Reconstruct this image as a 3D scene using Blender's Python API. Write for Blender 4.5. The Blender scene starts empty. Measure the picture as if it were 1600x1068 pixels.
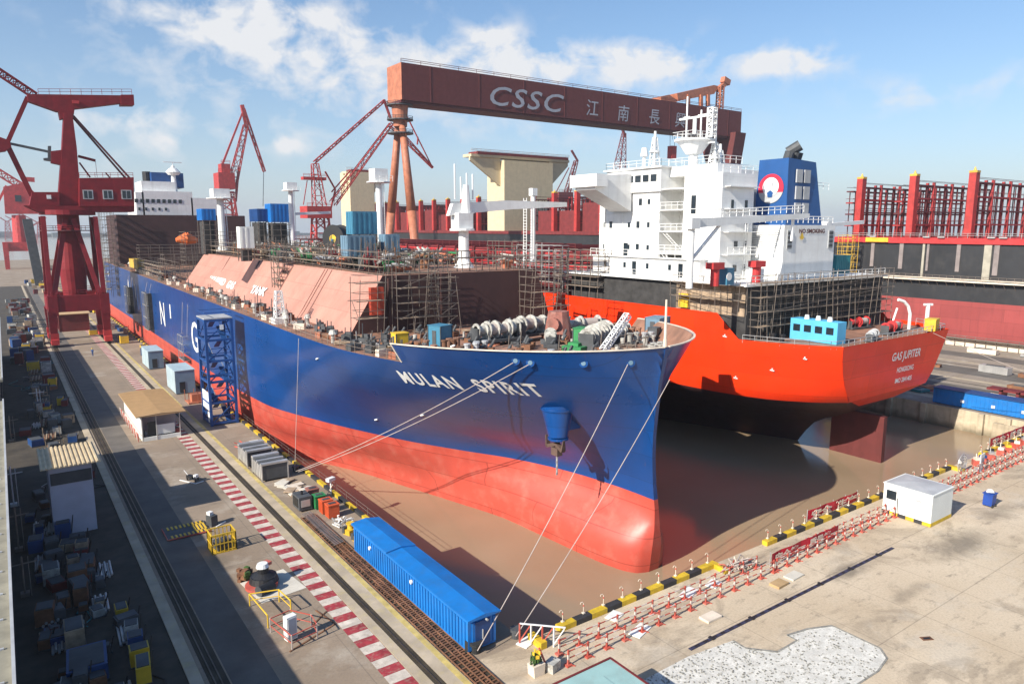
import bpy, math, random
import numpy as np
from mathutils import Vector, Matrix
R = math.radians
rnd = random.Random(7)
scene = bpy.context.scene
# ---------------------------------------------------------------- camera
CAM_H, FPX, YAW, PITCH = 28.0, 1120.0, R(35.4), math.atan(179/1120.)
cam = bpy.data.cameras.new('Camera'); cam.lens = FPX/1600*36; cam.sensor_width = 36
cam.clip_start = 0.5; cam.clip_end = 20000
camo = bpy.data.objects.new('Camera', cam); scene.collection.objects.link(camo)
camo.location = (0, 0, CAM_H); camo.rotation_euler = (R(90)-PITCH, 0, -YAW)
scene.camera = camo
# a photo pixel (1600x1068) turned into a point on a known plane
_F = np.array([math.sin(YAW)*math.cos(PITCH), math.cos(YAW)*math.cos(PITCH), -math.sin(PITCH)])
_R = np.array([math.cos(YAW), -math.sin(YAW), 0.]); _U = np.cross(_R, _F); _C = np.array([0, 0, CAM_H])
def ray(x, y):
    d = _F*FPX+_R*(x-800)-_U*(y-534); return d/np.linalg.norm(d)
def PZ(x, y, z=0.): d = ray(x, y); return Vector(_C+d*((z-CAM_H)/d[2]))
def PX(x, y, X): d = ray(x, y); return Vector(_C+d*(X/d[0]))
def PY(x, y, Y): d = ray(x, y); return Vector(_C+d*(Y/d[1]))
# ---------------------------------------------------------------- light
SUN_EL, SUN_AZ = R(32), R(-98)          # azimuth from +Y towards +X
world = bpy.data.worlds.new('World'); scene.world = world; world.use_nodes = True
wt = world.node_tree; wt.nodes.clear()
def wn(t, **k):
    n = wt.nodes.new(t)
    for a, b in k.items(): setattr(n, a, b)
    return n
def wm(op, a, b=None, c=None, clamp=False):
    n = wn('ShaderNodeMath', operation=op); n.use_clamp = clamp
    for i, v in enumerate((a, b, c)):
        if v is None: continue
        if isinstance(v, (int, float)): n.inputs[i].default_value = v
        else: wt.links.new(v, n.inputs[i])
    return n.outputs[0]
sky = wn('ShaderNodeTexSky', sky_type='NISHITA'); sky.sun_disc = False
sky.sun_elevation = SUN_EL; sky.sun_rotation = SUN_AZ; sky.dust_density = .6; sky.air_density = 1.0; sky.ozone_density = 3.0
tc = wn('ShaderNodeTexCoord'); sep = wn('ShaderNodeSeparateXYZ'); wt.links.new(tc.outputs['Generated'], sep.inputs[0])
az = wm('ARCTAN2', sep.outputs[0], sep.outputs[1]); el = wm('ARCSINE', sep.outputs[2])
comb = wn('ShaderNodeCombineXYZ'); wt.links.new(wm('MULTIPLY', az, 6.5), comb.inputs[0]); wt.links.new(wm('MULTIPLY', el, 8.5), comb.inputs[1])
no = wn('ShaderNodeTexNoise'); no.inputs['Scale'].default_value = 2.9; no.inputs['Detail'].default_value = 9; no.inputs['Roughness'].default_value = .56; no.inputs['Distortion'].default_value = .25
wt.links.new(comb.outputs[0], no.inputs['Vector'])
# clouds: (px, py, half width, half height, strength), directions taken from the photograph
CL = [(860,215,160,25,.25),(130,260,150,60,.3),(1010,98,105,32,1.3),(1225,98,76,25,1.35),(768,60,45,28,.8),(830,100,95,40,.8),(480,75,240,75,.66),(360,25,180,45,.62),
      (690,120,190,50,.5),(195,187,70,20,.6),(450,226,30,16,.85),(255,222,38,20,.55),(1400,152,60,28,.35),(1560,128,120,30,.42),(560,190,300,60,.28),(1020,200,600,70,.12),(250,150,200,90,.18)]
tot = None
for px, py, hw, hh, s in CL:
    d = ray(px, py); a0 = math.atan2(d[0], d[1]); e0 = math.asin(d[2]); sa = hw/1180*1.0; se = hh/1180*1.0
    q = wm('ADD', wm('POWER', wm('ABSOLUTE', wm('DIVIDE', wm('SUBTRACT', az, a0), sa)), 2.), wm('POWER', wm('ABSOLUTE', wm('DIVIDE', wm('SUBTRACT', el, e0), se)), 2.))
    g = wm('MULTIPLY', wm('EXPONENT', wm('MULTIPLY', q, -1.1)), s)
    tot = g if tot is None else wm('ADD', tot, g)
dens = wm('MULTIPLY', wm('MAXIMUM', wm('ADD', tot, wm('MULTIPLY_ADD', no.outputs[0], 4.4, -2.45)), 0), wm('MINIMUM', tot, 1.))
dens = wm('MINIMUM', wm('MULTIPLY', dens, 1.15), .94)
hz = wm('MULTIPLY', wm('EXPONENT', wm('MULTIPLY', wm('ABSOLUTE', el), -6.5)), .80)
def wmix(f, a, b):
    m = wn('ShaderNodeMix', data_type='RGBA'); wt.links.new(f, m.inputs[0])
    for s_, v in ((6, a), (7, b)):
        if isinstance(v, tuple): m.inputs[s_].default_value = v
        else: wt.links.new(v, m.inputs[s_])
    return m.outputs[2]
hs_ = wn('ShaderNodeHueSaturation'); hs_.inputs['Saturation'].default_value = 1.12; hs_.inputs['Value'].default_value = 1.35; wt.links.new(sky.outputs[0], hs_.inputs['Color'])
c1 = wmix(hz, hs_.outputs[0], (4.3, 4.9, 5.9, 1))
c2 = wmix(dens, c1, (7.4, 7.45, 7.6, 1))
bg = wn('ShaderNodeBackground'); bg.inputs[1].default_value = .078; wt.links.new(c2, bg.inputs[0])
wo = wn('ShaderNodeOutputWorld'); wt.links.new(bg.outputs[0], wo.inputs[0])
sl = bpy.data.lights.new('Sun', 'SUN'); sl.energy = 5.0; sl.angle = R(.5); sl.color = (1, .93, .82)
so = bpy.data.objects.new('Sun', sl); scene.collection.objects.link(so)
sd = Vector((math.sin(SUN_AZ)*math.cos(SUN_EL), math.cos(SUN_AZ)*math.cos(SUN_EL), math.sin(SUN_EL)))
so.rotation_euler = sd.to_track_quat('Z', 'Y').to_euler(); so.location = (0, 0, 200)
scene.render.engine = 'CYCLES'
vs = scene.view_settings; vs.view_transform = 'Standard'; vs.look = 'None'; vs.exposure = 0.6; vs.gamma = 1
scene.cycles.max_bounces = 6
# ---------------------------------------------------------------- helpers
col = scene.collection
MATS = {}
def mat(name, c, rough=.6, metal=0., var=.25, scale=.6, streak=0., bump=0., spec=.5, dirt=None, dirt_amt=0., fine=0., coat=0., plates=None, rust=0.):
    """base colour with soft patches (var), vertical run-off streaks, dirt patches and a fine bump"""
    if name in MATS: return MATS[name]
    m = bpy.data.materials.new(name); m.use_nodes = True; t = m.node_tree; b = t.nodes['Principled BSDF']
    b.inputs['Roughness'].default_value = rough; b.inputs['Metallic'].default_value = metal
    b.inputs['Specular IOR Level'].default_value = spec; b.inputs['Coat Weight'].default_value = coat; b.inputs['Coat Roughness'].default_value = .15
    tcn = t.nodes.new('ShaderNodeTexCoord'); geo = t.nodes.new('ShaderNodeNewGeometry')
    def noise(sc, det=5, st=(1, 1, 1)):
        mp = t.nodes.new('ShaderNodeMapping'); mp.inputs['Scale'].default_value = st
        t.links.new(geo.outputs['Position'], mp.inputs[0])
        n = t.nodes.new('ShaderNodeTexNoise'); n.inputs['Scale'].default_value = sc; n.inputs['Detail'].default_value = det; n.inputs['Roughness'].default_value = .6
        t.links.new(mp.outputs[0], n.inputs['Vector']); return n.outputs[0]
    def ramp(f, lo, hi):
        r = t.nodes.new('ShaderNodeMapRange'); r.inputs[1].default_value = lo; r.inputs[2].default_value = hi
        t.links.new(f, r.inputs[0]); return r.outputs[0]
    def mixc(f, a, bb, k=1.0):
        x = t.nodes.new('ShaderNodeMix'); x.data_type = 'RGBA'
        if k != 1:
            mm = t.nodes.new('ShaderNodeMath'); mm.operation = 'MULTIPLY'; mm.inputs[1].default_value = k; t.links.new(f, mm.inputs[0]); f = mm.outputs[0]
        t.links.new(f, x.inputs[0])
        for s_, v in ((6, a), (7, bb)):
            if isinstance(v, tuple): x.inputs[s_].default_value = v
            else: t.links.new(v, x.inputs[s_])
        return x.outputs[2]
    c4 = tuple(c)+(1,); lo = tuple(v*(1-var) for v in c)+(1,); hi = tuple(min(1, v*(1+var*.6)) for v in c)+(1,)
    out = mixc(ramp(noise(scale), .35, .68), lo, hi)
    if streak:
        dk = tuple(v*.45 for v in (dirt or c))+(1,)
        out = mixc(ramp(noise(1.1, 4, (1, 1, .07)), .52, .75), out, dk, streak)
    if dirt_amt:
        out = mixc(ramp(noise(scale*2.3, 8), .5, .72), out, tuple(dirt)+(1,), dirt_amt)
    if fine:
        out = mixc(ramp(noise(9, 3), .45, .6), out, tuple(v*.6 for v in c)+(1,), fine)
    if rust:      # rust runs: narrow, tall, sparse
        out = mixc(ramp(noise(2.2, 6, (1, 1, .045)), .66, .74), out, (.22, .09, .04, 1), rust)
    hgt = None
    if plates:    # welded shell plates: per-plate tint and a thin seam
        sp = t.nodes.new('ShaderNodeSeparateXYZ'); t.links.new(geo.outputs['Position'], sp.inputs[0])
        ad = t.nodes.new('ShaderNodeMath'); ad.operation = 'ADD'; t.links.new(sp.outputs[0], ad.inputs[0]); t.links.new(sp.outputs[1], ad.inputs[1])
        cb = t.nodes.new('ShaderNodeCombineXYZ'); t.links.new(ad.outputs[0], cb.inputs[0]); t.links.new(sp.outputs[2], cb.inputs[1])
        br = t.nodes.new('ShaderNodeTexBrick'); br.inputs['Scale'].default_value = 1.; br.inputs['Brick Width'].default_value = plates[0]; br.inputs['Row Height'].default_value = plates[1]
        br.inputs['Mortar Size'].default_value = plates[2]; br.inputs['Mortar Smooth'].default_value = .3; br.inputs['Color1'].default_value = (.90,)*3+(1,); br.inputs['Color2'].default_value = (1.06,)*3+(1,); br.inputs['Mortar'].default_value = (.62,)*3+(1,)
        t.links.new(cb.outputs[0], br.inputs[0]); mu = t.nodes.new('ShaderNodeMix'); mu.data_type = 'RGBA'; mu.blend_type = 'MULTIPLY'; mu.inputs[0].default_value = plates[3]
        t.links.new(out, mu.inputs[6]); t.links.new(br.outputs[0], mu.inputs[7]); out = mu.outputs[2]; hgt = noise(.35, 3)
    t.links.new(out, b.inputs['Base Color'])
    if hgt is not None:
        bq = t.nodes.new('ShaderNodeBump'); bq.inputs['Strength'].default_value = .35; bq.inputs['Distance'].default_value = .06; t.links.new(hgt, bq.inputs['Height']); t.links.new(bq.outputs[0], b.inputs['Normal'])
    rr = t.nodes.new('ShaderNodeMapRange'); rr.inputs[3].default_value = max(.03, rough-.1); rr.inputs[4].default_value = min(1, rough+.15)
    t.links.new(noise(scale*1.7), rr.inputs[0]); t.links.new(rr.outputs[0], b.inputs['Roughness'])
    if bump:
        bp = t.nodes.new('ShaderNodeBump'); bp.inputs['Strength'].default_value = bump; bp.inputs['Distance'].default_value = .05
        t.links.new(noise(2.5, 6), bp.inputs['Height']); t.links.new(bp.outputs[0], b.inputs['Normal'])
    MATS[name] = m; return m
def M(n): return MATS[n]
mat('crane_red', (.21, .010, .017), .6, spec=.3, streak=.35, var=.2)
mat('crane_red_light', (.50, .035, .035), .5, streak=.2)
mat('far_red', (.42, .035, .03), .55, streak=.3)
mat('maroon', (.17, .022, .022), .6, streak=.4)
mat('maroon_dark', (.11, .02, .022), .6, streak=.2)
mat('girder', (.135, .036, .034), .75, streak=.35, var=.12, spec=.25)
mat('orange_steel', (.45, .16, .085), .55, streak=.3)
mat('white_paint', (.78, .78, .76), .45, var=.06, streak=.16, dirt=(.5, .4, .3), plates=(4.2, 2.9, .02, .45), rust=.22)
mat('grey_paint', (.42, .43, .44), .5, var=.15, streak=.2)
mat('dark_grey', (.07, .075, .08), .6, var=.3)
mat('black', (.015, .015, .017), .5, var=.2)
mat('hull_blue', (.003, .056, .225), .28, var=.14, scale=.12, streak=.16, coat=.25, plates=(11, 2.6, .035, .8), rust=.25)
mat('hull_red', (.52, .078, .052), .42, var=.14, scale=.25, streak=.18, dirt=(.56, .19, .14), dirt_amt=.4, plates=(11, 2.6, .05, 1.))
mat('hull_orange', (.76, .038, .004), .42, var=.08, scale=.2, streak=.14, coat=.08, spec=.3, plates=(9, 2.4, .03, .8), rust=.12)
mat('hull_underbody_shaded', (.05, .013, .013), .6, var=.2, streak=.2)  # red antifouling darkened near black, painting in the shade under the stern
mat('hull_black', (.022, .023, .026), .5, var=.3, scale=.15, streak=.3, dirt=(.1, .09, .08), dirt_amt=.2)
mat('hull_faded_red', (.30, .052, .048), .6, var=.15, scale=.1, streak=.35, plates=(14, 3, .05, .9))
mat('deck_primer', (.33, .17, .11), .75, var=.4, scale=.35, dirt=(.12, .08, .06), dirt_amt=.5, fine=.3)
mat('deck_red', (.30, .05, .04), .7, var=.35, dirt=(.1, .05, .04), dirt_amt=.4)
mat('pink_primer', (.46, .225, .17), .65, var=.14, scale=.2, streak=.25, dirt=(.4,.2,.15), dirt_amt=.2, plates=(8, 2.2, .03, .8))
mat('brown_primer', (.065, .028, .026), .7, var=.25, scale=.2, streak=.2)
mat('cream', (.72, .62, .50), .6, var=.15, streak=.25)
mat('beige', (.62, .52, .34), .6, var=.08, streak=.2)
mat('yellow', (.70, .45, .03), .5, var=.2, dirt=(.2, .14, .05), dirt_amt=.2)
mat('crane_yellow', (.60, .38, .05), .5, var=.25)
mat('blue_box', (.008, .17, .52), .45, var=.14, streak=.2, dirt=(.1,.12,.15), dirt_amt=.15, rust=.15)
mat('blue_dark', (.012, .06, .20), .45, var=.2)
mat('tower_blue', (.012, .07, .25), .45, var=.2)
mat('light_blue', (.05, .20, .31), .5, var=.15)
mat('teal', (.02, .20, .22), .5, var=.2)
mat('green', (.03, .22, .07), .5, var=.3)
mat('red_box', (.55, .07, .03), .5, var=.2)
mat('red_sign', (.50, .01, .03), .6, var=.15)
mat('rust', (.22, .10, .05), .8, var=.5, dirt=(.1, .05, .03), dirt_amt=.4)
mat('scaffold', (.22, .18, .15), .6, var=.3, metal=.3)
mat('plank', (.38, .28, .19), .8, var=.4, scale=1.5)
mat('dark_net', (.045, .043, .042), .85, var=.4, scale=.8)
mat('galv', (.55, .54, .52), .4, metal=.5, var=.2)
mat('winch_white', (.46, .45, .41), .6, var=.35, scale=1.5, dirt=(.12, .09, .07), dirt_amt=.75)
mat('rope', (.45, .38, .34), .9, var=.2)
mat('rubber', (.02, .02, .02), .8)
mat('window', (.02, .03, .04), .12, var=.3)
mat('tan_roof', (.52, .34, .17), .7, var=.08, scale=.8)
mat('cabin_wall', (.74, .76, .72), .5, var=.05, streak=.05)
mat('hut_wall', (.42, .43, .45), .6, var=.15)
mat('hut_blue', (.13, .22, .30), .55, var=.15)
mat('facade', (.27, .25, .19), .8, var=.25, streak=.4)
mat('tan_tarp', (.42, .28, .14), .8, var=.2)
mat('skin', (.45, .28, .2), .6)
mat('foliage', (.05, .11, .02), .8, var=.5, scale=3)
class MB:
    def __init__(s, *mats): s.v = []; s.f = []; s.mi = []; s.mats = list(mats); s.k = 0; s.smooth = False
    def add(s, vs, fs):
        o = len(s.v); s.v += [tuple(v) for v in vs]
        for f in fs: s.f.append(tuple(i+o for i in f)); s.mi.append(s.k)
        return s
    def box(s, x0, x1, y0, y1, z0, z1):
        return s.add([(x0,y0,z0),(x1,y0,z0),(x1,y1,z0),(x0,y1,z0),(x0,y0,z1),(x1,y0,z1),(x1,y1,z1),(x0,y1,z1)],
                     [(0,3,2,1),(4,5,6,7),(0,1,5,4),(1,2,6,5),(2,3,7,6),(3,0,4,7)])
    def rbox(s, cx, cy, cz, sx, sy, sz, rz=0.):
        c, n = math.cos(rz), math.sin(rz); vs = []
        for dz in (-.5, .5):
            for dx, dy in ((-.5,-.5),(.5,-.5),(.5,.5),(-.5,.5)):
                a, b = dx*sx, dy*sy; vs.append((cx+a*c-b*n, cy+a*n+b*c, cz+dz*sz))
        return s.add(vs, [(0,3,2,1),(4,5,6,7),(0,1,5,4),(1,2,6,5),(2,3,7,6),(3,0,4,7)])
    def _fr(s, p, q):
        p = Vector(p); q = Vector(q); d = (q-p)
        if d.length < 1e-6: d = Vector((0,0,1e-3))
        d.normalize(); up = Vector((0,0,1)) if abs(d.z) < .95 else Vector((0,1,0))
        a = d.cross(up).normalized(); b = a.cross(d).normalized(); return p, q, a, b
    def bar(s, p, q, w, h=None, w2=None, h2=None):
        h = h or w; w2 = w2 or w; h2 = h2 or (h if w2 == w else h*w2/w)
        p, q, a, b = s._fr(p, q); vs = []
        for c, ww, hh in ((p, w, h), (q, w2, h2)):
            for i, j in ((-1,-1),(1,-1),(1,1),(-1,1)): vs.append(c+a*i*ww/2+b*j*hh/2)
        return s.add(vs, [(0,1,2,3),(7,6,5,4),(0,4,5,1),(1,5,6,2),(2,6,7,3),(3,7,4,0)])
    def tube(s, p, q, r, n=8, r2=None):
        r2 = r if r2 is None else r2
        p, q, a, b = s._fr(p, q); vs = []
        for c, rr in ((p, r), (q, r2)):
            for i in range(n): t = 2*math.pi*i/n; vs.append(c+a*math.cos(t)*rr+b*math.sin(t)*rr)
        fs = [(i, i+n, (i+1) % n+n, (i+1) % n) for i in range(n)]+[tuple(range(n)), tuple(range(2*n-1, n-1, -1))]
        return s.add(vs, fs)
    def pipe(s, pts, r, n=6):
        for a, b in zip(pts[:-1], pts[1:]): s.tube(a, b, r, n)
        return s
    def prism(s, pts, d):
        """polygon pts extruded by vector d"""
        n = len(pts); d = Vector(d); A = [Vector(p) for p in pts]
        return s.add(A+[p+d for p in A], [tuple(range(n-1, -1, -1)), tuple(range(n, 2*n))]+[(i, (i+1) % n, (i+1) % n+n, i+n) for i in range(n)])
    def quad(s, *p): return s.add(p, [tuple(range(len(p)))])
    def truss(s, p, q, w, h, n, t=.25, w2=None, h2=None):
        w2 = w2 or w; h2 = h2 or h; p, q, a, b = s._fr(p, q); C = []
        for k in range(n+1):
            f = k/n; c = p.lerp(q, f); ww = w+(w2-w)*f; hh = h+(h2-h)*f
            C.append([c+a*i*ww/2+b*j*hh/2 for i, j in ((-1,-1),(1,-1),(1,1),(-1,1))])
        for i in range(4): s.bar(C[0][i], C[-1][i], t)
        for k in range(n):
            for i in range(4):
                j = (i+1) % 4
                s.bar(C[k][i], C[k+1][j] if k % 2 else C[k+1][j], t*.6) if k % 2 else s.bar(C[k][j], C[k+1][i], t*.6)
                s.bar(C[k+1][i], C[k+1][j], t*.6)
        return s
    def rail(s, pts, h=1.05, step=2., r=.035):
        for a, b in zip(pts[:-1], pts[1:]):
            a = Vector(a); b = Vector(b); n = max(1, int((b-a).length/step))
            for k in range(n+1): c = a.lerp(b, k/n); s.tube(c, c+Vector((0,0,h)), r, 4)
            for hh in (h, h*.55): s.tube(a+Vector((0,0,hh)), b+Vector((0,0,hh)), r, 4)
        return s
    def ladder(s, p, q, w=.5, r=.03, ax=(0,1,0)):
        p = Vector(p); q = Vector(q); a = Vector(ax)*w/2; s.bar(p-a, q-a, r*2); s.bar(p+a, q+a, r*2)
        n = max(2, int((q-p).length/.45))
        for k in range(1, n): c = p.lerp(q, k/n); s.bar(c-a, c+a, r*1.5)
        return s
    def build(s, name, parent=None, label=None, cat=None, group=None, kind=None, smooth=False, bevel=0, local=False):
        org = Vector((0,0,0))
        if parent is not None and not local:
            p = parent
            while p is not None: org += p.location; p = p.parent
        me = bpy.data.meshes.new(name)
        vs = s.v if (parent is None or local) else [(a-org.x, b-org.y, c-org.z) for a, b, c in s.v]
        loc = None
        if parent is None and not local and kind is None and s.v:
            A = np.array(s.v); loc = Vector(((A[:,0].min()+A[:,0].max())/2, (A[:,1].min()+A[:,1].max())/2, A[:,2].min()))
            vs = [(a-loc.x, b-loc.y, c-loc.z) for a, b, c in s.v]
        me.from_pydata(vs, [], s.f)
        for m in s.mats: me.materials.append(m)
        me.polygons.foreach_set('material_index', s.mi)
        if smooth: me.polygons.foreach_set('use_smooth', [True]*len(s.f))
        me.update()
        o = bpy.data.objects.new(name, me); col.objects.link(o); o.parent = parent
        if loc is not None: o.location = loc
        if bevel:
            bv = o.modifiers.new('Bevel', 'BEVEL'); bv.width = bevel; bv.segments = 2; bv.limit_method = 'ANGLE'
        return tag(o, label, cat, group, kind)
def tag(o, label=None, cat=None, group=None, kind=None):
    if label: o['label'] = label
    if cat: o['category'] = cat
    if group: o['group'] = group
    if kind: o['kind'] = kind
    return o
def thing(name, label, cat, loc=(0,0,0), rz=0., group=None):
    o = bpy.data.objects.new(name, None); col.objects.link(o); o.location = loc; o.rotation_euler = (0, 0, rz)
    o.empty_display_size = .5; return tag(o, label, cat, group)
def dup(src, loc, rz=None, label=None, group=None, sc=None):
    def cp(o, par):
        c = o.copy(); col.objects.link(c); c.parent = par
        for ch in list(o.children): cp(ch, c)
        return c
    c = cp(src, None); c.location = loc
    if rz is not None: c.rotation_euler = (0, 0, rz)
    if sc: c.scale = (sc,)*3
    if label: c['label'] = label
    if group: c['group'] = group
    return c
def text_bm(txt, size, font_shear=0., bold=0., spacing=1.):
    """vertices (2D) and faces of a line of lettering, origin at left baseline; returned with its width"""
    cu = bpy.data.curves.new('txt', 'FONT'); cu.body = txt; cu.size = size; cu.shear = font_shear; cu.offset = bold; cu.space_character = spacing; cu.resolution_u = 3
    o = bpy.data.objects.new('txt', cu); col.objects.link(o)
    bpy.context.view_layer.update(); dg = bpy.context.evaluated_depsgraph_get()
    me = bpy.data.meshes.new_from_object(o.evaluated_get(dg))
    v = [tuple(x.co)[:2] for x in me.vertices]; f = [tuple(p.vertices) for p in me.polygons]
    bpy.data.objects.remove(o); bpy.data.curves.remove(cu); bpy.data.meshes.remove(me)
    return v, f
def letter_mb(mb, txt, size, fn, shear=0., bold=0., spacing=1., sub=0, width=None):
    """lay lettering on a surface: fn(s, t) -> 3D point"""
    v, f = text_bm(txt, size, shear, bold, spacing)
    if width and v:
        x0 = min(a for a, b in v); x1 = max(a for a, b in v); v = [((a-x0)*width/(x1-x0), b) for a, b in v]
    if sub:
        import bmesh
        bm = bmesh.new(); vv = [bm.verts.new((a, b, 0)) for a, b in v]
        for q in f:
            try: bm.faces.new([vv[i] for i in q])
            except ValueError: pass
        for _ in range(sub):
            ed = [e for e in bm.edges if e.calc_length() > .5]
            if not ed: break
            bmesh.ops.subdivide_edges(bm, edges=ed, cuts=1)
        bmesh.ops.triangulate(bm, faces=bm.faces[:])
        bm.verts.index_update(); v = [(x.co.x, x.co.y) for x in bm.verts]; f = [tuple(x.index for x in q.verts) for q in bm.faces]; bm.free()
    mb.add([fn(a, b) for a, b in v], f)
# ---------------------------------------------------------------- the setting
WZ = -3.3
def ground_mat():
    m = bpy.data.materials.new('concrete'); m.use_nodes = True; t = m.node_tree; b = t.nodes['Principled BSDF']; b.inputs['Roughness'].default_value = .9
    b.inputs['Specular IOR Level'].default_value = .25
    g = t.nodes.new('ShaderNodeNewGeometry'); sp = t.nodes.new('ShaderNodeSeparateXYZ'); t.links.new(g.outputs[0], sp.inputs[0])
    def noise(sc, det=6, rough=.6, st=None, dist=0):
        n = t.nodes.new('ShaderNodeTexNoise'); n.inputs['Scale'].default_value = sc; n.inputs['Detail'].default_value = det; n.inputs['Roughness'].default_value = rough; n.inputs['Distortion'].default_value = dist
        if st:
            mp = t.nodes.new('ShaderNodeMapping'); mp.inputs['Scale'].default_value = st; t.links.new(g.outputs[0], mp.inputs[0]); t.links.new(mp.outputs[0], n.inputs[0])
        else: t.links.new(g.outputs[0], n.inputs[0])
        return n.outputs[0]
    def mr(f, lo, hi, a=0., bb=1.):
        r = t.nodes.new('ShaderNodeMapRange'); r.inputs[1].default_value = lo; r.inputs[2].default_value = hi; r.inputs[3].default_value = a; r.inputs[4].default_value = bb; t.links.new(f, r.inputs[0]); return r.outputs[0]
    def mix(f, a, bb):
        x = t.nodes.new('ShaderNodeMix'); x.data_type = 'RGBA'
        if isinstance(f, float): x.inputs[0].default_value = f
        else: t.links.new(f, x.inputs[0])
        for s_, v in ((6, a), (7, bb)):
            if isinstance(v, tuple): x.inputs[s_].default_value = v
            else: t.links.new(v, x.inputs[s_])
        return x.outputs[2]
    def mul(a, bb, op='MULTIPLY'):
        x = t.nodes.new('ShaderNodeMath'); x.operation = op
        for i, v in enumerate((a, bb)):
            if isinstance(v, (int, float)): x.inputs[i].default_value = v
            else: t.links.new(v, x.inputs[i])
        return x.outputs[0]
    west = mix(mr(noise(.12), .35, .65), (.24, .185, .135, 1), (.32, .25, .185, 1))
    south = mix(mr(noise(.09), .35, .65), (.50, .40, .28, 1), (.60, .50, .37, 1))
    # the quay head is paler concrete than the crane road; the seam is a pour line
    sel = mul(mr(sp.outputs[1], 36.3, 36.5, 1, 0), mr(sp.outputs[0], 22.6, 22.8))
    east = mr(sp.outputs[0], 119, 121)
    base = mix(sel, west, south); base = mix(mul(east, mr(sp.outputs[1], 36.3, 36.5)), base, (.30, .25, .20, 1))
    # water stains and wear: greyer blotches south-east of the cabin
    blot = mul(mr(noise(.10, 8, .68, (1, 1.6, 1), 1.2), .50, .60), .55)
    base = mix(blot, base, (.27, .215, .155, 1))
    fl = mul(mr(noise(.5, 9, .7, (1, 2.2, 1)), .56, .66), .45); base = mix(fl, base, (.13, .11, .09, 1))
    pale = mul(mr(noise(.17, 7, .65), .54, .66), .35); base = mix(pale, base, (.56, .51, .43, 1))
    base = mix(mul(mr(noise(6, 4), .45, .7), .25), base, (.15, .12, .10, 1))
    # long-standing damp and oil patches at their own places on the quay
    for px, py, rx, ry, k in ((1500, 850, 9, 3.2, .75), (1330, 890, 5.5, 1.8, .7), (1560, 800, 7, 2.2, .5), (1420, 925, 5, 1.2, .45), (345, 875, 1.5, 2.5, .8), (250, 750, 1.6, 3.5, .6), (430, 1000, 1.6, 1.6, .5), (300, 780, 2, 3, .4), (560, 1000, 1.2, 1.2, .4), (190, 600, 1.8, 6, .4)):
        c = PZ(px, py); dx = mul(mul(sp.outputs[0], -c.x, 'ADD'), 1/rx); dy = mul(mul(sp.outputs[1], -c.y, 'ADD'), 1/ry)
        q = mul(mul(dx, dx), mul(dy, dy), 'ADD'); e = mul(mul(q, -1.), 2.71828, 'MULTIPLY'); ex = t.nodes.new('ShaderNodeMath'); ex.operation = 'EXPONENT'; t.links.new(e, ex.inputs[0])
        base = mix(mul(mr(mul(ex.outputs[0], mul(noise(.55, 8, .7, None, .8), .9), 'MULTIPLY'), .12, .42), k), base, (.17, .14, .105, 1))
    # slab joints
    for ax, per, off in ((0, 6.0, 1.3), (1, 7.5, .4)):
        v = mul(mul(mul(sp.outputs[ax], off, 'ADD'), 1/per), 0, 'ADD'); fr = t.nodes.new('ShaderNodeMath'); fr.operation = 'FRACT'; t.links.new(v, fr.inputs[0])
        d = mul(mul(fr.outputs[0], .5, 'SUBTRACT'), 0, 'ADD'); a_ = t.nodes.new('ShaderNodeMath'); a_.operation = 'ABSOLUTE'; t.links.new(d, a_.inputs[0])
        base = mix(mul(mr(a_.outputs[0], .492, .497), .35), base, (.10, .085, .07, 1))
    t.links.new(base, b.inputs['Base Color'])
    bp = t.nodes.new('ShaderNodeBump'); bp.inputs['Strength'].default_value = .3; bp.inputs['Distance'].default_value = .05; t.links.new(noise(3, 8), bp.inputs['Height']); t.links.new(bp.outputs[0], b.inputs['Normal'])
    return m
CONC = ground_mat()
g = MB(CONC)
DX0, DX1, DY0, DY1 = 27.0, 120.0, 36.4, 640.0
for x0, x1, y0, y1 in ((-2000, DX0, -60, 760), (DX0, DX1, -60, DY0), (DX1, 186, -60, 760), (DX0, DX1, DY1, 760), (186, 330, -60, 28), (186, 330, 640, 760), (330, 2400, -60, 760)):
    g.quad((x0,y0,0),(x1,y0,0),(x1,y1,0),(x0,y1,0))
g.build('ground', kind='structure')
mat('dock_concrete', (.50, .42, .30), .85, var=.3, scale=.25, streak=.45, dirt=(.12, .10, .06), dirt_amt=.4)
_m = M('dock_concrete'); _t = _m.node_tree; _b = _t.nodes['Principled BSDF']; _l = _b.inputs['Base Color'].links[0].from_socket
_g = _t.nodes.new('ShaderNodeNewGeometry'); _s = _t.nodes.new('ShaderNodeSeparateXYZ'); _t.links.new(_g.outputs[0], _s.inputs[0]); _n = _t.nodes.new('ShaderNodeTexNoise'); _n.inputs['Scale'].default_value = .8; _n.inputs['Detail'].default_value = 6; _t.links.new(_g.outputs[0], _n.inputs[0])
_a = _t.nodes.new('ShaderNodeMath'); _a.operation = 'MULTIPLY_ADD'; _a.inputs[1].default_value = 1.6; _t.links.new(_n.outputs[0], _a.inputs[0]); _t.links.new(_s.outputs[2], _a.inputs[2])
_r = _t.nodes.new('ShaderNodeMapRange'); _r.inputs[1].default_value = -2.4; _r.inputs[2].default_value = -1.2; _r.inputs[3].default_value = .75; _r.inputs[4].default_value = 0; _t.links.new(_a.outputs[0], _r.inputs[0])
_x = _t.nodes.new('ShaderNodeMix'); _x.data_type = 'RGBA'; _t.links.new(_r.outputs[0], _x.inputs[0]); _t.links.new(_l, _x.inputs[6]); _x.inputs[7].default_value = (.10, .085, .05, 1); _t.links.new(_x.outputs[2], _b.inputs['Base Color'])
w = MB(M('dock_concrete'))
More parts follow.
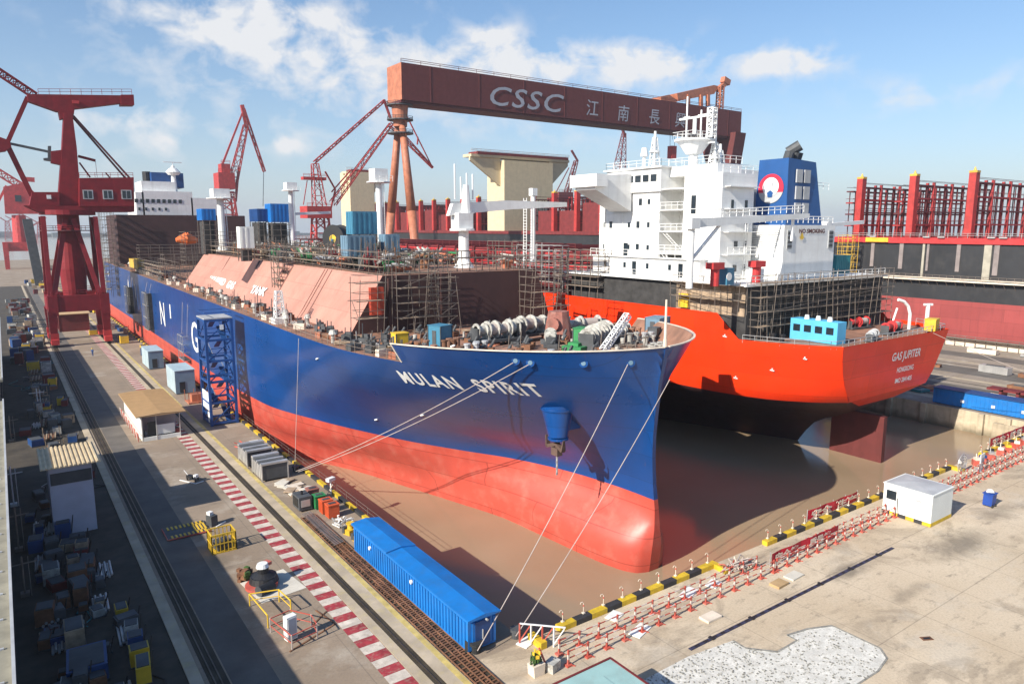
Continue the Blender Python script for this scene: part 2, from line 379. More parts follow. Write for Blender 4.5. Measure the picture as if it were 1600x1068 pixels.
w.quad((DX0,DY0,0),(DX0,DY1,0),(DX0,DY1,-12),(DX0,DY0,-12)); w.quad((DX0,DY0,-12),(DX1,DY0,-12),(DX1,DY0,0),(DX0,DY0,0))
w.quad((DX1,DY0,-12),(DX1,DY1,-12),(DX1,DY1,0),(DX1,DY0,0)); w.quad((DX0,DY1,0),(DX1,DY1,0),(DX1,DY1,-12),(DX0,DY1,-12))
w.quad((DX0,DY0,-12),(DX0,DY1,-12),(DX1,DY1,-12),(DX1,DY0,-12))
w.quad((186,28,-12),(186,640,-12),(330,640,-12),(330,28,-12)); w.quad((186,28,0),(186,640,0),(186,640,-12),(186,28,-12))
w.quad((186,28,-12),(330,28,-12),(330,28,0),(186,28,0)); w.quad((330,28,-12),(330,640,-12),(330,640,0),(330,28,0)); w.quad((186,640,0),(330,640,0),(330,640,-12),(186,640,-12))
w.build('dock_wall', kind='structure')
wd = MB(M('dock_concrete'))                                   # pilasters and recess grooves of the east dock wall
for y in (41, 44.6, 53.0, 58.5, 66, 80): wd.box(119.35, 119.98, y, y+.8, -12, -.02)
wd.box(119.1, 119.98, 36.5, 43.2, -12, -.9)
wd.build('wall_pilaster', kind='structure')
def water_mat():
    m = bpy.data.materials.new('muddy_water'); m.use_nodes = True; t = m.node_tree; b = t.nodes['Principled BSDF']
    b.inputs['Roughness'].default_value = .13; b.inputs['IOR'].default_value = 1.33; b.inputs['Specular IOR Level'].default_value = .5
    g = t.nodes.new('ShaderNodeNewGeometry')
    n = t.nodes.new('ShaderNodeTexNoise'); n.inputs['Scale'].default_value = .05; n.inputs['Detail'].default_value = 5; t.links.new(g.outputs[0], n.inputs[0])
    x = t.nodes.new('ShaderNodeMix'); x.data_type = 'RGBA'; r = t.nodes.new('ShaderNodeMapRange'); r.inputs[1].default_value = .35; r.inputs[2].default_value = .65
    t.links.new(n.outputs[0], r.inputs[0]); t.links.new(r.outputs[0], x.inputs[0]); x.inputs[6].default_value = (.28, .20, .125, 1); x.inputs[7].default_value = (.34, .25, .16, 1)
    s2 = t.nodes.new('ShaderNodeTexNoise'); s2.inputs['Scale'].default_value = .16; s2.inputs['Detail'].default_value = 9; s2.inputs['Distortion'].default_value = 2.2; t.links.new(g.outputs[0], s2.inputs[0])
    r2 = t.nodes.new('ShaderNodeMapRange'); r2.inputs[1].default_value = .60; r2.inputs[2].default_value = .70; r2.inputs[4].default_value = .35; t.links.new(s2.outputs[0], r2.inputs[0])
    x2 = t.nodes.new('ShaderNodeMix'); x2.data_type = 'RGBA'; t.links.new(r2.outputs[0], x2.inputs[0]); t.links.new(x.outputs[2], x2.inputs[6]); x2.inputs[7].default_value = (.30, .23, .15, 1)
    t.links.new(x2.outputs[2], b.inputs['Base Color'])
    h = None
    for sc, k in ((.5, .6), (2.2, .35)):
        q = t.nodes.new('ShaderNodeTexNoise'); q.inputs['Scale'].default_value = sc; q.inputs['Detail'].default_value = 3; t.links.new(g.outputs[0], q.inputs[0])
        mm = t.nodes.new('ShaderNodeMath'); mm.operation = 'MULTIPLY'; mm.inputs[1].default_value = k; t.links.new(q.outputs[0], mm.inputs[0])
        if h is None: h = mm.outputs[0]
        else:
            a = t.nodes.new('ShaderNodeMath'); t.links.new(h, a.inputs[0]); t.links.new(mm.outputs[0], a.inputs[1]); h = a.outputs[0]
    bp = t.nodes.new('ShaderNodeBump'); bp.inputs['Strength'].default_value = .22; bp.inputs['Distance'].default_value = .06; t.links.new(h, bp.inputs['Height']); t.links.new(bp.outputs[0], b.inputs['Normal'])
    return m
WAT = water_mat()
wa = MB(WAT); wa.quad((DX0,DY0,WZ),(DX1,DY0,WZ),(DX1,DY1,WZ),(DX0,DY1,WZ)); wa.build('water', kind='structure')
ri = MB(WAT); ri.quad((-2800,760,-4),(3000,760,-4),(3000,3200,-4),(-2800,3200,-4)); ri.quad((-2800,760.2,-4),(-2800,760.2,-.01),(3000,760.2,-.01),(3000,760.2,-4)); ri.build('river', kind='structure')
mat('far_land', (.10, .12, .12), .9, var=.2, scale=.01)
fl = MB(M('far_land'))
for k in range(76):
    x = -2700+k*75; y = 2850+rnd.uniform(-60, 60); fl.box(x, x+80, y, y+100, -4, rnd.uniform(3, 14))
fl.build('far_shore', kind='structure')
# yellow and black kerb along the dock edge
mat('kerb_yellow', (.62, .42, .02), .6, var=.25, dirt=(.2, .15, .08), dirt_amt=.35, scale=1.2)
mat('kerb_black', (.03, .03, .032), .7, var=.3)
kb = MB(M('kerb_yellow'), M('kerb_black'))
def kerb_run(p, q, n, w=.5, h=.35, first=0):
    p = Vector(p); q = Vector(q)
    for i in range(n):
        kb.k = (i+first) % 2; a = p.lerp(q, i/n); b = p.lerp(q, (i+1)/n); kb.bar(a+Vector((0,0,h/2)), b+Vector((0,0,h/2)), w, h+(.006 if kb.k else 0))
kerb_run((29.6, 36.1, 0), (46.0, 36.1, 0), 11, .55, .4)
kb.k = 0; kb.box(46.02, 46.5, 34.6, 36.35, 0, .42); kb.box(27.2, 27.7, 34.9, 36.4, 0, .5)
kerb_run((53.3, 36.1, 0), (88.5, 36.1, 0), 24, .55, .4)
kb.k = 0; kb.box(88.6, 89.1, 34.6, 36.35, 0, .42)
kerb_run((97.0, 36.1, 0), (119.6, 36.1, 0), 14, .55, .4)
kerb_run((26.7, 56.5, 0), (26.7, 300, 0), 120, .42, .3)
kb.build('kerb', kind='structure')
# painted strip, rail slots, apron
mat('paint_red', (.34, .035, .045), .75, var=.35, scale=1.1, dirt=(.34, .25, .19), dirt_amt=.75)
mat('paint_white', (.60, .53, .45), .75, var=.25, scale=1.1, dirt=(.32, .25, .19), dirt_amt=.7)
mat('apron', (.44, .36, .26), .85, var=.2, scale=.5, dirt=(.52, .42, .14), dirt_amt=.3)
mat('apron_yellow', (.52, .40, .13), .85, var=.3, scale=.9, dirt=(.4, .34, .25), dirt_amt=.5)
mat('slot', (.05, .038, .022), .8, var=.4)
mat('rail_steel', (.16, .12, .09), .4, metal=.7)
mat('asphalt', (.13, .115, .10), .9, var=.25, scale=.3, fine=.15)
ps = MB(M('paint_red'), M('paint_white'))
for i in range(int((300-8)/.95)):
    y = 8+i*.95; ps.k = i % 2; ps.quad((17.35, y, .008), (18.85, y, .008), (18.85, y+.94, .008), (17.35, y+.94, .008))
ps.build('painted_strip', kind='structure')
ap = MB(M('apron'), M('apron_yellow'), M('slot'), M('rail_steel'))
ap.box(18.9, 19.6, -40, 420, 0, .03); ap.box(20.25, 21.55, -40, 420, 0, .03)
ap.k = 1; ap.box(21.1, 21.5, -40, 420, .03, .035)
ap.k = 2; ap.box(19.6, 20.25, -40, 420, 0, .012)
ap.k = 3; ap.box(19.86, 19.94, -40, 420, .012, .05)
ap.build('crane_rail', kind='structure')
lp = MB(M('asphalt'), M('slot'), M('rail_steel'), M('apron'))
lp.quad((9.4,-60,.006),(11.9,-60,.006),(11.9,420,.006),(9.4,420,.006))
lp.k = 3; lp.box(7.2, 7.95, -40, 420, 0, .12)
lp.k = 1; lp.box(8.25, 9.3, -40, 420, 0, .012); lp.k = 2; lp.box(8.5, 8.58, -40, 420, .012, .06); lp.box(8.86, 8.94, -40, 420, .012, .06)
lp.build('crane_rail', kind='structure')
mat('yard_concrete_shaded', (.062, .050, .036), .9, var=.35, scale=.4, dirt=(.02,.02,.02), dirt_amt=.5)  # base colour darkened to paint in the yard's shade, dirt patches over it
yl = MB(M('yard_concrete_shaded')); yl.quad((-40,-60,.005),(7.2,-60,.005),(7.2,420,.005),(-40,420,.005)); yl.build('yard_road', kind='structure')
# open lattice of the cable trench beside the apron
cl = MB(M('slot'), M('rust'), M('galv'))
cl.box(21.6, 23.05, 24, 66, 0, .012); cl.k = 1
for y in np.arange(24, 66, .55):
    cl.bar((21.6, y, .06), (23.0, y+.1, .06), .1, .08); 
    cl.bar((21.7+rnd.random()*.6, y+.25, .09), (22.4+rnd.random()*.6, y+.3, .1), .14, .07)
for x in (21.65, 22.1, 22.55, 23.0): cl.bar((x, 24, .1), (x, 66, .1), .07, .07)
cl.k = 2
for y in np.arange(58, 66.5, .28): cl.bar((21.9, y, .2), (22.8, y+.12, .3), .05, .05)
cl.build('cable_trench', kind='structure')
# gravel patch, slabs, gutter
mat('gravel_dark', (.27, .26, .23), .9, var=.4, scale=3)
mat('gravel_pale', (.68, .66, .60), .9, var=.2, scale=1.3, fine=.5, dirt=(.32, .28, .22), dirt_amt=.55)
mat('pale_slab', (.60, .56, .48), .85, var=.15)
gp = MB(M('gravel_pale'), M('gravel_dark'))
out = [PZ(*p) for p in ((980,1075),(1075,1025),(1145,1000),(1165,1012),(1215,1018),(1245,1000),(1230,992),(1262,982),(1300,977),(1345,998),(1375,1012),(1386,1028),(1372,1048),(1330,1075),(1250,1120),(1050,1120))]
gp.add([(p.x, p.y, .010) for p in out], [tuple(range(len(out)))])
gp.k = 1
for a, b in zip(out[2:13], out[3:14]):
    a2 = Vector((a.x, a.y, .02)); b2 = Vector((b.x, b.y, .02)); gp.bar(a2, b2, .10+rnd.random()*.08, .03)
for i in range(1500):
    px = rnd.uniform(1000, 1370); py = rnd.uniform(985, 1068)
    if rnd.random() > (1.25-(px-1000)/420): continue
    p = PZ(px, py); ins = False; j = len(out)-1
    for k in range(len(out)):
        if (out[k].y > p.y) != (out[j].y > p.y) and p.x < (out[j].x-out[k].x)*(p.y-out[k].y)/(out[j].y-out[k].y)+out[k].x: ins = not ins
        j = k
    if ins: s_ = rnd.uniform(.03, .12); gp.rbox(p.x, p.y, .03, s_, s_*rnd.uniform(.5, 1), .05, rnd.random()*3)
gp.build('gravel_patch', kind='structure')
gu = MB(M('blue_dark'), M('black'))
mat('gutter', (.035, .035, .075), .7, var=.3, scale=3); gu.mats[0] = M('gutter')
gu.box(35.4, 62.1, 29.05, 29.33, 0, .05); gu.k = 1
for x in np.arange(35.9, 62, .9): gu.box(x, x+.45, 29.1, 29.28, .05, .058)
for x in np.arange(37.5, 62, 4.4): gu.box(x, x+.25, 28.98, 29.4, .05, .11)
gu.build('gutter', kind='structure')
# ---------------------------------------------------------------- hulls
def interp(u, tab):
    xs = [a for a, b in tab]; ys = [b for a, b in tab]
    if u <= xs[0]: return ys[0]
    if u >= xs[-1]: return ys[-1]
    i = max(k for k in range(len(xs)) if xs[k] <= u); i = min(i, len(xs)-2)
    h = xs[i+1]-xs[i]; d = [(ys[k+1]-ys[k])/(xs[k+1]-xs[k]) for k in range(len(xs)-1)]
    def sl_(k):
        if k == 0: return d[0]
        if k == len(xs)-1: return d[-1]
        return 0 if d[k-1]*d[k] <= 0 else 2*d[k-1]*d[k]/(d[k-1]+d[k])
    t = (u-xs[i])/h; m0, m1 = sl_(i)*h, sl_(i+1)*h
    return (2*t**3-3*t*t+1)*ys[i]+(t**3-2*t*t+t)*m0+(-2*t**3+3*t*t)*ys[i+1]+(t**3-t*t)*m1
class Hull:
    def __init__(s, cx, stem, levels): s.cx = cx; s.stem = stem; s.lv = levels; s.zs = [z for z, _ in levels]
    def y0(s, z): return interp(z, s.stem)
    def hb(s, Y, z):
        u = Y-s.y0(z)
        if u < 0: return -1
        return max(0., interp(z, [(zz, interp(u, t)) for zz, t in s.lv]))
    def shift(s, Y, z):
        if s.cx > 60: return 0.
        return 2.2*min(1, max(0, (z-3)/12))*min(1, max(0, 1-(Y-s.y0(z))/60))
    def X(s, Y, z, side=-1):
        h = max(0., s.hb(Y, z)); q = s.shift(Y, z); h = (h**3+(q+.2)**3)**(1/3) if q > 0 else h
        return s.cx-h if side < 0 else s.cx-2*q+h
    def hit(s, px, py):
        d = ray(px, py); t = 30.
        while t < 500:
            p = _C+d*t; h = s.hb(p[1], p[2])
            if h >= 0 and p[0] > s.cx-h: return Vector(p)
            t += .05
        return Vector(p)
FULL = 18.9
mul_h = Hull(46.7, [(-8,44.5),(-3.3,43.1),(0,42.8),(3.6,43.0),(8.4,42.6),(12,41.8),(15,41.0),(18.4,40.3)], [
    (-8, [(0,.1),(2,.8),(8,2),(20,4.5),(40,10.5),(72,18.0),(90,FULL)]),
    (-3.3, [(0,.6),(.5,1.7),(2,2.5),(5,3.1),(9,3.5),(13,3.9),(17,4.3),(25,6.4),(33,8.8),(41,11.2),(50.5,15.0),(62,18.0),(72,FULL)]),
    (-1.2, [(0,.6),(.5,1.6),(2,2.5),(5,3.1),(9,3.6),(13,4.0),(17,4.5),(25,6.6),(33,9.1),(41,11.6),(51,15.3),(62,18.1),(72,FULL)]),
    (.6, [(0,.4),(.6,1.0),(2,1.6),(5,2.2),(9,2.8),(13,3.4),(17,4.3),(22.5,6.2),(30,9.0),(44,14.0),(56,17.6),(70,FULL)]),
    (2.0, [(0,.3),(3,.75),(7,1.3),(11,2.2),(17,3.9),(22.5,6.3),(30,9.8),(44,14.9),(56,18.0),(69,FULL)]),
    (3.6, [(0,.25),(3,.45),(7,.95),(11,1.8),(17,3.9),(22.5,6.8),(30,10.4),(44,15.3),(56,18.2),(68,FULL)]),
    (8, [(0,.3),(2,1.0),(5,2.4),(10,5.2),(20,10.2),(30,14.0),(45,17.6),(60,FULL)]),
    (12, [(0,.3),(.7,1.6),(2,3.3),(5,6.0),(10,9.4),(20,14.3),(30,17.2),(45,18.8),(50,FULL)]),
    (15, [(0,.3),(.5,2.6),(2,5.4),(5,8.8),(10,12.2),(20,16.4),(30,18.4),(40,FULL)]),
    (18.4, [(0,.3),(.4,3.6),(1.5,6.6),(3,9.0),(5,11.2),(9,14.2),(15,17.0),(21,18.4),(30,FULL)])])
def deck_z(Y): return 15.4+max(0, Y-75)*.008
def top_z(Y):
    if Y < 60.5: return 17.3+max(0, (60.5-Y))*.045
    return deck_z(Y)
def loft(h, ys, zs_fn, name, mats, mi_fn, parent, end_cap=True):
    mb = MB(*mats); rows = []
    for Y in ys:
        rows.append(zs_fn(Y))
    n = len(rows[0])
    for side in (-1, 1):
        vs = []
        for Y, zs in zip(ys, rows):
            for z in zs:
                vs.append((h.X(max(Y, h.y0(z)), z, side), max(Y, h.y0(z)), z))
        for i in range(len(ys)-1):
            for j in range(n-1):
                a, b, c, d = i*n+j, (i+1)*n+j, (i+1)*n+j+1, i*n+j+1
                q = (a, b, c, d) if side == 1 else (a, d, c, b)
                if (Vector(vs[a])-Vector(vs[b])).length < 1e-4 and (Vector(vs[d])-Vector(vs[c])).length < 1e-4: continue
                mb.k = mi_fn((rows[i][j]+rows[i][j+1])/2, ys[i]); mb.f.append(tuple(k+len(mb.v) for k in q)); mb.mi.append(mb.k)
        mb.v += vs
    # stem bar closes the two sides
    zs = rows[0]
    for j in range(n-1):
        a, b = zs[j], zs[j+1]; mb.k = mi_fn((a+b)/2, 0)
        mb.quad((h.X(h.y0(a), a, -1), h.y0(a), a), (h.X(h.y0(a), a, 1), h.y0(a), a), (h.X(h.y0(b), b, 1), h.y0(b), b), (h.X(h.y0(b), b, -1), h.y0(b), b))
    o = mb.build(name, parent, smooth=True)
    return o
ship1 = thing('gas_carrier', 'huge gas carrier with dark blue topsides and red bottom in the centre dock', 'ship', (46.7, 43.0, WZ))
ys = [40.3+.12*i for i in range(30)]+[44.0+.5*i for i in range(24)]+[56+1.5*i for i in range(42)]+[120+6*i for i in range(26)]
ys = sorted(set(round(y, 3) for y in ys if y <= 270)|{60.45, 60.55})
lowz = [-8, -5.5, -3.3, -2.2, -1.2, -.3, .6, 1.3, 2.0, 2.8, 3.59]
def rows1(Y): t = top_z(Y); return lowz+[3.6, 5, 6.5, 8, 10, 12, 13.5, 15]+[15+(t-15)*k/3 for k in (1, 2, 3)]
loft(mul_h, ys, rows1, 'hull', [M('hull_red'), M('hull_blue')], lambda z, y: 0 if z < 3.6 else 1, ship1)
dk = MB(M('deck_primer'))
dy = [y for y in ys if y >= 41.0]
for a, b in zip(dy[:-1], dy[1:]):
    za, zb = (15.9 if a < 60.5 else deck_z(a)-.1), (15.9 if b <= 60.5 else deck_z(b)-.1)
    ha, hb_ = mul_h.hb(a, min(za, 18))-.02, mul_h.hb(b, min(zb, 18))-.02
    dk.quad((46.7-ha, a, za), (mul_h.X(a, za, 1)-.02, a, za), (mul_h.X(b, zb, 1)-.02, b, zb), (46.7-hb_, b, zb))
dk.build('deck', ship1)
st_ = MB(M('brown_primer')); st_.box(27.85, 65.55, 269.5, 270, -8, 16.8); st_.build('transom', ship1)
# pale cap rail on the bulwark and its inside face
for side in (-1, 1):
    cr = MB(M('cream'), M('deck_primer'))
    yy = [y for y in ys if 40.4 <= y <= 60.5]
    for a, b in zip(yy[:-1], yy[1:]):
        pa = Vector((mul_h.X(a, min(18.4, top_z(a)), side), a, top_z(a))); pb = Vector((mul_h.X(b, min(18.4, top_z(b)), side), b, top_z(b)))
        if a < mul_h.y0(top_z(a)): continue
        low_ok = a > mul_h.y0(15.95)+.5
        cr.k = 0; cr.bar(pa, pb, .2, .09)
        ins = Vector((-side*.16, .06, 0)); cr.k = 1; lo_ = lambda q: Vector((mul_h.X(max(q, mul_h.y0(15.95)), 15.95, side)-side*.3, max(q, mul_h.y0(15.95))+.3, 15.95)); low_ok and cr.quad(pa+ins-Vector((0,0,.05)), pb+ins-Vector((0,0,.05)), lo_(b), lo_(a))
        
    cr.build('bulwark_rail', ship1)
def on_hull(h, p, q, off=.05):
    """lettering frame on the port-hand side between two photo pixels: returns fn(s,t) with s metres along, t metres up"""
    A = h.hit(*p); B = h.hit(*q); dy_ = abs(A.y-B.y); L = (B-A).length
    def fn(s, t):
        f = s/L; Y = A.y+(B.y-A.y)*f; z = A.z+(B.z-A.z)*f+t
        return (h.X(Y, z)-off, Y, z)
    return fn, L
fn, L = on_hull(mul_h, (634, 597), (857, 619))
nm = MB(M('white_paint')); letter_mb(nm, 'MULAN  SPIRIT', 1.85, fn, bold=.05, spacing=1.18, sub=3, width=L); nm.build('name_lettering', ship1)
# big side letters partly hidden by staging
lt = MB(M('white_paint'))
for ch, px, zb, hgt, wd_ in (('N', 255, 7.0, 5.2, 3.4), ('G', 303, 5.6, 5.6, 3.6)):
    p = PX(px, 500, 27.8); 
    v, f = text_bm(ch, hgt*1.4, bold=.06); x0 = min(a for a, b in v); x1 = max(a for a, b in v)
    lt.add([(27.74, p.y+wd_/2*1.5-(a-x0)/(x1-x0)*wd_*1.5, zb+b) for a, b in v], f)
for px, z0, z1 in ((266, 9.4, 12.3), (214, 10.0, 13.5), (204, 11.5, 14.0), (174, 12.6, 14.2)):
    p = PX(px, 480, 27.8); lt.box(27.72, 27.76, p.y-.5, p.y+.5, z0, z1)
lt.build('side_lettering', ship1)
# anchor bell, anchor and chain
A = mul_h.hit(872, 664); top = PX(871, 636, A.x-.9); bot = PX(872, 684, A.x-1.3)
pk = MB(M('hull_blue')); back = Vector((1.0, .35, .25))
pk.tube(top, bot, 1.5, 40, .85); pk.tube(top-Vector((0,0,.12)), top+Vector((0,0,.05)), 1.58, 40); pk.tube(bot-Vector((0,0,.08)), bot+Vector((0,0,.1)), .95, 32); pk.box(top.x-.2, A.x+1.5, top.y-.9, top.y+1.1, bot.z+.6, top.z-.1); pk.build('anchor_bell', ship1)
mat('anchor_rust', (.10, .06, .045), .8, var=.5)
an = MB(M('anchor_rust')); b0 = bot; an.tube(b0+Vector((0,0,.3)), b0-Vector((.1,0,1.6)), .2, 8)
for s_ in (-1, 1):
    an.bar(b0-Vector((.15,0,.5)), b0+Vector((-.3, s_*1.1, -.9)), .42, .3); an.bar(b0+Vector((-.3, s_*1.05, -.9)), b0+Vector((-.35, s_*1.25, .1)), .5, .22, .2)
an.rbox(b0.x-.15, b0.y, b0.z-1.2, .6, .9, .7); an.build('anchor', ship1)
chn = MB(M('galv'))
for k in range(7):
    c = b0-Vector((.1, 0, 1.7+k*.27)); chn.rbox(c.x, c.y, c.z, .08 if k % 2 else .18, .18 if k % 2 else .08, .3)
chn.build('anchor_chain', ship1)
for px, py in ((806, 563), (829, 566), (912, 567), (985, 566), (1033, 560)):
    c = mul_h.hit(px, py); f_ = MB(M('hull_blue'), M('hut_blue')); nrm = Vector((-.75, -.6, 0)) if px < 960 else Vector((-.5, -.86, 0))
    f_.tube(c-nrm*.1, c+nrm*.12, .38, 14); f_.k = 1; f_.tube(c+nrm*.08, c+nrm*.16, .2, 12); f_.build('fairlead', ship1, smooth=False)
# trapezoid cargo trunk
tk = MB(M('pink_primer'), M('brown_primer'), M('deck_primer'))
YF, YB, ZT, ZB = 80., 172., 22.2, 15.35; XA, XB_, XC, XD = 33.2, 37.6, 61.0, 63.5
tk.quad((XA,YF,ZB),(XB_,YF,ZT),(XB_,YB,ZT),(XA,YB,ZB+.7)); tk.k = 1
tk.quad((XA,YF,ZB),(XD,YF,ZB),(XC,YF,ZT),(XB_,YF,ZT)); tk.quad((XA,YB,ZB),(XB_,YB,ZT),(XC,YB,ZT),(XD,YB,ZB)); tk.quad((XD,YF,ZB),(XD,YB,ZB),(XC,YB,ZT),(XC,YF,ZT))
tk.k = 2; tk.quad((XB_,YF,ZT),(XC,YF,ZT),(XC,YB,ZT),(XB_,YB,ZT)); tk.build('cargo_trunk', ship1)
mat('seam', (.30, .15, .12), .7)
sm = MB(M('seam'), M('white_paint'), M('brown_primer'), M('red_box'))
def slope(y, f, off=.05): return Vector((XA+(XB_-XA)*f-off, y, ZB+(ZT-ZB)*f+off*.6))
for y, w_ in ((96, .25), (97.6, .12), (98.6, .12), (112, .4), (150, .3)): sm = MB(M('seam')); sm.bar(slope(y, .01), slope(y, .99), w_, .05); sm.build('seam', ship1)
sm = MB(M('brown_primer')); sm.add([tuple(slope(y, f, .04)) for y, f in ((129.5,0),(129.5,1),(134,1),(134,0))], [(0,1,2,3)]); sm.build('tank_gap', ship1)
for w_, ya, yb, f_ in (('LIQUEFIED', 155, 142.5, .24), ('GAS', 140.5, 135.5, .22), ('TANK', 125, 117, .24)):
    sm = MB(M('white_paint')); v, f = text_bm(w_, 1.5, bold=.07); x0 = min(p[0] for p in v); x1 = max(p[0] for p in v); sm.add([tuple(slope(ya+(yb-ya)*(a-x0)/(x1-x0), f_+b*.16, .16)) for a, b in v], f); sm.build('tank_lettering', ship1)
sm = MB(M('brown_primer')); sm.box(XB_+.6, XB_+1.6, YF-.35, YF-.01, ZB, ZT-.3); sm.build('trunk_stiffener', ship1)
for x in (XA+6, XB_+8): sm = MB(M('brown_primer')); sm.box(x, x+.2, YF-.3, YF-.01, ZB, ZT); sm.build('trunk_stiffener', ship1)
sm = MB(M('red_box')); sm.box(35.6, 37.3, YF-.9, YF-.3, 17.6, 20.9); sm.build('red_panel', ship1)
# aft accommodation
ac = MB(M('brown_primer')); ac.box(28.6, 64.8, 238, 262, 16.3, 31.6); ac.build('aft_block', ship1)
aw = MB(M('white_paint'), M('window'))
for px0, px1, pt, pb in ((214, 224, 300, 334), (224, 300, 300, 334), (300, 340, 310, 336)):
    a = PY(px0, pb, 240); b = PY(px1, pt, 240); aw.box(a.x, b.x, 240, 258, 31.6, b.z)
a = PY(222, 282, 240); b = PY(277, 300, 240); aw.box(a.x, b.x, 242, 254, 31.6, a.z)
aw.k = 1
for k in range(9): x = 34+k*1.5; aw.box(x, x+.9, 239.9, 239.99, 35.2, 36.3)
for k in range(6): x = 33+k*1.8; aw.box(x, x+.6, 239.9, 239.99, 33, 33.8)
aw.build('accommodation', ship1)
af = MB(M('blue_dark'), M('black')); a = PY(234, 288, 250); b = PY(282, 272, 250); af.box(a.x, b.x, 246, 254, a.z-1, b.z); af.k = 1; c = PY(229, 276, 250); af.tube((c.x, 250, c.z-4), (c.x, 250, c.z+1.5), 1.2, 10); af.build('funnel', ship1)
mm = MB(M('white_paint')); c = PY(270, 262, 244); mm.tube((c.x,244,c.z-9), (c.x,244,c.z+.5), 1.0, 10, .5); mm.tube((c.x,244,c.z-1.4), (c.x,244,c.z-.2), 2.2, 14, 1.0); mm.tube((c.x,244,c.z-2.2), (c.x,244,c.z-1.4), 1.5, 14, 2.2); mm.bar((c.x-2.6,244,c.z+1.6), (c.x+2.6,244,c.z+1.6), .25); mm.tube((c.x,244,c.z), (c.x,244,c.z+1.8), .12); mm.build('radar_mast', ship1)
# ---- second ship: orange gas carrier, stern towards us
jup = Hull(94.5, [(-8,62),(0,57),(3,51),(6.3,46.9),(6.5,46.6),(10,46.3),(17,45.4)], [
    (-8, [(0,0),(10,1.5),(30,8),(50,15),(80,FULL)]),
    (0, [(0,0),(4,2.6),(12,7),(30,13),(50,17.5),(70,FULL)]),
    (3, [(0,2.0),(4,5),(10,9),(22,14),(40,18),(60,FULL)]),
    (6.3, [(0,9.5),(3,13.2),(8,16.5),(16,18.2),(30,FULL)]),
    (10, [(0,12.2),(4,15.2),(9,17.6),(16,18.6),(25,FULL)]),
    (13.8, [(0,13.4),(4,16.0),(9,18.1),(15,18.8),(20,FULL)]),
    (17.2, [(0,13.6),(4,16.2),(9,18.3),(15,FULL),(20,FULL)])])
ship2 = thing('gas_tanker', 'bright orange-red gas tanker moored stern-first behind the blue ship, white deckhouse aft', 'ship', (94.5, 46, WZ))
def top2(Y):
    if Y < 57.0: return 13.9
    if Y < 60.2: return 13.9+(Y-57.0)*3.1/3.2
    return 17.0
ys2 = sorted({45.4, 45.9, 46.3, 46.6, 47, 47.5, 48, 49, 50, 52, 54, 56, 57, 57.8, 58.6, 59.4, 60.2, 61, 62, 64, 66, 69, 72, 76, 80, 85, 90, 100, 110, 130, 150, 170, 200, 230, 262})
def rows2(Y): t = top2(Y); return [-8, -5, -3.3, -1.5, 0, 1, 2, 3, 4, 5, 5.8, 6.29, 6.3, 7.5, 9, 10.5, 12, 13]+[13+(t-13)*k/3 for k in (1, 2, 3)]
loft(jup, ys2, rows2, 'hull', [M('hull_underbody_shaded'), M('hull_orange')], lambda z, y: 0 if z < 6.3 else 1, ship2)
d2 = MB(M('deck_red'), M('deck_primer'))
for a, b in zip(ys2[1:-1], ys2[2:]):
    a_, b_ = max(a, 46.35), max(b, 46.36); za = 13.4 if b <= 62 else 14.2; ha, hb_ = jup.hb(a_, 13.4)-.05, jup.hb(b_, 13.4)-.05
    d2.k = 1 if b <= 62 else 0; d2.quad((94.5-ha, a_, za), (94.5+ha, a_, za), (94.5+hb_, b_, za), (94.5-hb_, b_, za))
d2.build('deck', ship2)
# flat transom (slightly raked) over the loft's aft end
def tz(z): return jup.y0(z)-.03
tm = MB(M('hull_orange'))
zl = [6.5, 8, 10, 12, 13.85]; prof = [(-jup.hb(jup.y0(z)+.01, z), z) for z in zl]
tm.add([(94.5+s_*abs(a), tz(z), z) for a, z in prof for s_ in (-1, 1)], [(2*i, 2*i+1, 2*i+3, 2*i+2) for i in range(len(zl)-1)])
tm.quad((94.5-9.6, tz(6.5), 6.5), (94.5+9.6, tz(6.5), 6.5), (94.5+4.5, tz(6.5)+1.6, 4.9), (94.5-4.5, tz(6.5)+1.6, 4.9)); tm.build('transom', ship2)
tl = MB(M('white_paint'))
def tfn(px, py):
    A = PY(px, py, 46.3)
    return lambda s, t: (A.x+s, tz(min(13.8, A.z+t))-.05, A.z+t+s*.0)
letter_mb(tl, 'GAS JUPITER', 1.55, tfn(1391, 564), bold=.03, width=7.6); letter_mb(tl, 'HONGKONG', .95, tfn(1401, 582), bold=.02, width=4.4); letter_mb(tl, 'IMO 2841405', .9, tfn(1399, 599), bold=.02, width=4.4)
tl.build('name_lettering', ship2)
mat('rudder_red', (.12, .022, .02), .6, var=.2, streak=.3)
ru = MB(M('rudder_red')); a = PZ(1400, 714, WZ); b = PZ(1328, 690, WZ)
ru.box(94.1, 94.9, 46.8, 54.2, -9, 3.0); ru.build('rudder', ship2)
hl = MB(M('black')); c = PY(1386, 548, 46.2); hl.tube((c.x, 46.15, c.z), (c.x, 46.6, c.z), .5, 12); hl.build('fairlead', ship2)
